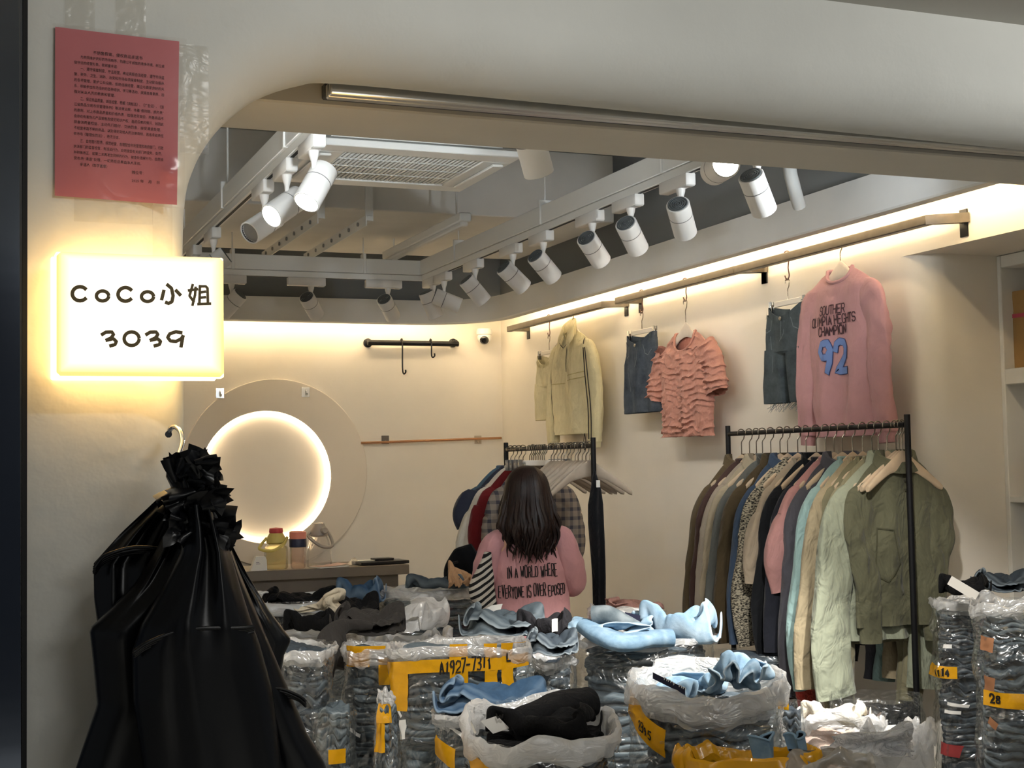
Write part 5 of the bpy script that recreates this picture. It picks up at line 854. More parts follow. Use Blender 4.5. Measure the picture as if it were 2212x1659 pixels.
obj('blue_band', B().lathe([(17*k, 45*k), (18.2*k, 46*k), (18.2*k, 62*k), (17.5*k, 63*k)], 26), mat('navy_band', '#1f2744', 0.5), t)
obj('bottle_lid', B().lathe([(17.5*k, 62*k), (18*k, 66*k), (18*k, 77*k), (15*k, 79*k), (0, 80*k)], 26), mat('pink_plastic', '#d48474', 0.4), t)
p = on_counter(690, 0.20); t = thing('water_bottle', 'clear jug bottle with a grey lid and looped handle on the counter', 'water bottle', p, 0, 'water bottles on the counter')
obj('bottle_body', B().lathe([(0, 0.001), (27*k, 0.001), (28*k, 4*k), (27*k, 30*k), (22*k, 55*k), (17*k, 66*k)], 30), plast('clear_plastic', '#dcd9d4'), t)
obj('bottle_lid', B().lathe([(17*k, 65*k), (20*k, 67*k), (19*k, 78*k), (13*k, 88*k), (11*k, 93*k), (0, 95*k)], 26), mat('grey_plastic', '#9f968c', 0.4), t)
obj('lid_button', B().lathe([(8*k, 0), (8*k, 6*k), (6*k, 8*k), (0, 8*k)], 18, (6*k, -16*k, 77*k), (0.2, -1, 0.2)), mat('grey_plastic', '#9f968c', 0.4), t)
pth = catmull([arr([-18, 0, 76])*k, arr([-26, -10, 66])*k, arr([-8, -26, 48])*k, arr([10, -30, 42])*k, arr([24, -22, 46])*k, arr([24, -8, 62])*k, arr([16, 0, 80])*k], 7)
obj('carry_handle', B().tube(pth, 3.4*k, 10), mat('grey_plastic', '#9f968c', 0.4), t)
p = on_counter(558, 0.07); t = thing('card_holder', 'small white wedge shaped card stand at the end of the counter', 'card stand', p)
P = [(-18*k, 0, 0), (17*k, 0, 0), (16*k, 0, 22*k), (13*k, 0, 29*k), (-6*k, 0, 30*k)]
obj('card_body', B().prism([(a, -0.03, c) for a, _, c in P], (0, 0.06, 0)), M_WHITE, t, smooth=False)
obj('card_print', ribbons([[(-6*k, 14*k), (2*k, 14*k)], [(-6*k, 17*k), (0, 17*k)]], lambda u, v: np.stack([u, np.full_like(u, -0.0305), v], -1), 0.002), mat('print_grey', '#8b8791', 0.6), t)
p = on_counter(708, 0.10); t = thing('leaflet', 'pink and white leaflet lying open on the counter in front of the clear jug', 'leaflet', p, 0.3)
obj('cover_page', B().grid([[(x*34*k-0.02, y*0.12-0.08, 0.004+0.004*abs(x)) for y in (-1, 1)] for x in np.linspace(-1, 1, 8)]).v and B().grid([[(x*34*k, y*0.07-0.02, 0.010+0.012*(x > 0)*x) for y in (-1, 1)] for x in np.linspace(-1, 1, 9)]), mat('leaflet_pink', '#c9a59a', 0.5), t)
obj('under_page', B().box((0, -0.02, 0.004), (72*k, 0.15, 0.007), 0.001), M_WHITE, t)
p = on_counter(765, 0.2); t = thing('plastic_packet', 'crumpled clear packet beside the black tablet on the counter', 'packet', p)
V = []
for i in range(9):
    V.append([(0.09*(i/8-0.5)*2*0.5, 0.05*(j/8-0.5)*2, 0.004+0.045*max(0, 1-((i-4)/4)**2)*max(0, 1-((j-4)/4)**2)*(0.6+0.5*rnd.random())) for j in range(9)])
obj('wrap', B().grid(V), film('packet_film', (0.9, 0.86, 0.8), 0.25, 0.2), t)
p = on_counter(822, 0.16); t = thing('tablet', 'black tablet in a case lying flat near the counter end', 'tablet', p, 0.08)
obj('tablet_body', B().box((0, 0, 0.014), (112*k, 0.2, 0.022), 0.004), mat('black_case', '#1b1a1c', 0.3), t)
obj('case_flap', B().box((8*k, 0.03, 0.033), (44*k, 0.1, 0.016), 0.003), mat('black_case', '#1b1a1c', 0.3), t)
obj('white_sheet', B().box((-22*k, 0.04, 0.028), (60*k, 0.1, 0.003)), M_WHITE, t)

# ------------------------------------------------------------------ wall rails with bent ends
XRAIL = 3.97
M_RAIL = mat('raw_steel', '#5b544a', 0.45, 0.5, var=0.12, vscale=20)
rails = [((1100, 711), (1305, 660), 'grey steel wall rail over the cream jacket, nearest the security camera'), ((1334, 661), (1592, 584), 'grey steel wall rail over the denim skirt and ruffled top'), ((1592, 580), (2008, 460), 'grey steel wall rail over the pink sweatshirt, nearest the header')]
RZ = float(np.mean([PX(x, y, XRAIL)[2] for r in rails for x, y in r[:2]]))
def railY(x):  # y on the rail at image column x
    y = 700
    for _ in range(6):
        p = PX(x, y, XRAIL); y += (p[2]-RZ)*FPX/np.linalg.norm(p-ORI)
    return PX(x, y, XRAIL)[1]
for (pa, pb_, lab) in rails:
    ya, yb = railY(pa[0]), railY(pb_[0])
    t = thing('clothes_rail', lab, 'rail', (XRAIL, (ya+yb)/2, RZ), group='steel rails on the clothes wall')
    H = 0.021
    b = B().box((XRAIL, (ya+yb)/2, RZ), (2*H, abs(ya-yb), 2*H), 0.004); obj('rail_bar', b, M_RAIL, t, True)
    P = [(XRAIL-H, yb, RZ-H), (XRAIL+H, yb, RZ-H), (XRAIL+H, yb, RZ+H), (XRAIL-H, yb, RZ+H)]
    for ye, dy in ((min(ya, yb), -0.06), (max(ya, yb)-0.10, 0.0)):
        x1 = XW-0.006
        if dy: R = [[(XRAIL-H, ye, RZ+s*H), (XRAIL+H, ye, RZ+s*H), (x1, ye+dy, RZ+s*H), (x1, ye+dy-0.05, RZ+s*H)] for s in (-1, 1)]
        else: R = [[(XRAIL+H, ye, RZ+s*H), (XRAIL+H, ye+0.05, RZ+s*H), (x1, ye+0.05, RZ+s*H), (x1, ye, RZ+s*H)] for s in (-1, 1)]
        obj('rail_arm', B().loft(R, True, True), M_RAIL, t, True, smooth=False)
        obj('wall_plate', B().box((XW-0.004, ye+dy-0.01 if dy else ye+0.025, RZ-0.02), (0.006, 0.05, 0.12), 0.001), M_BLACKM, t, True)

# ------------------------------------------------------------------ hangers
M_HWOOD = mat('hanger_wood', '#cdb79b', 0.5, var=0.1, vscale=12); M_HGREY = mat('hanger_pale', '#d9ccbc', 0.5, var=0.08, vscale=12)
M_WIRE = mat('hook_wire', '#8f877b', 0.25, 0.9)
def hook_path(drop=0.075, r=0.021):
    a = np.linspace(math.radians(-35), math.radians(190), 16)
    P = [(r*math.cos(x+PI/2+0.3)*-1*-1, 0, r*math.sin(x+PI/2+0.3)*1.0) for x in a]
    P = [(r*math.sin(x), 0, r*math.cos(x)) for x in np.linspace(math.radians(-110), math.radians(110), 16)]
    return arr(P+[(r*0.75, 0, -r*1.3), (0.003, 0, -r*2.0), (0, 0, -r*2.4), (0, 0, -drop-r)])
def wood_hanger(name, label, mt, hw=0.205, group=None, drop=0.07, wd=0.5):
    """shoulder hanger; origin is the rail centre, hook over it, arms in local x"""
    t = thing(name, label, 'hanger', (0, 0, 0), 0, group)
    hp = hook_path(drop); obj('hook', B().tube(hp, 0.0028, 7), M_WIRE, t)
    z0 = hp[-1][2]+0.012
    s = np.linspace(-1, 1, 33); b = B(); R = []
    for x in s:
        ax = abs(x); zc = z0-0.012-0.135*(ax**1.2)*(hw/0.205); hh = 0.024*(1-0.55*ax)+0.006+0.014*max(0, 1-ax*2.6); th = 0.006+0.006*ax**1.5; dy = 0.006*ax**2
        if ax > 0.97: hh *= 0.7
        aa = np.linspace(0, 2*PI, 14, endpoint=False); c, q_ = np.cos(aa), np.sin(aa)
        R.append(np.stack([np.full(14, x*hw), -dy+th*np.sign(c)*np.abs(c)**0.7, zc-hh*0.35+hh*np.sign(q_)*np.abs(q_)**0.8], 1))
    obj('shoulder_bar', b.loft(R, True, True), mt, t)
    t['z0'] = z0
    return t
def clip_hanger(name, label, group=None, drop=0.06, w=0.15):
    t = thing(name, label, 'hanger', (0, 0, 0), 0, group)
    hp = hook_path(drop, 0.018); obj('hook', B().tube(hp, 0.0028, 7), M_WIRE, t); z0 = hp[-1][2]
    obj('clip_bar', B().box((0, 0, z0-0.012), (2*w-0.06, 0.010, 0.030), 0.003), mat('clip_white', '#e7dfd2', 0.4), t)
    obj('bar_wire', B().tube([(-w, 0, z0-0.012), (w, 0, z0-0.012)], 0.0025, 6), M_CHROME, t)
    for s in (-1, 1):
        c = obj('clip', B().box((s*w, -0.008, z0-0.022), (0.022, 0.006, 0.06), 0.002).box((s*w, 0.008, z0-0.022), (0.022, 0.006, 0.06), 0.002), M_CHROME, t)
        obj('clip_spring', B().tube([(s*w-0.011, 0, z0-0.016), (s*w+0.011, 0, z0-0.016)], 0.006, 8), M_WIRE, c)
    return t
def s_hook(label, loc, L=0.12):
    P = [(0.014*math.sin(x), 0, 0.014*math.cos(x)+0.012) for x in np.linspace(math.radians(-200), math.radians(60), 14)]
    P = [(-0.026, 0, -0.005), (-0.026, 0, 0.012), (-0.018, 0, 0.026), (0, 0, 0.031), (0.020, 0, 0.026), (0.027, 0, 0.010), (0.022, 0, -0.010), (0.012, 0, -0.5*L), (0.02, 0, -L+0.02), (0.008, 0, -L), (-0.008, 0, -L), (-0.02, 0, -L+0.022)]
    o = obj('s_hook', B().tube(catmull(P, 4), 0.0032, 7), mat('red_wire', '#5e3a33', 0.4, 0.4)); o.location = loc; o.rotation_euler = (0, 0, 0)
    return tag(o, label, 'hook', 'hooks on the steel wall rails')

# ------------------------------------------------------------------ garments
def ringp(cx, cy, z, a, bf, bb, N=56, n=2.6, zf=0.0, fold=None):
    th = np.linspace(0, 2*PI, N, endpoint=False); c, s = np.cos(th), np.sin(th)
    x = cx+a*np.sign(c)*np.abs(c)**(2/n); d = np.where(s < 0, bf, bb)
    y = cy+d*np.sign(s)*np.abs(s)**(2/n)
    P = np.stack([x, y, np.full(N, z)-zf*np.clip(-s, 0, 1)**0.7], 1)
    return P
def foldy(P, amp, k, ph, seed=0):
    """vertical folds and soft wrinkles, pushed along the local y axis"""
    x, z = P[..., 0], P[..., 2]
    w_ = np.sin(k*x+ph+2.2*noise3(np.stack([x*4, z*2.5, x*0+seed], -1)))
    f_ = fbm(np.stack([x*7+seed, z*3.2, P[..., 1]*4], -1), 3)+0.8*(np.abs(noise3(np.stack([x*9+z*4+seed, z*5-x*3, P[..., 1]*3], -1)))-0.3)
    P = P.copy(); P[..., 1] += amp*(w_*0.6+f_*0.9); return P
class Gar:
    """a shirt or jacket in local axes: x across, -y the front, z up with 0 at the top of the shoulder line"""
    def __init__(s, L=0.66, W=0.26, hem=0.27, neck=0.085, slope=0.075, d=0.055, seed=0, N=64, nv=34, amp=0.012, k=34, neckdrop=0.05, d0=0.027):
        s.d0 = d0
        s.__dict__.update(L=L, W=W, hem=hem, neck=neck, slope=slope, d=d, seed=seed, N=N, nv=nv, amp=amp, k=k, nd=neckdrop)
    def a(s, z):
        z = -z
        if z < s.slope: return s.neck+(s.W-s.neck)*(z/s.slope)**0.75
        t = (z-s.slope)/(s.L-s.slope); return s.W+(s.hem-s.W)*t
    def dep(s, z):
        z = -z; t = min(1, z/0.22); return s.d0+(s.d-s.d0)*t
    def rings(s):
        R = []
        zz = np.concatenate([-np.linspace(0, s.slope, 9)[:-1], -np.linspace(s.slope, s.L, s.nv)])
        for z in zz:
            t = min(1, -z/s.L); zf = s.nd*max(0, 1+z/s.slope) if -z < s.slope else 0.0
            P = ringp(0, 0, z, s.a(z), s.dep(z), s.dep(z)*0.8, s.N, 2.4, zf)
            R.append(foldy(P, s.amp*(0.25+0.75*t), s.k, s.seed*1.7, s.seed))
        return arr(R)
    def front(s, x, z, lift=0.002):
        x, z = np.asarray(x, float), np.asarray(z, float)
        a = np.vectorize(s.a)(z); d = np.vectorize(s.dep)(z)
        y = -d*np.clip(1-np.abs(np.clip(x/a, -0.995, 0.995))**2.4, 0, 1)**(1/2.4)
        P = foldy(np.stack([x, y, z], -1), 1.0, s.k, s.seed*1.7, s.seed)
        P[..., 1] = y+(P[..., 1]-y)*s.amp*(0.25+0.75*np.clip(-z/s.L, 0, 1)); P[..., 1] -= lift
        return P
def sleeve_mesh(side, W, zs_, L, w0, w1, d0, d1, out, seed, amp=0.009, bend=0.0, fwd=0.0, tuck=0.0):
    if side > 0 and tuck: W = W-tuck; out = 0.0; bend = 0.03; w0 = min(w0, 0.08)
    pth = catmull([(side*(W-0.115), 0, zs_-0.030), (side*(W-0.035), 0, zs_-0.075), (side*(W+out*0.25), -fwd*0.1, zs_-0.17), (side*(W+out*0.6), -fwd*0.3, zs_-L*0.45), (side*(W+out), -fwd, zs_-L*0.72), (side*(W+out-bend), -fwd*0.7, zs_-L)], 12)
    n = len(pth); t = np.linspace(0, 1, n)
    b = B(); T, Nn, Bn = frames(pth, (0, -1, 0)); wv = w0+(w1-w0)*t; dv = d0+(d1-d0)*t
    wv[:13] *= np.linspace(0.62, 1, 13); dv[:13] *= np.linspace(0.55, 1, 13); th = np.linspace(0, 2*PI, 40, endpoint=False)
    R = pth[:, None]+(wv[:, None]*np.cos(th)[None])[..., None]*Nn[:, None]+(dv[:, None]*np.sin(th)[None])[..., None]*Bn[:, None]
    f_ = fbm(np.stack([R[..., 0]*9+seed, R[..., 1]*9, R[..., 2]*5], -1), 3)
    q = np.stack([R[..., 0]*13+seed, R[..., 1]*6, R[..., 2]*7+R[..., 0]*6*side], -1); cr = np.abs(noise3(q))+0.5*np.abs(noise3(q*2.1+3))-0.35
    ramp = np.linspace(0.25, 1, n)[:, None]; g = np.exp(-((np.linspace(0, 1, n)-0.58)/0.16)**2)[:, None]
    sg = np.where(R[..., 1] < pth[:, None, 1], -1, 1)
    R[..., 1] += amp*f_*ramp+sg*amp*1.7*cr*(ramp+0.8*g); R[..., 0] += 0.6*amp*noise3(R*7+seed)+side*amp*1.1*cr*(0.4+g)*np.cos(th)[None]
    return R
def garment(name, label, cat, G, mt, loc, rz=0, group=None, sleeve=0.55, sw=(0.095, 0.06), sd=(0.035, 0.03), out=0.05, cuff=None, collar='crew', trim=None, sides=(-1, 1), bend=0.02, fwd=0.0, cuffh=0.05, tuck=0.0):
    t = thing(name, label, cat, loc, rz, group)
    obj('garment_body', B().loft(G.rings()), mt, t)
    for s in sides:
        if sleeve:
            R = sleeve_mesh(s, G.W, -G.slope*0.95, sleeve, sw[0], sw[1], sd[0], sd[1], out, G.seed+s*3.3, bend=bend, fwd=fwd, tuck=tuck)
            sl = obj('sleeve', B().loft(R), mt, t)
            if cuff and not (tuck and s > 0):
                c, nrm_ = R[-1].mean(0), (R[-1]-R[-1].mean(0)); dz = R[-1].mean(0)-R[-3].mean(0); dz /= np.linalg.norm(dz)
                C = [c+nrm_*sc+dz*o for sc, o in ((0.97, -0.012), (0.86, 0.0), (0.84, cuffh*0.5), (0.82, cuffh), (0.72, cuffh))]
                C = arr(C); C[1:4] *= 1; obj('cuff', B().loft(C), cuff, sl)
    if collar == 'crew':
        th = np.linspace(0, 2*PI, 40, endpoint=False); P = []
        for x in th:
            s_ = math.sin(x); P.append(((G.neck-0.003)*math.cos(x), G.dep(0)*s_*1.0, 0.002-G.nd*max(0, -s_)**0.7))
        b = B().tube(P, 0.0095, 8, closed=True); obj('collar', b, trim or mt, t)
    elif collar == 'stand':
        th = np.linspace(0, 2*PI, 40, endpoint=False); R = []
        for h, o in ((-0.012, 0.004), (0.0, 0.002), (0.018, 0.0), (0.034, 0.006), (0.03, -0.006), (0.0, -0.010)):
            R.append([((G.neck+o)*math.cos(x), (G.dep(0)+0.012+o)*math.sin(x), h-G.nd*max(0, -math.sin(x))**0.7) for x in th])
        obj('collar', B().loft(R), trim or mt, t)
    elif collar == 'shirt':
        th = np.linspace(-PI*1.38, PI*0.38, 40); R = []
        for h, o in ((0.0, 0.0), (0.035, 0.004), (0.03, 0.02), (-0.02, 0.035)):
            R.append([((G.neck+o)*math.cos(x), (G.dep(0)+0.01+o*0.6)*math.sin(x), h-G.nd*max(0, -math.sin(x))**0.7) for x in th])
        obj('collar', B().grid(R), trim or mt, t)
    return t
def surf_ribbon(name, G, strokes, mt, hw, par, lift=0.003, step=0.012):
    return obj(name, ribbons(strokes, lambda u, v: G.front(u, v, lift), hw, None, step), mt, par)

RZW = -PI/2   # garments on the clothes wall: local x -> -Y, front -> -X
HGW = 'clothes displayed on the clothes wall'
def wall_spot(x): return (XRAIL, railY(x), RZ)
M_SEAM = mat('seam_pale', '#8c97a2', 0.8)
# --- pink sweatshirt with print
loc = wall_spot(1814)
h = wood_hanger('wood_hanger', 'pale wooden hanger inside the printed pink sweatshirt', M_HGREY, 0.19, 'wooden hangers on the clothes wall', 0.09); h.location = loc; h.rotation_euler = (0, 0, RZW)
M_PINK = fabric('pink_jersey', '#bd8e8f', 0.06, 0.3, 9)
G = Gar(L=0.80, W=0.265, hem=0.25, neck=0.10, slope=0.092, d=0.05, seed=4, amp=0.020, k=26, neckdrop=0.065)
zt_ = RZ+h['z0']-0.028
t = garment('sweatshirt', 'pink sweatshirt with dark block letters and a blue 92 on the clothes wall', 'sweatshirt', G, M_PINK, (XRAIL-0.005, loc[1], zt_), RZW, HGW, sleeve=0.70, sw=(0.10, 0.065), sd=(0.035, 0.03), out=0.035, cuff=M_PINK, collar='crew', bend=-0.01)
M_PR = mat('print_dark', '#4a2f35', 0.7); M_BL = mat('print_blue', '#6c86bd', 0.7); M_BLO = mat('print_outline', '#3d4a78', 0.7)
for k_, (s, zc, ht, tw) in enumerate((('SOUTHER', -0.215, 0.042, 0.19), ('OLYMPIA HEGHTS', -0.265, 0.042, 0.36), ('CHAMPION', -0.315, 0.042, 0.20))):
    st, wd = text2d(s, ht, 0.62, 0.3); f_ = tw/wd
    st = [[((u-wd/2)*f_-0.005, v+zc) for u, v in q_] for q_ in st]
    surf_ribbon('print_line', G, st, M_PR, 0.0033, t, 0.004)
st, wd = text2d('92', 0.14, 0.55, 0.35); st = [[((u-wd/2)*0.19/wd-0.005, v-0.49) for u, v in q_] for q_ in st]
surf_ribbon('print_outline', G, st, M_BLO, 0.019, t, 0.0035); surf_ribbon('print_number', G, st, M_BL, 0.0155, t, 0.0055)
obj('neck_label', B().box((0.03, 0.004, -0.012), (0.05, 0.002, 0.022)), M_WHITE, t)
# --- bottoms on clip hangers
def bottoms(name, label, cat, x, mt, W, L, hem, legs, drop=0.05, seed=1, tilt=0.0, hookL=0.12, dark=None, ctr=0.0, sag=0.06, zoff=0.0):
    loc = wall_spot(x); s_hook('thin wire hook holding the '+label.split(' on ')[0].split(' with')[0].split(' half')[0], (XRAIL, loc[1], RZ), hookL).rotation_euler = (0, 0, RZW)
    hz = RZ-hookL+0.0
    h = clip_hanger('clip_hanger', 'white clip hanger above the '+label.split(' on ')[0].split(' with')[0].split(' half')[0], 'clip hangers on the clothes wall', 0.075, W*0.93); h.location = (XRAIL, loc[1], hz-0.012); h.rotation_euler = (0, 0, RZW)
    zt = hz-0.075-0.018-0.035+zoff
    t = thing(name, label, cat, (XRAIL, loc[1]-ctr, zt), RZW, HGW)
    N = 64; wb = 0.038
    def rr(z, a, d, s_=0.0):
        th = np.linspace(0, 2*PI, N, endpoint=False); c, s = np.cos(th), np.sin(th)
        P = np.stack([a*np.sign(c)*np.abs(c)**0.85, np.where(s < 0, d, d*0.7)*np.sign(s)*np.abs(s)**0.85, np.full(N, z)], 1)
        P[:, 2] -= s_*np.clip(-s, 0, 1)*(1-(P[:, 0]/a)**2)+s_*0.35*(1-(P[:, 0]/a)**2)*np.clip(s, 0, 1)
        return P
    crotch = L*0.48
    R = [rr(z, W*1.0, 0.045, sag) for z in (0, -wb*0.5, -wb)]
    o = obj('waistband', B().loft([R[0]*[0.985, 0.9, 1], R[0], R[1], R[2]]), mt, t, attr=None)
    body = []
    zl = L if not legs else crotch
    def rw(z): return W+(hem-W)*min(1, (-z)/L)
    for z in np.linspace(-wb, -zl, 16):
        f_ = max(0, 1+z/(zl)) ; P = rr(z, rw(z), 0.05, sag*f_)
        body.append(foldy(P, 0.012*min(1, -z*6), 30, seed, seed))
    if not legs:
        obj('skirt_body', B().loft(body), mt, t)
        P1, P2 = arr(body[-1]), arr(body[-1]).copy(); P2[:, 2] -= 0.02; P2[:, 1] *= 1.04; obj('hem_band', B().loft([P1*[1.004, 1.03, 1], P2*[1.004, 1.0, 1]]), mt, t)
    else:
        c_ = arr(body[-1]).mean(0); body.append((arr(body[-1])-c_)*[0.97, 0.8, 1]+c_-[0, 0, 0.012]); obj('seat', B().loft(body), mt, t)
        for s in (-1, 1):
            leg = []
            for i, z in enumerate(np.linspace(-crotch+0.015, -L, 14)):
                tt = i/13; half = rw(z)/2; cx = s*(half+0.004+0.02*tt)
                th = np.linspace(0, 2*PI, 40, endpoint=False); c, q_ = np.cos(th), np.sin(th)
                P = np.stack([cx+half*np.sign(c)*np.abs(c)**0.8, 0.046*np.sign(q_)*np.abs(q_)**0.8, np.full(40, z)], 1); leg.append(foldy(P, 0.012, 30, seed, seed))
            obj('leg', B().loft(leg), mt, t)
    def fr(u, v, lift=0.002):
        u, v = np.asarray(u, float), np.asarray(v, float); a = np.vectorize(rw)(v)
        y = -0.05*np.clip(1-np.abs(np.clip(u/a, -.99, .99))**2.35, 0, 1)**0.425
        P = foldy(np.stack([u, y, v], -1), 1.0, 30, seed, seed); P[..., 1] = y+(P[..., 1]-y)*0.012*np.clip(-v*6, 0, 1)-lift
        P[..., 2] = v-sag*np.clip(1+v/zl, 0, 1)*(1-(u/a)**2); return P
    t['k'] = 0
    return t, fr, W
D_GREY = denim('denim_slate', '#363d41', '#636c6e', '#848d90', 0.35); D_SKIRT = denim('denim_skirt', '#313945', '#626a72', '#858f98', 0.4)
def jean_details(t, fr, W, wb=0.038):
    sp = mat('stitch_pale', '#6a7377', 0.8)
    for s in (-1, 1):
        obj('pocket_seam', ribbons([[(s*W*0.98, -0.105), (s*W*0.80, -0.125), (s*W*0.60, -0.10), (s*W*0.52, -wb)]], fr, 0.0022), sp, t)
        for xx in (0.42, 0.9): obj('belt_loop', ribbons([[(s*W*xx, 0.0), (s*W*xx, -wb-0.012)]], lambda u, v: fr(u, v, 0.005), 0.006), D_GREY, t)
    obj('fly_seam', ribbons([[(0.008, -wb), (0.006, -0.15), (-0.012, -0.17)], [(0.034, -wb), (0.03, -0.12), (0.006, -0.16)]], fr, 0.002), sp, t)
    p = fr(np.array([0.012]), np.array([-wb*0.5]), 0.008)[0]
    obj('button', B().lathe([(0.010, 0), (0.010, 0.003), (0.006, 0.005), (0, 0.005)], 16, p, (0, -1, 0)), mat('brass_button', '#a99f8e', 0.3, 0.8), t)
    obj('side_seam', ribbons([[(-W*0.62, -0.14), (-W*0.60, -0.24), (-W*0.55, -0.34)]], fr, 0.0022), sp, t)
    obj('waist_label', B().box((0.02, 0.02, -0.035), (0.06, 0.002, 0.035)), M_WHITE, t)
t, fr, W = bottoms('denim_shorts', 'slate blue denim shorts with ragged hems beside the printed pink sweatshirt', 'shorts', 1699, D_GREY, 0.165, 0.50, 0.185, True, seed=3, hookL=0.115)
jean_details(t, fr, W)
b = B()
for k_ in range(46):
    s = rnd.choice((-1, 1)); x = s*(0.01+0.17*rnd.random()); b.tube([(x, -0.03+0.05*rnd.random(), -0.50), (x+0.01*rnd.uniform(-1, 1), -0.03, -0.52-0.03*rnd.random())], 0.0009, 4)
o = obj('frayed_threads', b, mat('thread', '#6f7b82', 0.9), t); o['kind'] = 'stuff'
t, fr, W = bottoms('denim_skirt', 'dark blue denim skirt half behind the ruffled pink top', 'skirt', 1385, D_SKIRT, 0.185, 0.47, 0.25, False, seed=5, hookL=0.11)
jean_details(t, fr, W)
M_CREAM = fabric('cream_nylon', '#d6cba4', 0.05, 0.5, 12, 600, 0.05, 0.6)
t, fr, W = bottoms('cream_shorts', 'cream nylon shorts with a gathered waist beside the cream jacket', 'shorts', 1185, M_CREAM, 0.19, 0.47, 0.21, True, seed=8, hookL=0.12, sag=0.08)
b = ribbons([[(x, -0.004), (x*1.02, -0.036)] for x in np.linspace(-0.17, 0.17, 26)], lambda u, v: fr(u, v, 0.004), 0.0022)
obj('gathered_waist', b, fabric('cream_dark', '#b5a873', 0.05), t)
# --- ruffled pink top
loc = wall_spot(1479)
s_hook('thin wire hook holding the hanger of the ruffled pink top', (XRAIL, loc[1], RZ), 0.10).rotation_euler = (0, 0, RZW)
h = wood_hanger('wood_hanger', 'pale wooden hanger carrying the ruffled pink top', M_HGREY, 0.20, 'wooden hangers on the clothes wall', 0.12); h.location = (XRAIL, loc[1], RZ-0.112); h.rotation_euler = (0, 0, RZW)
M_RUF = fabric('pink_ruffle', '#bd8675', 0.08, 0.4, 20)
G = Gar(L=0.60, W=0.29, hem=0.295, neck=0.115, slope=0.11, d=0.05, seed=6, N=150, nv=150, amp=0.012, k=22, neckdrop=0.11)
zt_ = RZ-0.112+h['z0']-0.045
t = thing('ruffled_top', 'salmon pink ruffled short sleeved top on the clothes wall', 'blouse', (XRAIL-0.005, loc[1], zt_), RZW, HGW)
def ruffle(R, s, amp=0.011):
    R = arr(R); q = np.stack([R[..., 0]*9, R[..., 2]*5+s, R[..., 1]*6], -1); n = noise3(q)+0.6*noise3(q*2.3)
    ph = R[..., 2]*150+5.5*n+1.5*noise3(q*0.5+7)
    w_ = (0.5+0.5*np.sin(ph))**2.2; g = np.clip(0.25+0.9*noise3(np.stack([R[..., 0]*22, R[..., 2]*34, R[..., 1]*9+s], -1))+0.35, 0.1, 1.2)
    w_ = w_*g+0.35*np.clip(noise3(R*60+s), 0, 1)
    c = R.mean(axis=1, keepdims=True); d = R-c; d[..., 2] = 0; d /= np.linalg.norm(d, axis=-1, keepdims=True)+1e-6
    R = R+d*(amp*(w_-0.2))[..., None]; R[..., 1] += -amp*1.1*w_*(R[..., 1] < 0); R[..., 2] -= 0.006*w_; return R
obj('garment_body', B().loft(ruffle(G.rings(), 1)), M_RUF, t)
for s in (-1, 1):
    pth = catmull([(s*(G.W-0.06), 0, -0.115), (s*(G.W+0.015), 0, -0.20), (s*(G.W+0.055), -0.004, -0.30), (s*(G.W+0.075), -0.004, -0.365)], 26)
    n = len(pth); T, Nn, Bn = frames(pth, (0, -1, 0)); th = np.linspace(0, 2*PI, 64, endpoint=False); wv = np.linspace(0.10, 0.085, n); wv[-6:] *= 0.9
    R = pth[:, None]+(wv[:, None]*np.cos(th)[None])[..., None]*Nn[:, None]+(0.045*np.sin(th)[None, :, None])*Bn[:, None]
    obj('sleeve', B().loft(ruffle(R, 5+s)), M_RUF, t)
obj('inner_back', B().grid([[(x, 0.022, z) for z in (-0.012, -0.06, -0.16)] for x in np.linspace(-0.11, 0.11, 7)]), fabric('pink_lining', '#b0705e', 0.05), t)
th = np.linspace(0, 2*PI, 60, endpoint=False)
obj('neck_binding', B().tube([(G.neck*math.cos(x), G.dep(0)*math.sin(x)-0.006*(math.sin(x) < 0), -G.nd*max(0, -math.sin(x))**0.7) for x in th], 0.008, 8, closed=True), M_RUF, t)
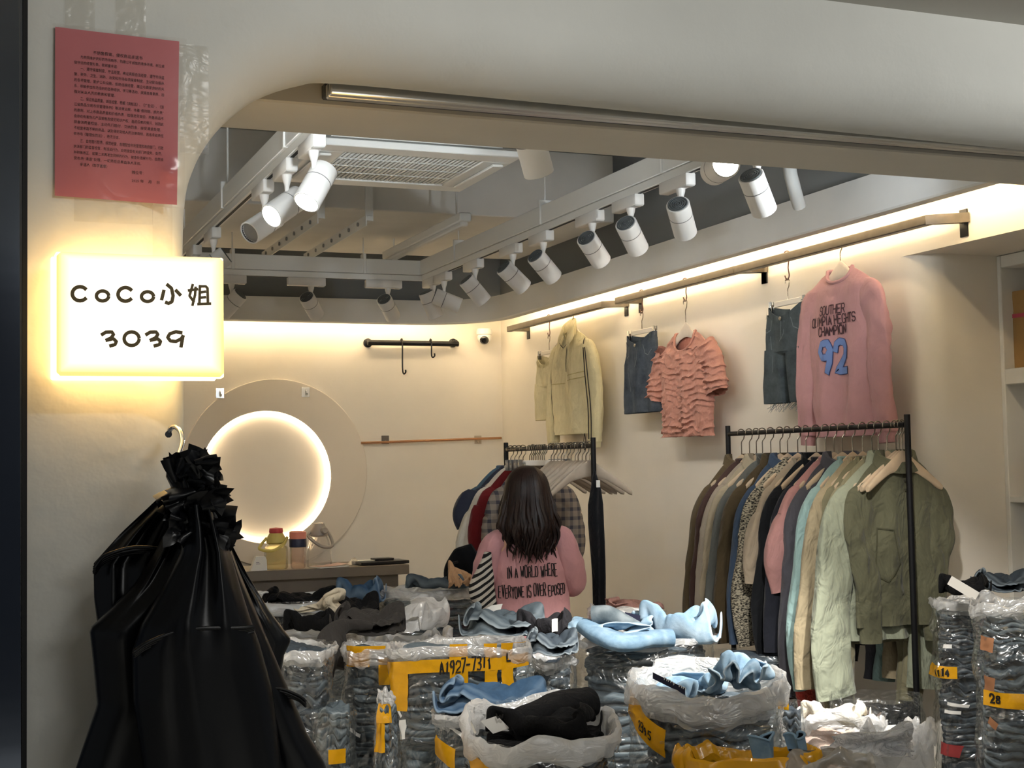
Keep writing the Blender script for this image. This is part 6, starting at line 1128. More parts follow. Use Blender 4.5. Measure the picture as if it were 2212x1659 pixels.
# --- cream half-zip jacket
loc = wall_spot(1237)
h = wood_hanger('wood_hanger', 'pale wooden hanger inside the cream half-zip jacket', M_HGREY, 0.19, 'wooden hangers on the clothes wall', 0.07); h.location = loc; h.rotation_euler = (0, 0, RZW)
G = Gar(L=0.70, W=0.29, hem=0.285, neck=0.085, slope=0.095, d=0.055, seed=9, amp=0.018, k=24, neckdrop=0.05)
zt_ = RZ+h['z0']-0.055
M_PIPE = mat('black_piping', '#2a2320', 0.7)
t = garment('half_zip_jacket', 'cream half-zip jacket with black piping on the clothes wall by the rear corner', 'jacket', G, M_CREAM, (XRAIL-0.01, loc[1], zt_), RZW, HGW, sleeve=0.66, sw=(0.105, 0.07), sd=(0.045, 0.04), out=0.07, cuff=M_CREAM, collar=None, cuffh=0.04)
b = B()
for s in (-1, 1):   # tall collar folding open to both sides of the zip
    R = []
    for i in range(12):
        f_ = i/11; ang = PI/2+s*PI*0.98*f_
        base = (s*-1*-G.neck*math.sin(PI*f_)*s*s, 0, 0)
        x = s*G.neck*math.sin(PI*f_*0.96); y = 0.02+0.0*f_-0.055*(1-math.cos(PI*f_))/2
        zb = -G.nd*f_**1.5*1.6
        R.append([(x*0.95, y, zb-0.01), (x*1.0+s*0.006, y-0.004, zb+0.045), (x*1.05+s*0.012*f_, y-0.006-0.004*f_, zb+0.10-0.02*f_), (x*1.12+s*0.05*f_**2, y-0.016-0.02*f_, zb+0.075-0.075*f_), (x*1.15+s*0.065*f_**2, y-0.018-0.022*f_, zb+0.03-0.075*f_)])
    obj('collar', B().grid(R), M_CREAM, t)
    surf_ribbon('piping', G, [[(s*G.W*0.80, -0.06), (s*G.W*0.93, -0.13), (s*G.W*0.955, -0.3), (s*G.W*0.945, -0.5), (s*G.W*0.95, -0.69)]], M_PIPE, 0.004, t, 0.006)
    surf_ribbon('collar_edge', G, [[(0.004*s, -0.11), (s*0.05, -0.085), (s*0.085, -0.05)]], M_PIPE, 0.003, t, 0.03)
surf_ribbon('zip', G, [[(0, -0.06), (0, -0.15), (0.003, -0.27)]], M_PIPE, 0.005, t, 0.006)
surf_ribbon('chest_seam', G, [[(-G.W*0.93, -0.345), (-0.02, -0.35)], [(0.02, -0.335), (G.W*0.93, -0.32)], [(0.02, -0.30), (G.W*0.9, -0.285)]], fabric('cream_dark', '#b5a873', 0.05), 0.0028, t, 0.005)
# piping lines down the near sleeve and a cord loop at the hem
for xo in (-0.018, 0.022):
    P = [(G.W+0.012+xo*0.6, -0.052, -0.13), (G.W+0.040+xo, -0.052, -0.32), (G.W+0.066+xo, -0.047, -0.54), (G.W+0.055+xo, -0.042, -0.74)]
    obj('sleeve_piping', B().tube(catmull(P, 8), 0.0035, 6), M_PIPE, t)
P = [(G.W*0.9, -0.04, -0.70), (G.W*0.9-0.015, -0.04, -0.745), (G.W*0.9-0.018, -0.04, -0.79), (G.W*0.9, -0.04, -0.81), (G.W*0.9+0.016, -0.04, -0.785), (G.W*0.9+0.012, -0.04, -0.74), (G.W*0.9+0.002, -0.04, -0.70)]
obj('cord_loop', B().tube(catmull(P, 5), 0.0025, 6), M_PIPE, t)

# ------------------------------------------------------------------ clothes racks
def rack(label, x, y0, y1, z0, post0):
    t = thing('clothes_rack', label, 'clothes rack', (x, (y0+y1)/2, 0))
    obj('rack_rail', B().tube([(x, y0, z0), (x, y1, z0)], 0.0125, 14), M_BLACKM, t, True)
    for y, zt in ((y0-0.014, post0), (y1+0.014, post0-0.0)):
        obj('rack_post', B().tube([(x, y, 0.20), (x, y, zt)], 0.0135, 14), M_BLACKM, t, True)
        for s in (-1, 1): obj('rack_foot', B().tube([(x, y, 0.24), (x+s*0.05, y, 0.17), (x+s*0.20, y, 0.012)], 0.012, 10), M_BLACKM, t, True)
    return t
rk = PD(1961, 895, 6.0); RX, RY0, RZT = rk[0], rk[1], rk[2]; RY1 = PX(1575, 920, RX)[1]; RRZ = PX(1960, 917, RX)[2]
rack('black clothes rack full of jackets beside the stacks of bagged jeans', RX, RY0+0.02, RY1, RRZ, RZT)
def ondeck(x, y0=928): # y on the rack rail at image column
    y = y0
    for _ in range(6):
        p = PX(x, y, RX); y += (p[2]-RRZ)*FPX/np.linalg.norm(p-ORI)
    return PX(x, y, RX)[1]
HG1 = 'wooden hangers on the full clothes rack'; GG1 = 'garments on the full clothes rack'
jk = [ # image column of the hook, colour, name, label, length, sleeve, extras
 (1601, '#5d503b', 'coat', 'khaki brown coat, the last one at the far end of the full rack', 0.84, 0.62, 0.02, {}),
 (1618, '#4b3733', 'coat', 'dark maroon brown coat, next to the khaki brown coat on the full rack', 0.80, 0.60, 0.012, {}),
 (1633, '#9d9283', 'jacket', 'pale taupe jacket between the maroon coat and the oatmeal jacket', 0.72, 0.58, 0.02, {}),
 (1646, '#a89c86', 'jacket', 'oatmeal jacket with a turned collar behind the slate grey jacket', 0.74, 0.60, 0.02, {}),
 (1664, '#5f615e', 'jacket', 'slate grey jacket with long sleeves on the full rack', 0.72, 0.62, 0.03, {}),
 (1684, '#4d412d', 'coat', 'dark olive brown coat on the full rack, beside the tweed jacket', 0.74, 0.60, 0.025, {}),
 (1700, '#3d4d63', 'jacket', 'blue denim jacket squeezed behind the tweed jacket', 0.78, 0.6, 0.02, {}),
 (1722, 'tweed', 'jacket', 'black and cream tweed jacket with a frayed hem', 0.66, 0.60, 0.02, {}),
 (1740, '#a99a86', 'shirt', 'beige short sleeved top between the tweed and black jackets', 0.50, 0.30, 0.05, {}),
 (1762, '#14161a', 'jacket', 'black jacket hanging lowest beside the tweed jacket', 0.80, 0.68, 0.04, {}),
 (1782, '#1b1d26', 'jacket', 'navy black jacket behind the pink top on the full rack', 0.72, 0.6, 0.02, {}),
 (1800, '#b58683', 'shirt', 'dusty pink top showing at the shoulder between dark jackets', 0.58, 0.32, 0.03, {}),
 (1818, '#4c4b52', 'jacket', 'charcoal grey jacket with a ribbed cuff beside the pale aqua shirt', 0.70, 0.74, 0.035, {'cuff': 1, 'out': 0.09}),
 (1840, '#93b0ae', 'shirt', 'pale aqua shirt with a gathered cuff on the full rack', 0.70, 0.74, 0.04, {'cuff': 1, 'out': 0.12}),
 (1862, '#a6987c', 'jacket', 'khaki beige jacket with a bent sleeve beside the pale aqua shirt', 0.70, 0.72, 0.045, {'out': 0.13}),
 (1882, '#7d785f', 'jacket', 'jacket of which only the red ribbed cuff shows at the rack bottom', 0.64, 0.84, 0.02, {'cuff': 1, 'out': 0.03}),
 (1896, '#8c866b', 'jacket', 'dull khaki jacket with elastic cuffs just behind the sage jacket', 0.74, 0.80, 0.03, {'cuff': 1, 'out': 0.02}),
 (1915, '#989d89', 'jacket', 'pale sage jacket with a wide straight sleeve on the full rack', 0.72, 0.74, 0.05, {'out': 0.10, 'sw': 0.10, 'w': 0.02}),
 (1934, '#605f4b', 'jacket', 'olive green field jacket with a slanted pocket, in front of the full rack', 0.66, 0.52, 0.05, {'out': -0.05, 'sw': 0.05}),
]
def tweed():
    mt, nt, b = nm('tweed'); b.inputs['Roughness'].default_value = 0.95
    t_ = nt.nodes.new('ShaderNodeTexCoord'); mp = nt.nodes.new('ShaderNodeMapping'); mp.inputs['Scale'].default_value = (60, 60, 130)
    nt.links.new(t_.outputs['Object'], mp.inputs[0]); n = nt.nodes.new('ShaderNodeTexNoise'); n.inputs['Scale'].default_value = 1.6; n.inputs['Detail'].default_value = 3
    nt.links.new(mp.outputs[0], n.inputs['Vector']); r = nt.nodes.new('ShaderNodeValToRGB'); nt.links.new(n.outputs[0], r.inputs[0])
    r.color_ramp.elements[0].position = 0.42; r.color_ramp.elements[1].position = 0.56
    r.color_ramp.elements[0].color = (*lin('#2b2823'), 1); r.color_ramp.elements[1].color = (*lin('#b3aa95'), 1)
    nt.links.new(r.outputs[0], b.inputs['Base Color']); bp = nt.nodes.new('ShaderNodeBump'); bp.inputs['Strength'].default_value = 0.8; bp.inputs['Distance'].default_value = 0.004
    nt.links.new(n.outputs[0], bp.inputs['Height']); nt.links.new(bp.outputs[0], b.inputs['Normal']); return mt
h0 = wood_hanger('wood_hanger', '', M_HWOOD, 0.20, HG1, 0.115)
first = True
near = None
for i, (px_, colr, nme, lab, L, sl, out, ex) in enumerate(jk):
    y = ondeck(px_); hl = 'wooden hanger carrying the '+lab.split(' on ')[0].split(',')[0].split(' beside')[0].split(' behind')[0].split(' between')[0].split(' of which')[0]
    rzj = math.radians(rnd.uniform(-7, 7)) if i < len(jk)-1 else math.radians(-6)
    if first: h0.location = (RX, y, RRZ); h0.rotation_euler = (0, 0, rzj); h0['label'] = hl; first = False; h = h0
    else: h = dup(h0, (RX, y, RRZ), rzj, hl)
    mt = tweed() if colr == 'tweed' else fabric('cloth_'+colr[1:], colr, 0.08, 1.0 if i in (13, 14, 16, 17, 18) else 0.6, 9)
    G = Gar(L=L+0.06, W=0.208+0.006*(i % 3)+ex.get('w', 0), hem=0.225, neck=0.075, slope=0.125, d=0.033, d0=0.032, seed=20+i*1.37, amp=0.020, k=24+i, N=64, nv=40, neckdrop=0.05)
    last = i == len(jk)-1
    cm = None
    if ex.get('cuff'): cm = fabric('cuff_red', '#a3362b', 0.1, 0.4, 60) if 'red' in lab else fabric('cuff_'+colr[1:], colr, 0.15, 0.6, 60)
    t = garment(nme, lab, 'coat' if nme == 'coat' else 'jacket' if nme == 'jacket' else 'shirt', G, mt, (RX, y+0.004, RRZ+h0['z0']-0.016), rzj, GG1, sleeve=sl+0.15, sw=(0.088, ex.get('sw', 0.066 if not cm else 0.055)), sd=(0.032, 0.028), out=ex.get('out', 0.10 if i < 12 else 0.05), tuck=0.0 if last else 0.055, cuff=cm, cuffh=0.05 if 'red' not in lab else 0.085, collar='stand' if i in (4, 9) else 'shirt' if i in (0, 3, 5, 6, 12, 17, 18) else 'crew', bend=0.03 if i % 2 else 0.0, fwd=0.01)
    if colr == 'tweed':
        b = B()
        for k_ in range(90):
            x = -0.225+0.45*rnd.random(); s = -1 if rnd.random() < 0.7 else 1
            b.tube([(x, s*0.045, -L+0.004), (x+0.006*rnd.uniform(-1, 1), s*0.05, -L-0.03-0.01*rnd.random())], 0.0022, 4)
        o = obj('frayed_hem', b, mt, t); o['kind'] = 'stuff'
    if last:
        dk = fabric('olive_dark', '#4c4b39', 0.06); surf_ribbon('front_placket', G, [[(0.03, -0.07), (0.04, -0.3), (0.055, -0.62)]], dk, 0.004, t, 0.004)
        surf_ribbon('pocket_flap', G, [[(-0.12, -0.30), (-0.05, -0.31)], [(-0.05, -0.31), (-0.02, -0.45), (-0.075, -0.53)], [(-0.12, -0.30), (-0.13, -0.50), (-0.075, -0.53)]], dk, 0.003, t, 0.005)
        for z in (-0.10, -0.14): obj('snap_button', B().lathe([(0.006, 0), (0.006, 0.003), (0, 0.004)], 12, G.front(np.array([0.02]), np.array([z]), 0.006)[0], (0, -1, 0)), mat('snap', '#55554a', 0.4, 0.6), t)
    if 'sage' in lab: surf_ribbon('hem_seam', G, [[(-0.2, -L+0.05), (0.2, -L+0.05)]], fabric('sage_dark', '#8d967f', 0.05), 0.002, t, 0.004)
dup(h0, (RX, RY0+0.045, RRZ), math.radians(3), 'bare wooden hanger in front of the olive jacket, close to the rack post')
dup(h0, (RX, RY0+0.066, RRZ), math.radians(-3), 'bare wooden hanger between the olive jacket and the front bare hanger')
# small rack behind the woman
b_ = PD(1281, 945, 7.0); R2X, R2Y0, R2Z = b_[0], b_[1], b_[2]; R2Y1 = PX(1093, 966, R2X)[1]; R2R = PX(1275, 963, R2X)[2]
rack('black clothes rack of mostly empty hangers behind the woman', R2X, R2Y0+0.014, R2Y1-0.014, R2R, R2Z)
HG2 = 'pale wooden hangers on the rack behind the woman'
hb = wood_hanger('wood_hanger', 'empty pale wooden hanger hanging on the rack behind the woman', mat('hanger_grey', '#b3a492', 0.5, var=0.1, vscale=12), 0.21, HG2, 0.075)
for k_ in range(12):
    y = R2Y0+0.05+0.044*k_+rnd.uniform(-0.006, 0.006); z_ = math.radians((-30, 6, -14, 16, -22)[k_ % 5]+rnd.uniform(-4, 4))
    if k_ == 0: hb.location = (R2X, y, R2R); hb.rotation_euler = (0, 0, z_)
    else: dup(hb, (R2X, y, R2R), z_)
cb = clip_hanger('clip_hanger', 'empty silver clip hanger on the rack behind the woman', 'clip hangers on the rack behind the woman', 0.05, 0.14)
for k_ in range(9):
    y = R2Y0+0.62+0.026*k_; z_ = math.radians(rnd.uniform(-14, 14))
    if k_ == 0: cb.location = (R2X, y, R2R); cb.rotation_euler = (0, 0, z_)
    else: dup(cb, (R2X, y, R2R), z_)
def plaid():
    mt, nt, b = nm('plaid_cloth'); b.inputs['Roughness'].default_value = 0.9; t_ = nt.nodes.new('ShaderNodeTexCoord'); sp = nt.nodes.new('ShaderNodeSeparateXYZ'); nt.links.new(t_.outputs['Object'], sp.inputs[0])
    c = [lin('#897d70'), lin('#3d3a43')]; acc = None
    for ax in (0, 2):
        m1 = nt.nodes.new('ShaderNodeMath'); m1.operation = 'MULTIPLY'; m1.inputs[1].default_value = 125; nt.links.new(sp.outputs[ax], m1.inputs[0])
        m2 = nt.nodes.new('ShaderNodeMath'); m2.operation = 'SINE'; nt.links.new(m1.outputs[0], m2.inputs[0])
        m3 = nt.nodes.new('ShaderNodeMath'); m3.operation = 'GREATER_THAN'; m3.inputs[1].default_value = 0.35; nt.links.new(m2.outputs[0], m3.inputs[0])
        if acc is None: acc = m3
        else:
            m4 = nt.nodes.new('ShaderNodeMath'); m4.operation = 'ADD'; nt.links.new(acc.outputs[0], m4.inputs[0]); nt.links.new(m3.outputs[0], m4.inputs[1]); acc = m4
    m5 = nt.nodes.new('ShaderNodeMath'); m5.operation = 'MULTIPLY'; m5.inputs[1].default_value = 0.5; nt.links.new(acc.outputs[0], m5.inputs[0])
    mx = nt.nodes.new('ShaderNodeMix'); mx.data_type = 'RGBA'; nt.links.new(m5.outputs[0], mx.inputs[0]); mx.inputs[6].default_value = (*c[0], 1); mx.inputs[7].default_value = (*c[1], 1)
    nt.links.new(mx.outputs[2], b.inputs['Base Color']); return mt
far = [('#4f6676', 'shirt', 'faded blue denim shirt at the far end of the rack behind the woman', 0.74, 0.5, -0.06), ('#2d3140', 'shirt', 'navy shirt tucked behind the white shirt on the far rack', 0.5, 0.2, 0.03), ('#d8d0c0', 'shirt', 'loose white shirt beside the dark red top on the far rack', 0.58, 0.46, 0.045), ('#6d181c', 'shirt', 'dark red puff sleeved top on the far rack', 0.46, 0.34, 0.0), ('plaid', 'shirt', 'brown and grey plaid shirt hidden behind the hair of the woman', 0.55, 0.42, -0.02)]
for i, (colr, nme, lab, L, sl, out) in enumerate(far):
    y = R2Y1-0.07-0.062*i if i < 4 else R2Y1-0.40; G = Gar(L=L+0.06, W=0.215, hem=0.24, neck=0.08, slope=0.12, d=0.036, d0=0.034, seed=50+i*2.1, amp=0.016, k=26, N=44, nv=22)
    z_ = math.radians(-6+3*i); dup(hb, (R2X, y, R2R), z_, 'pale wooden hanger holding the '+lab.split(' at ')[0].split(' beside')[0].split(' tucked')[0].split(' on ')[0].split(' hidden')[0])
    garment(nme, lab, 'shirt', G, plaid() if colr == 'plaid' else fabric('cloth_'+colr[1:], colr, 0.08, 0.45, 10), (R2X, y+0.003, R2R+hb['z0']-0.016), z_, 'garments on the rack behind the woman', sleeve=sl, sw=(0.09, 0.085), sd=(0.045, 0.045), out=out+0.04, collar='crew')
# long black garment folded over the near post of the small rack
p = PD(1283, 1055, 6.95); ptop = p
pth = []
rows = []
for v, (xl_, xr_) in enumerate(((1281, 1287), (1276, 1297), (1271, 1302), (1271, 1305), (1274, 1307), (1277, 1308), (1279, 1309), (1280, 1309))):
    yy = (1018, 1060, 1090, 1130, 1170, 1210, 1250, 1310)[v]; L_, R_ = PD(xl_, yy, 6.93), PD(xr_, yy, 6.93); c = (L_+R_)/2; a_ = np.linalg.norm(R_-L_)/2
    P = ringp(0, 0, 0, a_, 0.035 if v else 0.01, 0.03 if v else 0.01, 40, 2.3); P[:, 1] += 0.006*np.sin(P[:, 0]*160+v*0.4); rows.append(P+c)
t = thing('black_trousers', 'long black garment hanging straight down from the post of the small rack', 'trousers', tuple(rows[-1].mean(0)))
obj('garment_body', B().loft(rows, True, True), fabric('black_cloth', '#15161a', 0.1, 0.5, 12), t, True)
obj('white_tag', B().box(tuple(PD(1292, 1045, 6.88)), (0.02, 0.003, 0.035)), M_WHITE, t, True)
# ------------------------------------------------------------------ woman seen from behind
wp = PD(1138, 1010, 6.65); WH = wp[2]
woman = thing('person', 'woman with long brown hair and a pink sweatshirt, seen from behind at the rack', 'person', (wp[0], wp[1], 0), -math.radians(14))
M_SKIN = mat('skin', '#d9a98c', 0.5, spec=0.4)
hz = WH
jn = {'pelvis': (0, 0, hz-0.72), 'waist': (0, 0, hz-0.58), 'chest': (0, 0.0, hz-0.42), 'neck0': (0, 0.0, hz-0.285), 'neck1': (0, 0.015, hz-0.235), 'skull': (0, 0.035, hz-0.16), 'crown': (0, 0.02, hz-0.09)}
rad = {'pelvis': (.15, .11), 'waist': (.13, .10), 'chest': (.15, .10), 'neck0': (.06, .055), 'neck1': (.052, .052), 'skull': (.073, .085), 'crown': (.070, .082)}
edges = [('pelvis', 'waist'), ('waist', 'chest'), ('chest', 'neck0'), ('neck0', 'neck1'), ('neck1', 'skull'), ('skull', 'crown')]
for s, n in ((-1, 'l'), (1, 'r')):
    jn.update({n+'hip': (s*.085, 0, hz-0.80), n+'knee': (s*.09, .03, 0.42), n+'ankle': (s*.09, 0, 0.085), n+'toe': (s*.10, .13, 0.035)})
    rad.update({n+'hip': (.085, .085), n+'knee': (.058, .06), n+'ankle': (.038, .04), n+'toe': (.035, .028)})
    jn.update({n+'sh': (s*.145, 0, hz-0.335), n+'elb': (s*.195, -.01, hz-0.52), n+'wri': (s*.17, .22, hz-0.50), n+'palm': (s*.155, .285, hz-0.49)})
    rad.update({n+'sh': (.055, .055), n+'elb': (.038, .038), n+'wri': (.025, .022), n+'palm': (.034, .018)})
    edges += [('pelvis', n+'hip'), (n+'hip', n+'knee'), (n+'knee', n+'ankle'), (n+'ankle', n+'toe'), ('chest', n+'sh'), (n+'sh', n+'elb'), (n+'elb', n+'wri'), (n+'wri', n+'palm')]
names = list(jn); V = [jn[k] for k in names]; R_ = [rad[k] for k in names]; Ed = [(names.index(a), names.index(b)) for a, b in edges]; roots = [0]
for s, n in ((-1, 'l'), (1, 'r')):   # fingers, each its own chain rooted in the palm
    px_, py_, pz_ = jn[n+'palm']
    for k, (dx, ln) in enumerate(((-.024, .066), (-.008, .076), (.008, .072), (.023, .056))):
        b0 = len(V); roots.append(b0); P = [(px_+dx*.8, py_+.0, pz_), (px_+dx, py_+.035, pz_+.004), (px_+dx, py_+.035+ln*.5, pz_-.006), (px_+dx, py_+.03+ln*.8, pz_-.030)]
        V += P; R_ += [(.010, .010), (.0095, .0095), (.0085, .0085), (.007, .007)]; Ed += [(b0+i, b0+i+1) for i in range(3)]
    b0 = len(V); roots.append(b0); V += [(px_-s*.010, py_-.03, pz_), (px_-s*.036, py_-.005, pz_-.008), (px_-s*.044, py_+.03, pz_-.018), (px_-s*.040, py_+.05, pz_-.022)]
    R_ += [(.012, .012), (.0115, .0115), (.0095, .0095), (.008, .008)]; Ed += [(b0+i, b0+i+1) for i in range(3)]
me = bpy.data.meshes.new('body'); me.from_pydata(V, Ed, []); me.materials.append(M_SKIN)
body = bpy.data.objects.new('body', me); COL.objects.link(body); body.parent = woman
md = body.modifiers.new('skin', 'SKIN'); md.use_smooth_shade = True
for i, r in enumerate(R_): me.skin_vertices[0].data[i].radius = r; me.skin_vertices[0].data[i].use_root = i in roots
body.modifiers.new('sub', 'SUBSURF').levels = 2; body.modifiers['sub'].render_levels = 2
hc = arr([0, 0.03, hz-0.125])
b = B(); b.lathe([(0.0, 0.016), (0.006, 0.013), (0.011, 0.0), (0.009, -0.012), (0.0, -0.016)], 12, (0, 0.128, hz-0.155), (0, 1, 0.15)); obj('nose', b, M_SKIN, body)
for s in (-1, 1):
    obj('eye', B().lathe([(0.0, 0.004), (0.009, 0.002), (0.011, 0.0)], 14, (s*0.03, 0.112, hz-0.125), (s*0.2, 1, 0)), mat('eye_dark', '#2a201c', 0.2), body)
    obj('ear', B().lathe([(0.0, 0.008), (0.014, 0.006), (0.02, 0.0), (0.012, -0.004)], 14, (s*0.078, 0.03, hz-0.14), (s, -0.2, 0)), M_SKIN, body)
obj('mouth', B().tube([(-0.02, 0.106, hz-0.195), (0, 0.116, hz-0.193), (0.02, 0.106, hz-0.195)], 0.005, 8), mat('lips', '#b06a62', 0.4), body)
# trousers and shoes
M_TR = fabric('dark_trousers', '#2c2f3a', 0.1, 0.4, 12); b = B()
tr = []
for s in (-1, 1):
    R = []
    for z, a, d, x, y in ((hz-0.70, .16, .13, 0.0, 0), (hz-0.78, .12, .12, .07, 0), (0.45, .08, .085, .09, .02), (0.10, .065, .075, .095, 0)):
        P = ringp(s*x, y, z, a, d, d, 30, 2.2); R.append(P)
    R = np.stack([catmull(arr(R)[:, j], 6) for j in range(30)], 1); b.loft(foldy(R, 0.008, 40, s, s))
obj('trousers', b, M_TR, woman)
for s in (-1, 1):
    P = [ringp(s*0.1, 0.05+o, z, a, d, d*0.7, 26, 2.3) for z, a, d, o in ((0.002, .043, .12, .02), (0.03, .045, .125, .02), (0.06, .04, .09, .0), (0.09, .04, .05, -.03))]
    obj('shoe', B().loft(P, True, True), mat('shoe_white', '#cfcac2', 0.5), woman)
# sweatshirt
G = Gar(L=0.60, W=0.175, hem=0.205, neck=0.075, slope=0.09, d=0.125, seed=31, N=80, nv=36, amp=0.012, k=20, neckdrop=0.0)
sw_z = hz-0.262
sw = B()
def sw_back(u, v, lift=0.004):   # the wearer's back is local -y
    p = G.front(u, v, lift); p[..., 2] += sw_z; return p
R = G.rings(); R[..., 2] += sw_z; sw.loft(R)
M_SW = fabric('pink_sweatshirt', '#cf989a', 0.05, 0.35, 9)
for s, n in ((-1, 'l'), (1, 'r')):
    pth = catmull([(s*.09, 0, hz-0.325), (s*.145, -.005, hz-0.352), (s*.185, -.015, hz-0.43), (s*.205, -.01, hz-0.525), (s*.20, .08, hz-0.545), (s*.175, .20, hz-0.51)], 7)
    n_ = len(pth); T, Nn, Bn = frames(pth); wv = np.interp(np.linspace(0, 1, n_), [0, .2, .55, .8, 1], [.055, .072, .070, .060, .042]); th = np.linspace(0, 2*PI, 32, endpoint=False)
    R = pth[:, None]+wv[:, None, None]*(np.cos(th)[None, :, None]*Nn[:, None]+np.sin(th)[None, :, None]*Bn[:, None])
    R = R+0.012*fbm(R*9+s, 3)[..., None]*(R-pth[:, None])/wv[:, None, None]
    sw.loft(R, False, True)
sweat = obj('sweatshirt', sw, M_SW, woman); sweat['label'] = 'pink sweatshirt with handwritten black slogan across the back'
P = [(G.neck*1.0*math.cos(x), G.dep(0)*1.4*math.sin(x), sw_z+0.008) for x in np.linspace(0, 2*PI, 40, endpoint=False)]
obj('neck_rib', B().tube(P, 0.012, 8, closed=True), M_SW, sweat)
for s_, zc, ht, w_, seed, dx in (('IN A WORLD WHERE', -0.245, 0.052, 0.235, 3, 0.0), ('EVERYONE IS OVER EPOSED', -0.335, 0.052, 0.315, 5, 0.0)):
    st, wd = text2d(s_, ht, 0.42, 0.45, 0.14, seed); k = w_/wd
    st = [[(((u-wd/2)*k+dx), v+zc+0.035*((u-wd/2)*k)) for u, v in q_] for q_ in st]
    obj('slogan', ribbons(st, lambda u, v: sw_back(u, v, 0.004), 0.0022, None, 0.008), mat('slogan_black', '#1d1718', 0.8), sweat)
# long hair: a cap and many wavy locks
M_HAIR = mat('brown_hair', '#22140f', 0.45, var=0.4, vscale=30, spec=0.35, bump=0.4, bscale=80, bvec=(1, 1, 0.12))
b = B(); R = []
for f in np.linspace(0, 1, 14):
    ang = f*PI*0.62; r = math.sin(ang); z = math.cos(ang)
    th = np.linspace(0, 2*PI, 40, endpoint=False)
    R.append(np.stack([0.092*r*np.cos(th), 0.012+0.105*r*np.sin(th)*np.where(np.sin(th) > 0, 0.75+0.25*z, 1), np.full(40, hz-0.108+0.108*z)], 1))
b.loft(R, True)
hr = random.Random(11)
for k in range(190):
    u = hr.random(); an = -PI/2+(u-0.5)*PI*1.55; lay = hr.random()
    x0, y0 = math.cos(an), math.sin(an)
    L = 0.355+0.06*hr.random()-(0.10*abs(math.cos(an))*hr.random())
    sp = 0.125 + 0.02*hr.random(); ph = hr.random()*6.3; wv = 0.007+0.010*hr.random()
    P = []
    for f in np.linspace(0, 1, 15):
        if f < 0.3:
            g = f/0.3*PI*0.5; rr = math.sin(g)*0.096+0.002; z = hz-0.105+0.110*math.cos(g); kx, ky = 1.0, 1.08
        else:
            g = (f-0.3)/0.7; rr = 0.097+(sp-0.097)*math.sin(min(1, g*1.4)*PI/2)*(0.6+0.4*lay)-0.045*max(0, g-0.62); z = hz-0.105-L*g*0.84; kx, ky = 1.0, 1.08+0.25*g
        wob = wv*max(0, f-0.35)*2.0*math.sin(ph+f*13)
        flare = 0.03*max(0, f-0.75)*4*0.5*math.sin(ph*2)
        P.append((x0*rr*kx+wob*1.3+flare, 0.012+y0*rr*ky-0.004*lay+wob*0.5, z))
    P = catmull(P, 2); n_ = len(P); rw = np.interp(np.linspace(0, 1, n_), [0, .3, .75, 1], [.006, .0125, .010, .0015])
    b.tube(P, rw, 6)
hair = obj('hair', b, M_HAIR, woman); hair['label'] = 'long wavy dark brown hair reaching the shoulder blades'
# striped sleeve garment she holds at her left side
p = PD(1030, 1240, 6.6)
def stripes():
    mt, nt, bs = nm('striped_knit'); t_ = nt.nodes.new('ShaderNodeTexCoord'); wv = nt.nodes.new('ShaderNodeTexWave'); wv.inputs['Scale'].default_value = 11.5; wv.inputs['Distortion'].default_value = 0.6; wv.inputs['Detail'].default_value = 0
    mp = nt.nodes.new('ShaderNodeMapping'); mp.inputs['Rotation'].default_value = (0, math.radians(-58), 0)
    nt.links.new(t_.outputs['Object'], mp.inputs[0]); nt.links.new(mp.outputs[0], wv.inputs['Vector'])
    r = nt.nodes.new('ShaderNodeValToRGB'); nt.links.new(wv.outputs['Fac'], r.inputs[0]); r.color_ramp.interpolation = 'CONSTANT'
    r.color_ramp.elements[0].color = (*lin('#1a1819'), 1); r.color_ramp.elements[1].color = (*lin('#d9d2c6'), 1); r.color_ramp.elements[1].position = 0.45
    nt.links.new(r.outputs[0], bs.inputs['Base Color']); bs.inputs['Roughness'].default_value = 0.9; return mt
t = thing('striped_top', 'black and white striped knit top held at the side of the woman', 'sweater', tuple(PD(1035, 1310, 6.6)))
R = []
yy = np.linspace(1192, 1348, 40)
for y_ in yy:
    xl_ = np.interp(y_, [1192, 1210, 1240, 1265, 1290, 1310, 1348], [1046, 1038, 1022, 1012, 1014, 1030, 1046]); xr_ = np.interp(y_, [1192, 1250, 1348], [1058, 1068, 1076])
    L_, R_q = PD(xl_, y_, 6.5), PD(xr_, y_, 6.5); P = ringp(0, 0, 0, np.linalg.norm(R_q-L_)/2, 0.03, 0.02, 40, 2.6); R.append(P+(L_+R_q)/2)
R = arr(R); R[..., 1] += 0.012*fbm(R*14, 2)-0.010*np.abs(noise3(R*[22, 22, 9]))
obj('knit_body', B().loft(R, True, True), stripes(), t, True)

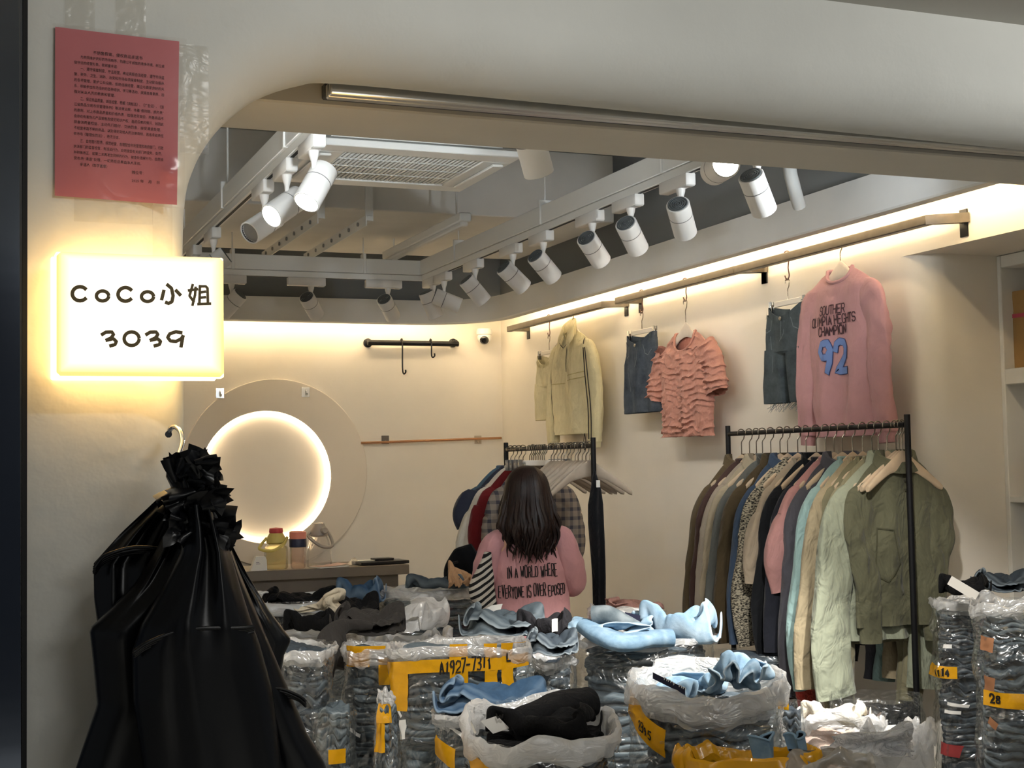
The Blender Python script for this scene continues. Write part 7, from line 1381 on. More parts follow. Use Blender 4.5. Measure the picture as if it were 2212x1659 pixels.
# ------------------------------------------------------------------ folded jeans (shared meshes, individual objects)
def jeans_mesh(seed, layers=3, ex=5.0, N=72):
    b = B(); W = []; th = np.linspace(0, 2*PI, N, endpoint=False); cx, cy = np.cos(th), np.sin(th)
    rho0 = 0.5/(np.abs(cx)**ex+np.abs(cy)**ex)**(1/ex)
    for k in range(layers):
        h = 1.0/layers; zc = h*(k+0.5)
        rho = rho0*(0.93+0.05*rnd.random()+0.10*noise3(np.stack([cx*2.6+seed*3.1, cy*2.6, np.full(N, k*7.7)], 1))+0.03*noise3(np.stack([cx*9, cy*9, np.full(N, k*3+seed)], 1)))
        rho = np.minimum(rho, rho0*1.0)
        tk = h*0.52*(1.0+0.35*noise3(np.stack([cx*3.2, cy*3.2, np.full(N, 9+k+seed)], 1)))
        R = []; ww = []
        for f, g in ((0.02, 1), (0.5, 1), (0.8, 1), (0.93, 0.9), (0.985, 0.6), (1.0, 0.2), (1.0, -0.2), (0.985, -0.6), (0.93, -0.9), (0.8, -1), (0.5, -1), (0.02, -1)):
            rr = rho*f
            zw = 0.42*h*noise3(np.stack([cx*2.2*f+seed, cy*2.2*f, np.full(N, 2.2+k*0.25)], 1))*2*f+0.24*h*noise3(np.stack([cx*7*f, cy*7*f, np.full(N, seed+k*1.9)], 1))*f
            zz = zc+tk*g+zw
            R.append(np.stack([rr*cx, rr*cy, zz], 1))
            n_ = noise3(np.stack([cx*3.0, cy*3.0, np.full(N, k*5.1+seed)], 1))
            ww.append((0.75 if 0.5 < abs(g) < 0.7 else 0.12 if f > 0.9 else 0.03)*np.clip(n_*1.8+0.55, 0, 1))
        b.loft(R, True, True); W += [np.concatenate(ww), np.zeros(2*N)]
    return mesh('folded_jeans', b, None, True, np.concatenate(W))
JM = [jeans_mesh(s, 2 if s % 3 else 3) for s in range(8)]; JR = [jeans_mesh(s+20, 2, 2.4) for s in range(6)]; JN = [jeans_mesh(s+40, 2 if s % 3 else 3, 3.1) for s in range(8)]
for m_ in JM+JR+JN: m_.materials.append(None)
DN = {
 'slate': [denim('denim_a%d' % i, c, f, s, 0.4) for i, (c, f, s) in enumerate((('#47535c', '#6d7880', '#9aa5ab'), ('#3d474f', '#616c74', '#8b969c'), ('#525d64', '#7b868c', '#a6afb3')))],
 'dark': [denim('denim_b%d' % i, c, f, s, 0.3) for i, (c, f, s) in enumerate((('#2c333b', '#465059', '#7d8890'), ('#343c45', '#525d66', '#8d979d')))],
 'light': [denim('denim_c%d' % i, c, f, s, 0.5) for i, (c, f, s) in enumerate((('#7393ad', '#a5bfd2', '#c9d9e4'), ('#65839c', '#94afc3', '#bccfdc')))],
 'mid': [denim('denim_d%d' % i, c, f, s, 0.4) for i, (c, f, s) in enumerate((('#33506f', '#587594', '#8aa0b5'), ('#2f4862', '#506b86', '#8296a9')))],
 'cream': [fabric('cream_stack', '#d8d0bf', 0.06, 0.4, 20), fabric('blush_stack', '#c9b0a3', 0.06, 0.4, 20)],
 'black': [fabric('black_stack', '#0d0d0f', 0.1, 0.4, 20, 420, 0.02), fabric('char_stack', '#2c2b2f', 0.1, 0.4, 20, 420, 0.04)],
}
FILM = film('bag_film', (0.95, 0.96, 0.955), 0.028, 0.20, (0.86, 0.87, 0.86), 7, 1.0, 0.16, (1, 1, 1.8), 1.2)
FILM2 = film('bag_film_grey', (0.93, 0.93, 0.92), 0.14, 0.14, (0.72, 0.70, 0.67))
MILK = film('milky_film', (0.95, 0.95, 0.94), 0.50, 0.18, (0.95, 0.95, 0.95), 11, 0.8, 0.18, (1, 1, 1.6), 2)
MILK2 = film('white_film', (0.95, 0.95, 0.94), 0.72, 0.14, (0.96, 0.96, 0.96), 14, 0.4, 0.25)
M_TAPE = mat('yellow_tape', '#dca012', 0.22, bump=0.5, bscale=26, bdist=0.006, coat=0.3, var=0.06, vscale=20)
M_INKB = mat('marker_black', '#16130f', 0.6); M_TAG = mat('tag_white', '#e4e2dd', 0.5); M_PATCH = mat('patch_brown', '#a3704d', 0.7); M_PATCHR = mat('patch_red', '#9c3a3a', 0.6)
class Bag:
    """polythene bag standing on the floor: superellipse plan, bulging sides"""
    def __init__(s, c, a, b, H, rz, n=3.2, seed=1, lump=0.022, top=1.0, lean=(0, 0), tilt=0.0):
        s.c = c; s.a = a; s.b_ = b; s.H = H; s.rz = rz; s.n = n; s.seed = seed; s.lump = lump; s.top = top; s.lean = lean; s.tilt = tilt
    def P(s, u, z, off=0.0, crink=1.0):
        u = np.asarray(u, float); z = np.asarray(z, float); th = 2*PI*u
        c, q = np.cos(th), np.sin(th); e = 2/s.n
        x = s.a*np.sign(c)*np.abs(c)**e; y = s.b_*np.sign(q)*np.abs(q)**e
        t = z/s.H; sc = 0.97+0.05*np.sin(PI*np.clip(t, 0, 1))+(s.top-1)*np.clip((t-0.75)/0.25, 0, 1)
        nv = np.stack([c*2, q*2, z*13+s.seed*5], -1)
        d = s.lump*(0.25+0.6*noise3(nv*[1, 1, 0.8])+0.35*noise3(nv*[2, 2, 2.0]))*crink+0.0035*crink*(ridge(nv*[2.5, 2.5, 1.6]+3*noise3(nv)[..., None], 2)-0.4)
        r = np.sqrt(x*x+y*y)+1e-9; k = sc+(d+off)/r
        x, y = x*k+s.lean[0]*t, y*k+s.lean[1]*t
        zz = z+s.tilt*(y/s.b_)*np.clip(t, 0, 1)
        C, Q = math.cos(s.rz), math.sin(s.rz)
        return np.stack([s.c[0]+C*x-Q*y, s.c[1]+Q*x+C*y, zz], -1)
    def uof(s, ang): # side of the outline facing a world direction (radians)
        return ((ang-s.rz)/(2*PI)) % 1.0
def face_u(bg, px_): # outline parameter whose point shows at image column px_ on the camera side
    us = np.linspace(0, 1, 721)[:-1]; P = bg.P(us, np.full(720, bg.H*0.7), 0, 0); q = P-ORI; z = q@FWD; x = CX+FPX*(q@RGT)/z
    d = np.abs(x-px_)+np.where(z > np.median(z), 500, 0); return us[int(np.argmin(d))]
def zof(bg, u, py_): # height on that outline column shown at image row py_
    zs = np.linspace(0, bg.H*1.1, 400); P = bg.P(np.full(400, u), zs, 0, 0); q = P-ORI; y = CY-FPX*(q@UPV)/(q@FWD); return float(zs[int(np.argmin(np.abs(y-py_)))])
NB = [0]
def bag(desc, px_, py_, wpx, zc, depth, kind='slate', n=3.2, rz=None, rim=MILK, rimr=0.018, flm=FILM, tapes=(), tags=(), fill=0.915, th=0.062, seed=None, lump=0.020, topz=0.0, lean=(0, 0), tilt=0.0, jeans=True, liner=0.05, cat='bag of jeans', jdesc=None, name='clear_bag', rimwob=0.018, top=1.0, zmin=0.34, nudge=(0, 0)):
    NB[0] += 1; seed = seed or NB[0]*3
    p = PD(px_, py_, zc); H = p[2]; a = wpx*zc/FPX/2
    rz = rz if rz is not None else -math.atan2(p[0], p[1])
    bg = Bag((p[0]+nudge[0], p[1]+nudge[1]), a, depth, H, rz, n, seed, lump, top, lean, tilt); bg.zc = zc
    t = thing(name, desc, cat, (p[0]+nudge[0], p[1]+nudge[1], 0), 0); bg.t = t
    nu, nv = 170, 70
    U, Z = np.meshgrid(np.arange(nu)/nu, np.linspace(0, H, nv), indexing='ij')
    P = bg.P(U, Z)
    b = B().grid(P, True, False); obj('bag_film', b, flm, t, True)
    b = B().add(bg.P(np.arange(nu)/nu, np.full(nu, 0.004), 0, 0), [np.arange(nu)[None]]); obj('bag_base', b, flm, t, True)
    if rim:
        u = np.arange(150)/150
        zz = np.full(150, H)+rimwob*(noise3(np.stack([np.cos(2*PI*u)*2, np.sin(2*PI*u)*2, np.full(150, seed*2.3)], 1))+0.5*noise3(np.stack([np.cos(2*PI*u)*6, np.sin(2*PI*u)*6, np.full(150, seed*1.3)], 1)))
        path = bg.P(u, zz, 0.0); path[:, 2] += zz-zz
        cf = rimr*(2.1+0.7*noise3(np.stack([np.cos(2*PI*u)*3, np.sin(2*PI*u)*3, np.full(150, seed)], 1)))
        rows = []
        for of, dz in ((-0.010, -1.0), (-0.012, -0.5), (-0.008, -0.05), (-0.001, 0.16), (0.006, 0.05), (0.010, -0.25), (0.011, -0.6), (0.008, -1.0), (0.004, -1.12)):
            rows.append(bg.P(u, zz+cf*dz, of*rimr/0.018))
        rows = np.stack(rows, 1); q_ = np.stack([rows[..., 0]*16, rows[..., 1]*16, rows[..., 2]*30], -1)
        nrm2 = rows.mean(1, keepdims=True)-arr([bg.c[0], bg.c[1], 0]); nrm2[..., 2] = 0; nrm2 /= np.linalg.norm(nrm2, axis=-1, keepdims=True)
        rows = rows+nrm2*(0.006*(ridge(q_, 2)-0.5)+0.004*fbm(q_*2.2, 2))[..., None]; rows[..., 2] += 0.008*noise3(q_*0.7)
        obj('rolled_rim', B().grid(rows, True, False), rim, t, True)
        if liner:
            rows = [bg.P(u, zz-0.0, -0.012), bg.P(u, zz-liner*0.5, -0.022), bg.P(u, zz-liner, -0.020)]
            obj('inner_liner', B().grid(np.stack(rows, 1)+0.003*fbm(np.stack(rows, 1)*30, 2)[..., None], True, False), rim, t, True)
    if jeans:
        z = zmin; ztop = H-topz
        b = B(); R = [bg.P(np.arange(40)/40, np.full(40, z_), -0.022, 0.6) for z_ in (0.006, 0.1, 0.2, zmin-0.004)]
        obj('packed_bottom', b.loft(R, True, True), DN[kind][0], t, True)
        i = 0
        while z+th*0.7 < ztop:
            h = th*rnd.uniform(0.8, 1.25); h = min(h, max(ztop-z, th*0.6))
            o = bpy.data.objects.new('folded_jeans', rnd.choice(JM if n >= 3.5 else JN if n >= 2.9 else JR)); COL.objects.link(o)
            o.location = (bg.c[0]+rnd.uniform(-.008, .008), bg.c[1]+rnd.uniform(-.008, .008), z); o.rotation_euler = (rnd.uniform(-.03, .03), rnd.uniform(-.03, .03), rz+rnd.uniform(-.04, .04)+(PI if rnd.random() < .5 else 0))
            if tilt: o.rotation_euler[0] += 0
            o.scale = (2*a*fill*rnd.uniform(.92, .97), 2*depth*fill*rnd.uniform(.90, .97), h*0.98)
            o.material_slots[0].link = 'OBJECT'; o.material_slots[0].material = DN[kind][rnd.randrange(len(DN[kind]))]
            tag(o, (jdesc or 'folded jeans in the '+desc), 'jeans', 'contents of the '+desc)
            z += h; i += 1
        bg.ztop = z
    for tp in tapes:   # (x0, y0, x1, y1) in image pixels on the camera side
        u0, u1 = face_u(bg, tp[0]), face_u(bg, tp[2])
        if abs(u1-u0) > 0.5: u0, u1 = (u0+1, u1) if u0 < u1 else (u0, u1+1)
        um = (u0+u1)/2
        za_, zb_ = zof(bg, um % 1, tp[3]), zof(bg, um % 1, tp[1])
        sl = tp[4] if len(tp) > 4 else 0.0
        nu_, nz_ = max(6, int(abs(tp[2]-tp[0])/8)), max(4, int(abs(tp[3]-tp[1])/8))
        Ug, Zg = np.meshgrid(np.linspace(u0, u1, nu_), np.linspace(za_, zb_, nz_), indexing='ij'); f = np.linspace(-.5, .5, nu_)[:, None]
        Zg = np.minimum(Zg+sl*f, H+0.02)
        P = bg.P(Ug % 1, Zg, 0.0045, 0.9)
        obj('tape_strip', B().grid(P), M_TAPE, t, True)
    for (x, y, w_, h_, m_, rot) in tags:
        u = face_u(bg, x); z0_ = zof(bg, u, y); sx = w_*zc/FPX/2; sz = h_*zc/FPX/2
        per = 2*PI*max(a, depth)*0.8
        Ug, Zg = np.meshgrid(np.linspace(-1, 1, 6), np.linspace(-1, 1, 6), indexing='ij')
        C, Q = math.cos(rot), math.sin(rot); du = (Ug*sx*C-Zg*sz*Q)/per; dz = Ug*sx*Q+Zg*sz*C
        obj('paper_tag' if m_ is M_TAG else 'leather_patch', B().grid(bg.P((u+du) % 1, z0_+dz, 0.003, 0.9)), m_, t, True)
    return bg
def scrawl(bg, txt, x, y, h, asp=0.5, slant=0.0, jit=0.15, w=0.0035, sl=0.0):
    u0 = face_u(bg, x); z0_ = zof(bg, u0, y); hh = h*bg.zc/FPX
    st, wd = text2d(txt, hh, asp, 0.4, jit, len(txt)); P0 = bg.P(np.array([u0]), np.array([z0_]), 0, 0)[0]
    us = u0+np.linspace(-0.2, 0.2, 4001); Q = bg.P(us % 1, np.full(4001, z0_), 0, 0); ln = np.concatenate([[0], np.cumsum(np.linalg.norm(np.diff(Q, axis=0), axis=1))]); ln -= ln[2000]
    s_ = -1 if np.dot(Q[2010]-Q[2000], RGT) < 0 else 1   # lettering runs at even spacing round the bag
    obj('marker_writing', ribbons(st, lambda u, v: bg.P(np.interp(s_*np.asarray(u), ln, us) % 1, z0_+np.asarray(v)+sl*np.asarray(u), 0.008, 0.9), w, None, 0.008), M_INKB, bg.t, True)
def heap(name, label, cat, px_, py_, wpx, zc, depth, h, mt, seed=1, rz=None, group=None, fold=None, freq=0, base_drop=0.0, kind=None, turn=None, thick=0.007, nudge=(0, 0)):
    """one garment lying in folds: a cloth that has dropped and settled"""
    p = PD(px_, py_, zc); a = wpx*zc/FPX/2; rz = rz if rz is not None else -math.atan2(p[0], p[1])
    kind = kind if kind is not None else (PILE2, FOLD2, PILE1, FOLD1)[seed % 4]; turn = seed % 4 if turn is None else turn
    P = CLOTH[kind].copy()
    for _ in range(turn): P = np.stack([-P[..., 1], P[..., 0], P[..., 2]], -1)
    P = P*[2*a, 2*depth, h]; P[..., 2] += 0.003*noise3(P*40+seed)
    C, Q = math.cos(rz), math.sin(rz); P = np.stack([C*P[..., 0]-Q*P[..., 1], Q*P[..., 0]+C*P[..., 1], P[..., 2]], -1)
    i, j = np.meshgrid(np.arange(25), np.arange(25), indexing='ij'); e = np.minimum(np.minimum(i, 24-i), np.minimum(j, 24-j))
    W = np.where(e == 0, 0.8, np.where(e == 2, 0.35, 0.0))+np.where((i == 12), 0.5, 0)*(e > 2)
    o = obj(name, B().grid(P), mt, None, attr=W.ravel(), sharp=None); o.location = (p[0]+nudge[0], p[1]+nudge[1], p[2]-base_drop)
    m_ = o.modifiers.new('thickness', 'SOLIDIFY'); m_.thickness = thick; m_.offset = 0
    m_ = o.modifiers.new('smooth', 'SUBSURF'); m_.levels = 2; m_.render_levels = 2
    return tag(o, label, cat, group)
def drape(name, label, cat, pix, width, thick, mt, group=None, up=None, seed=1, e=2.4, amp=0.012, parent=None):
    """a garment leg or panel laid along pixel points (x, y, depth)"""
    P = catmull([PD(*q) for q in pix], 7); n = len(P); b = B()
    w_ = np.interp(np.linspace(0, 1, n), np.linspace(0, 1, len(width)), width) if hasattr(width, '__len__') else np.full(n, width)
    R = b.strip(P, w_, thick, up if up is not None else (0, 0, 1.0), 40, e)
    T = np.gradient(P, axis=0); d = R-P[:, None]
    nn = d/(np.linalg.norm(d, axis=-1, keepdims=True)+1e-9)
    R = R+amp*(fbm(R*8+seed, 3)[..., None])*nn*0.8+amp*0.5*ridge(R*6+seed, 2)[..., None]*nn*0.5
    b.loft(R, True, True); wv = np.clip(ridge(b.verts()*14+seed, 2)-0.75, 0, 1)*0.6
    o = obj(name, b, mt, parent, parent is not None, attr=wv, sharp=None)
    if parent is None: tag(o, label, cat, group)
    return o

# ------------------------------------------------------------------ the bags of jeans
T_ = M_TAG
b1 = bag('clear bag of dark jeans standing right beside the black polythene bundle', 655, 1395, 120, 5.05, 0.19, 'dark', seed=4, rim=MILK, rimr=0.012, lump=0.028)
b2 = bag('bag with a white turned-down edge full of black trousers in front of the counter', 640, 1292, 215, 7.3, 0.20, 'black', seed=7, rim=MILK2, rimr=0.024, topz=0.07, liner=0.06, cat='bag of trousers', jdesc='black trousers folded inside the white edged bag before the counter')
b3 = bag('wide clear bag of slate jeans in front of the counter end', 925, 1270, 225, 7.35, 0.19, 'slate', seed=8, rim=MILK, rimr=0.02, topz=0.03)
b4 = bag('hazy clear bag under the cream hood and black garments', 690, 1370, 190, 6.15, 0.17, 'slate', seed=9, rim=MILK, flm=FILM2, rimr=0.012, topz=0.03)
b5 = bag('clear bag with a white folded flap behind the taped bags', 885, 1372, 165, 6.2, 0.16, 'slate', seed=10, rim=MILK2, rimr=0.03, rimwob=0.04, topz=0.04)
b6 = bag('yellow taped clear bag standing behind the long taped bag', 830, 1395, 165, 5.35, 0.15, 'slate', n=4, seed=12, rim=MILK, rimr=0.020, rz=-0.30, tapes=((752, 1392, 800, 1440), (752, 1384, 905, 1404), (820, 1420, 860, 1478)), tags=((745, 1510, 14, 26, T_, 0), (768, 1582, 34, 8, T_, -0.35), (752, 1632, 26, 40, T_, 0.1)))
b7 = bag('long yellow taped clear bag with handwriting on its tape', 992, 1392, 295, 5.05, 0.15, 'slate', n=4.6, seed=13, rim=MILK, rimr=0.017, rz=-0.36, tapes=((838, 1424, 1140, 1453, 0.03), (848, 1453, 882, 1535), (980, 1385, 1010, 1500), (1048, 1380, 1076, 1500), (1086, 1382, 1112, 1494), (1085, 1372, 1138, 1388)), tags=((872, 1575, 22, 40, T_, 0.1), (865, 1540, 20, 6, T_, -0.8)), lump=0.016)
scrawl(b7, 'A1927-7311', 955, 1455, 25, 0.30, w=0.0028, sl=0.12); scrawl(b7, 'L', 1099, 1428, 18, 0.4)
b8 = bag('small knotted clear bag between the black bundle and the taped bags', 722, 1530, 85, 4.9, 0.10, 'slate', n=2.4, seed=15, rim=None, tapes=((712, 1616, 745, 1648),))
b9 = bag('narrow clear taped bag at the foot of the long taped bag', 833, 1500, 50, 4.45, 0.07, 'slate', n=3, seed=17, rim=MILK, rimr=0.010, tapes=((812, 1520, 850, 1560), (812, 1560, 832, 1625)), top=0.5)
b10 = bag('clear bag of mid-blue jeans behind the bag of black trousers', 1050, 1530, 215, 4.68, 0.135, 'slate', n=3.4, seed=19, rim=MILK, rimr=0.016, topz=0.015, tapes=((948, 1602, 990, 1645, -0.04),), tags=((985, 1580, 34, 7, T_, -0.5),))
b11 = bag('round clear bag of black trousers with a thick milky rim', 1170, 1558, 318, 4.28, 0.19, 'black', n=2.6, seed=21, rim=MILK2, rimr=0.027, topz=0.05, liner=0.08, rimwob=0.03, tapes=((1000, 1622, 1062, 1659, -0.06),), tags=((1023, 1570, 30, 8, T_, -0.6),), cat='bag of trousers', jdesc='black trousers folded inside the round bag with a milky rim', tilt=0.04)
scrawl(b11, 'Q57', 1004, 1658, 24, 0.5)
b12 = bag('big round clear bag of pale blue jeans with a milky rim', 1525, 1465, 322, 4.75, 0.23, 'slate', n=2.4, seed=23, rim=MILK, rimr=0.030, topz=0.07, liner=0.10, rimwob=0.02, tapes=((1357, 1530, 1444, 1590, -0.10),), lump=0.022, tilt=0.02)
scrawl(b12, '239.5', 1384, 1572, 17, 0.42, w=0.0028, sl=-0.35)
b13 = bag('clear bag overflowing with pale blue jeans behind the round bag', 1390, 1372, 300, 5.7, 0.20, 'slate', n=3.2, seed=25, rim=MILK, rimr=0.012, topz=0.02, liner=0.0, lump=0.026)
b14 = bag('small clear bag between the long taped and overflowing bags', 1190, 1420, 95, 5.55, 0.12, 'dark', n=2.6, seed=27, rim=MILK, rimr=0.012)
b15 = bag('low yellow taped bag with denim poking out of it', 1622, 1630, 295, 4.15, 0.12, 'slate', n=3, seed=29, rim=M_TAPE, rimr=0.026, topz=0.06, rimwob=0.03, liner=0.05)
b16 = bag('open bag of cream clothes under the red cuff', 1812, 1548, 185, 5.15, 0.17, 'cream', n=3, seed=31, rim=MILK2, rimr=0.014, rimwob=0.05, topz=0.05, cat='bag of clothes', jdesc='cream clothes folded in the open bag under the red cuff', lump=0.03)
b17 = bag('tall stack of bagged dark jeans leaning by the clothes rack post', 2076, 1296, 118, 5.75, 0.15, 'dark', n=3.6, seed=33, rim=MILK, rimr=0.012, topz=0.01, lump=0.024, th=0.052, tapes=((2018, 1436, 2070, 1462),), tags=((2050, 1395, 18, 8, T_, 0), (2058, 1522, 26, 7, T_, -0.15), (2052, 1538, 30, 7, T_, -0.05), (2046, 1618, 42, 26, M_PATCHR, -0.15)))
scrawl(b17, '1114', 2028, 1457, 14, 0.4)
b18 = bag('tall clear sack with brown leather patches by the shelf recess', 2186, 1300, 160, 5.3, 0.2, 'slate', n=3.4, seed=35, rim=MILK, rimr=0.014, topz=0.01, lump=0.026, th=0.056, tapes=((2126, 1494, 2212, 1528, -0.01),), tags=((2134, 1390, 44, 30, M_PATCH, -0.1), (2138, 1478, 30, 34, M_PATCH, -0.2), (2142, 1562, 28, 16, M_PATCH, -0.5)))
scrawl(b18, '28', 2140, 1518, 16, 0.5)
b19 = bag('clear bag with pink and beige clothes against the clothes wall', 1352, 1318, 165, 6.5, 0.11, 'cream', n=3, seed=37, rim=MILK, flm=FILM2, rimr=0.012, rimwob=0.04, topz=0.03, cat='bag of clothes', jdesc='beige and blush clothes in the bag against the clothes wall')
b20 = bag('clear bag hidden behind the long taped bag', 1085, 1402, 210, 5.95, 0.18, 'slate', n=3.2, seed=39, rim=None, topz=0.01)
b21 = bag('white crumpled bag on the floor below the first jackets', 1925, 1590, 170, 4.85, 0.15, 'black', n=2.8, seed=41, rim=MILK2, flm=MILK2, rimr=0.02, rimwob=0.09, topz=0.10, cat='bag of clothes', jdesc='dark clothes in the white crumpled bag below the jackets', liner=0.12)
b22 = bag('dark jeans bag wedged between the round bag and the cream clothes', 1705, 1520, 55, 5.0, 0.09, 'dark', n=3, seed=43, rim=None, tapes=((1684, 1510, 1708, 1532),))
b23 = bag('low dark bag under the far half of the full rack', 1635, 1408, 190, 6.45, 0.15, 'dark', n=3, seed=45, rim=None, topz=0.01)
b24 = bag('low dark bag of clothes under the near half of the full rack', 1890, 1500, 190, 5.75, 0.13, 'black', n=3, seed=47, rim=None, topz=0.01, cat='bag of clothes', jdesc='dark clothes in the low bag under the near half of the rack')
# loose garments lying on the bags
heap('black_trousers', 'black trousers lying folded in the white edged bag before the counter', 'trousers', 645, 1300, 180, 7.25, 0.15, 0.13, DN['black'][0], 3, kind=FOLD1, base_drop=0.05)
t = heap('paper_slip', 'x', 'paper', 560, 1282, 40, 7.1, 0.03, 0.012, M_TAG, 2, base_drop=0.0); t['label'] = 'white paper slip on the black trousers by the counter'
heap('jeans', 'dark blue jeans lying loose beside the counter end', 'jeans', 780, 1272, 110, 7.2, 0.12, 0.14, DN['mid'][1], 5, base_drop=0.07)
heap('hooded_top', 'cream hooded top bundled on the heap near the counter', 'hoodie', 690, 1322, 115, 6.05, 0.10, 0.13, fabric('cream_fleece', '#cfc4ae', 0.05, 0.5, 14), 7, kind=BUNCH1, base_drop=0.02, fold=0.8)
heap('sweater', 'black sweater sleeve lying beside the cream hooded top', 'sweater', 672, 1352, 120, 5.95, 0.09, 0.10, DN['black'][0], 9, base_drop=0.02, fold=0.7)
heap('sweater', 'black sweater bundled behind the charcoal trousers', 'sweater', 765, 1325, 110, 6.1, 0.11, 0.13, DN['black'][0], 11, base_drop=0.03, fold=0.7)
M_CHAR = fabric('charcoal_fleece', '#393634', 0.08, 0.5, 11, 420, 0.05)
t = thing('trousers', 'charcoal trousers draped over the bags and hanging down in front', 'trousers', tuple(PD(700, 1450, 5.3)))
o = heap('trouser_seat', '', '', 795, 1352, 165, 5.75, 0.15, 0.13, M_CHAR, 51, base_drop=0.03, fold=0.7)
for k_ in ('label', 'category'): del o[k_]
o.parent = t; o.location = Vector(o.location)-t.location
drape('trouser_leg', '', '', ((800, 1352, 5.66), (752, 1350, 5.60), (722, 1368, 5.50), (705, 1400, 5.42), (698, 1430, 5.38), (692, 1458, 5.37)), (0.012, 0.03, 0.05, 0.056, 0.05), 0.016, M_CHAR, up=FWD, seed=3, parent=t)
drape('trouser_leg', '', '', ((790, 1340, 5.80), (745, 1348, 5.68), (726, 1375, 5.58), (724, 1410, 5.53), (716, 1440, 5.50)), (0.012, 0.03, 0.05, 0.055), 0.015, M_CHAR, up=FWD, seed=5, parent=t)
heap('film_flap', 'white plastic film flap lying over the bag behind the taped bags', 'shirt', 900, 1352, 150, 6.0, 0.13, 0.14, MILK2, 4, kind=FOLD1, turn=2, base_drop=0.02, thick=0.003)  # loose flap of the bag's white plastic film
heap('jeans', 'dark slate jeans spread on top of the wide clear bag', 'jeans', 950, 1262, 150, 7.2, 0.10, 0.08, DN['slate'][1], 13, base_drop=0.02)
heap('jeans', 'slate jeans heaped loosely in the middle behind the long taped bag', 'jeans', 1085, 1362, 190, 5.95, 0.15, 0.14, DN['slate'][0], 15, base_drop=0.02, fold=0.8)
heap('jeans', 'dark jeans with a white care tag, heaped behind the overflowing bag', 'jeans', 1180, 1362, 130, 5.9, 0.14, 0.13, DN['black'][1], 17, base_drop=0.03, fold=0.8)
heap('jeans', 'dark blue jeans lying over the middle bags near the small dark bag', 'jeans', 1190, 1395, 120, 5.45, 0.10, 0.10, DN['dark'][1], 19, base_drop=0.03, fold=0.8)
o = obj('care_tag', B().grid([[PD(x, y, 5.72)+0.004*math.sin(i) for y in (1338, 1366)] for i, x in enumerate((1192, 1198, 1204))]), M_TAG); tag(o, 'small white care tag on the dark jeans heaped behind the overflowing bag', 'tag')
o = obj('paper_slip', B().grid([[PD(1042+22*i-5*(j > 0)*j, 1318-14*math.sin(i*0.9)+14*j, 6.05) for j in range(4)] for i in range(3)]), M_TAG); tag(o, 'large white curled paper slip in front of the woman', 'paper')
heap('jeans', 'mid-blue jeans laid across the clear bag behind the black trousers', 'jeans', 1060, 1522, 250, 4.68, 0.15, 0.11, DN['mid'][0], 8, kind=FOLD1, turn=3, base_drop=0.02, thick=0.010)
heap('trousers', 'black trousers folded loosely inside the round bag with a milky rim', 'trousers', 1175, 1560, 255, 4.28, 0.15, 0.09, DN['black'][0], 21, kind=FOLD1, base_drop=0.03, fold=0.4)
drape('trousers', 'rolled black trousers on top inside the round milky rimmed bag', 'trousers', ((1105, 1580, 4.28), (1160, 1550, 4.30), (1220, 1525, 4.36), (1275, 1515, 4.42)), (0.05, 0.06, 0.06, 0.05), 0.045, DN['black'][0], up=UPV, seed=11)
o = obj('paper_card', B().grid([[PD(1038+i*12+j*9, 1558-i*4+j*9, 4.24) for j in range(4)] for i in range(4)]), M_TAG); tag(o, 'white printed card lying on the black trousers in the round bag', 'card')
st = [[(0, 0), (.2, 1), (.5, .3), (.7, 1)], [(.75, .9), (.9, .1)]]
obj('card_print', ribbons([[(u*16+1072, 1542+v*10) for u, v in q_] for q_ in st], lambda u, v: np.array([PD(a, c, 4.235) for a, c in zip(np.atleast_1d(u), np.atleast_1d(v))]), 1.6, None, 3), M_INKB, o, False, False)
# pale jeans
heap('jeans', 'pale blue jeans crumpled upright in the round bag', 'jeans', 1588, 1482, 175, 4.70, 0.12, 0.16, DN['light'][0], 24, kind=PILE2, base_drop=0.03, fold=0.9, freq=6)
heap('jeans', 'pale blue jeans lying flat at the back of the round bag', 'jeans', 1470, 1475, 210, 4.85, 0.12, 0.08, DN['light'][1], 26, kind=FOLD2, base_drop=0.05, fold=0.5)
o = obj('brand_card', B().grid([[PD(1410+i*14, 1452+i*7+j*7, 4.60)-UPV*0.0 for j in range(3)] for i in range(6)]), mat('navy_card', '#23243a', 0.5)); tag(o, 'dark navy card tucked into the round bag of pale jeans', 'card'); o.name = 'label_card'
obj('card_print', ribbons([[(u*70+1435, 1468+u*34-v*40) for u, v in q_] for q_ in text2d('nny nn', 0.18, 0.5, 0.4)[0]], lambda u, v: np.array([PD(a, c, 4.592) for a, c in zip(np.atleast_1d(u), np.atleast_1d(v))]), 0.9, None, 3), M_TAG, o, False, False)
heap('jeans', 'pale blue jeans folded in a fan on the overflowing bag, beside the navy card', 'jeans', 1320, 1360, 190, 5.62, 0.13, 0.09, DN['light'][1], 28, kind=PILE1, base_drop=0.02, fold=0.8)
heap('jeans', 'bright pale blue jeans folded wide open on the overflowing bag', 'jeans', 1470, 1372, 180, 5.62, 0.13, 0.18, DN['light'][0], 14, kind=FOLD1, turn=1, base_drop=0.03, thick=0.01)
drape('jeans', 'faded grey-blue jeans leg curling along the overflowing bag', 'jeans', ((1262, 1352, 5.6), (1300, 1372, 5.5), (1350, 1388, 5.45), (1400, 1380, 5.5), (1450, 1378, 5.52)), (0.04, 0.06, 0.06, 0.055, 0.045), 0.03, DN['light'][1], up=UPV, seed=16)
drape('jeans', 'dark edged jeans waistband rolled on the overflowing bag', 'jeans', ((1282, 1330, 5.62), (1315, 1328, 5.6), (1350, 1345, 5.58), (1380, 1358, 5.58)), (0.03, 0.04, 0.04, 0.03), 0.03, DN['slate'][2], up=UPV, seed=18)
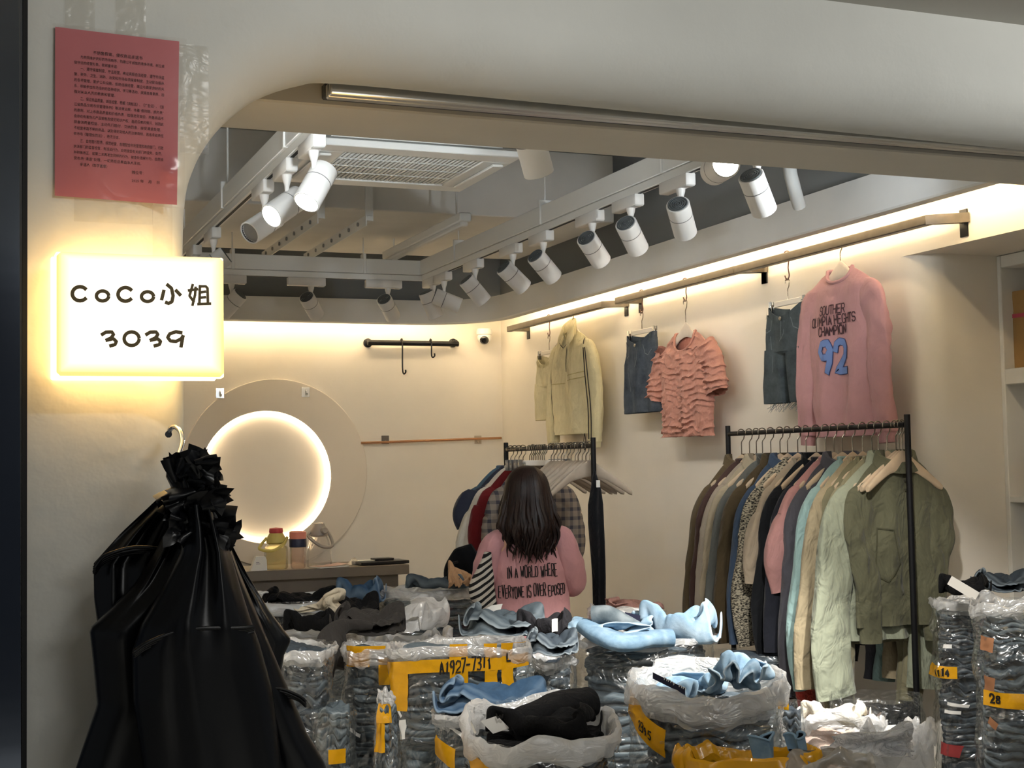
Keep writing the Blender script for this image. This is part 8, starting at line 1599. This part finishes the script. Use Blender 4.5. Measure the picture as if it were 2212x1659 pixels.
o = obj('label_card', B().grid([[PD(1350+i*11, 1322+i*2.5+j*9, 5.60) for j in range(3)] for i in range(4)]), mat('navy_card', '#23243a', 0.5)); tag(o, 'small navy tag standing on the overflowing bag of pale jeans', 'tag')
heap('garment', 'dusty pink garment showing in the bag against the clothes wall', 'clothes', 1370, 1318, 130, 6.75, 0.10, 0.09, fabric('dusty_pink', '#b58a82', 0.06), 30, base_drop=0.02)
for k_, (x, y) in enumerate(((1650, 1606), (1722, 1588))):
    t = thing('jeans', ('rolled denim leg poking out of the low taped bag, with black lining', 'small denim fold standing at the end of the low taped bag')[k_], 'jeans', tuple(PD(x, y+30, 4.12)))
    b = B(); R = []
    sc = 1.0 if k_ == 0 else 0.7
    for f in range(9):
        zf = f/8; c = PD(x-4*zf, y+34-48*zf*sc, 4.12); th = np.linspace(0, 2*PI, 40, endpoint=False)
        rx, ry = 0.034*sc*(1+0.1*zf), 0.022*sc; P = np.stack([rx*np.cos(th), ry*np.sin(th), 0*th], 1); P[:, 0] += 0.008*np.sin(3*th+k_*2+zf); P[:, 1] += 0.006*np.sin(2*th+zf*2); P[:, 2] += 0.008*np.sin(2*th+1)
        R.append(P+c)
    obj('denim_leg', b.loft(R), DN['light'][1], t, True)
    R2 = [(q_-q_.mean(0))*0.9+q_.mean(0) for q_ in R]; obj('leg_lining', B().loft(R2), DN['black'][0], t, True)
    b = B().tube(np.vstack([R[-1], R[-1][:1]]), 0.004, 6); obj('leg_hem', b, DN['light'][0], t, True)
heap('garment', 'cream garment crumpled over the open bag under the red cuff', 'clothes', 1805, 1545, 150, 5.1, 0.12, 0.09, DN['cream'][0], 33, base_drop=0.03, fold=0.9)
heap('plastic_sheet', 'crumpled clear plastic lying over the white bag below the jackets', 'plastic', 1872, 1600, 200, 4.6, 0.13, 0.12, film('crumple_film', (0.95, 0.96, 0.97), 0.60, 0.25, (0.95, 0.96, 0.98), 16, 1.0, 0.12), 35, kind=BUNCH2, thick=0.001, base_drop=0.03, fold=1.0, freq=10)
heap('plastic_sheet', 'hazy grey plastic bag end at the front edge beside the low taped bag', 'plastic', 1790, 1665, 200, 4.0, 0.14, 0.12, film('grey_film', (0.85, 0.83, 0.8), 0.5, 0.12, (0.62, 0.59, 0.55), 8, 0.7, 0.2), 37, kind=PILE2, thick=0.001, base_drop=0.04, fold=0.7, freq=5)
heap('plastic_sheet', 'clear plastic bag end at the front edge before the round black trouser bag', 'plastic', 1195, 1680, 150, 3.95, 0.10, 0.08, FILM2, 39, kind=BUNCH1, thick=0.001, base_drop=0.04, fold=0.8)
heap('jeans', 'black jeans with a white tag on top of the dark jeans stack', 'jeans', 2085, 1285, 110, 5.65, 0.12, 0.09, DN['black'][0], 41, base_drop=0.0, fold=0.8)
heap('jeans', 'charcoal jeans lying over both jeans stacks by the shelf recess', 'jeans', 2160, 1265, 120, 5.75, 0.12, 0.09, DN['dark'][0], 43, base_drop=0.02, fold=0.7)
o = obj('paper_card', B().grid([[PD(2056+i*15-j*5, 1244+i*9+j*9, 5.48-0.02*j) for j in range(3)] for i in range(5)]), M_TAG); tag(o, 'white card lying on the black jeans of the dark jeans stack', 'card')
# peach bag and pack behind the woman
t = thing('backpack', 'small dark backpack with a peach cloth in a clear bag beside the striped top', 'backpack', tuple(PD(1003, 1290, 7.3)))
drape('pack_body', '', '', ((985, 1265, 7.3), (990, 1235, 7.3), (1005, 1212, 7.3), (1030, 1195, 7.3)), (0.05, 0.07, 0.08, 0.06), 0.05, DN['black'][0], up=FWD, seed=3, parent=t)
obj('strap', B().tube(catmull([PD(972, 1270, 7.2), PD(968, 1245, 7.15), PD(975, 1220, 7.15), PD(988, 1214, 7.2)], 5), 0.007, 8), M_BLACKM, t, True)
heap('peach_cloth', 'peach coloured cloth in a clear bag leaning on the dark backpack', 'cloth', 998, 1262, 60, 7.1, 0.06, 0.14, fabric('peach', '#d7ac83', 0.08, 0.5), 45, kind=BUNCH2, base_drop=0.02)

# ------------------------------------------------------------------ black polythene bundle hanging on the pillar
M_POLY = mat('black_poly', '#0a0b0f', 0.3, bump=0.25, bscale=7, bdist=0.01, spec=0.5, bvec=(1.4, 1, 0.5))
hp = PY(378, 930, YF)
t = thing('black_bag_bundle', 'bundle of black polythene bags hanging on a metal hook on the pillar below the sign', 'black bags', (hp[0]+0.02, YF-0.1, 0.85))
def pb(x, y, Y): return PY(x, y, Y)
P = [pb(364, 942, 2.44), pb(367, 928, 2.43), pb(378, 922, 2.42), pb(390, 932, 2.40), pb(394, 955, 2.38), pb(386, 985, 2.35), pb(380, 1012, 2.33), pb(390, 1035, 2.31)]
obj('metal_hook', B().tube(catmull(P, 6), 0.0042, 10), M_CHROME, t, True)
obj('hook_pin', B().tube([pb(364, 938, 2.475), pb(364, 938, 2.43)], 0.006, 10), M_CHROME, t, True)
def sheet_bag(name, Yc, tab, bulge, seed, lab=None, foldk=40, top_cap=True):
    ys = np.array([q[0] for q in tab], float); xl_ = np.array([q[1] for q in tab], float); xr_ = np.array([q[2] for q in tab], float)
    yy = np.linspace(ys[0], ys[-1], 60); L_, R2 = np.interp(yy, ys, xl_), np.interp(yy, ys, xr_); rows = []
    for i, y in enumerate(yy):
        A, Bp = pb(L_[i], y, Yc), pb(R2[i], y, Yc); c = (A+Bp)/2; a = np.linalg.norm(Bp-A)/2; v = i/59
        th = np.linspace(0, 2*PI, 72, endpoint=False); cc_, ss = np.cos(th), np.sin(th)
        s_ = np.sign(cc_)*np.abs(cc_)**0.75
        d = bulge*(0.35+0.65*min(1, v*2.5))
        qn = np.stack([s_*(2.4-0.9*v)+seed*3.1, np.full(72, v*1.1+seed), np.zeros(72)], 1); fold = (1.1*(1-np.abs(noise3(qn))*2.2)-0.3)*(0.10+0.75*max(0, 1-v*2.0))+0.18*noise3(qn*2.7)
        y_ = np.where(ss < 0, d, d*0.3)*np.sign(ss)*np.abs(ss)**0.8-(ss < 0)*0.55*bulge*fold*np.abs(ss)**0.7
        rows.append(np.stack([c[0]+a*s_, c[1]+y_, np.full(72, c[2])], 1))
    rows = arr(rows); rows[..., 2] += 0.01*noise3(rows*[6, 6, 3]+seed)
    return obj(name, B().loft(rows, True, True), M_POLY, t, True, sharp=None)
sheet_bag('black_bag', 2.385, [(1060, 362, 430), (1100, 318, 448), (1150, 262, 455), (1215, 202, 465), (1290, 203, 470), (1400, 218, 480), (1659, 235, 480), (1760, 240, 480)], 0.035, 1)
sheet_bag('black_bag', 2.335, [(1080, 385, 440), (1180, 338, 450), (1250, 292, 460), (1300, 244, 462), (1350, 193, 465), (1420, 201, 470), (1510, 210, 480), (1560, 192, 480), (1659, 158, 480), (1760, 150, 480)], 0.04, 3)
sheet_bag('black_bag', 2.375, [(1170, 470, 492), (1250, 480, 532), (1330, 500, 580), (1392, 520, 628), (1425, 530, 612), (1500, 540, 600), (1600, 540, 600)], 0.03, 5)
sheet_bag('black_bag', 2.29, [(1120, 432, 480), (1180, 440, 495), (1250, 455, 520), (1340, 480, 556), (1480, 520, 612), (1600, 540, 664), (1659, 550, 702), (1760, 560, 715)], 0.045, 7)
sheet_bag('black_bag', 2.245, [(1095, 400, 462), (1150, 398, 480), (1200, 388, 498), (1280, 345, 520), (1345, 305, 540), (1400, 285, 560), (1500, 288, 588), (1659, 312, 606), (1760, 320, 612)], 0.05, 9)
# gathered neck and torn ruffled tops
b = B(); rr = random.Random(5)
for k_ in range(120):
    x, y = rr.uniform(375, 466), rr.uniform(1000, 1165); 
    if y < 1060: x = rr.uniform(372, 432)
    p = pb(x, y, rr.uniform(2.22, 2.32)); L = rr.uniform(0.015, 0.042); wd = rr.uniform(0.008, 0.02); an = rr.uniform(-2.4, 0.6) if y < 1050 else rr.uniform(-3.6, 0.8)
    d = arr([math.cos(an), -0.4*rr.random(), math.sin(an)*-1 if y < 1050 else math.sin(an)]); d /= np.linalg.norm(d); s_ = np.cross(d, [0, 1, 0.2]); s_ /= np.linalg.norm(s_)
    g = []
    for i in range(5):
        f = i/4; row = []
        for j in range(4):
            h_ = (j/3-0.5)*2; row.append(p+d*L*f+s_*wd*h_*(0.5+0.7*f)+arr([0, -1, 0])*(0.012*math.sin(h_*2.5+k_)+0.006*rr.random())+d*0.010*rr.random()*(f > 0.9))
        g.append(row)
    b.grid(g)
o = obj('torn_tops', b, M_POLY, t, True, sharp=None); o['kind'] = 'stuff'
sheet_bag('gathered_neck', 2.30, [(1000, 362, 420), (1030, 358, 436), (1060, 372, 432), (1090, 360, 450), (1125, 372, 478), (1170, 380, 470), (1200, 390, 468)], 0.05, 11)
# layered folded rims of the flat bags, and stiff creases
for k_, (pp, w_) in enumerate((([(203, 1228), (222, 1204), (262, 1188), (310, 1181), (352, 1184)], 0.010), ([(289, 1408), (318, 1388), (372, 1368), (440, 1356), (520, 1357), (548, 1352)], 0.009), ([(575, 1482), (612, 1490), (645, 1502), (660, 1515)], 0.007))):
    Yq = (2.352, 2.199, 2.248)[k_]
    for j in range(4):
        P = catmull([pb(x, y+j*4, Yq+0.004*j) for x, y in pp], 8); b = B(); R = b.strip(P, w_*0.32, 0.003, (0, -1, 0), 14, 2.2); R = R+0.0015*noise3(R*40+j)[..., None]
        obj('folded_edge', b.loft(R, True, True), M_POLY, t, True, sharp=None)
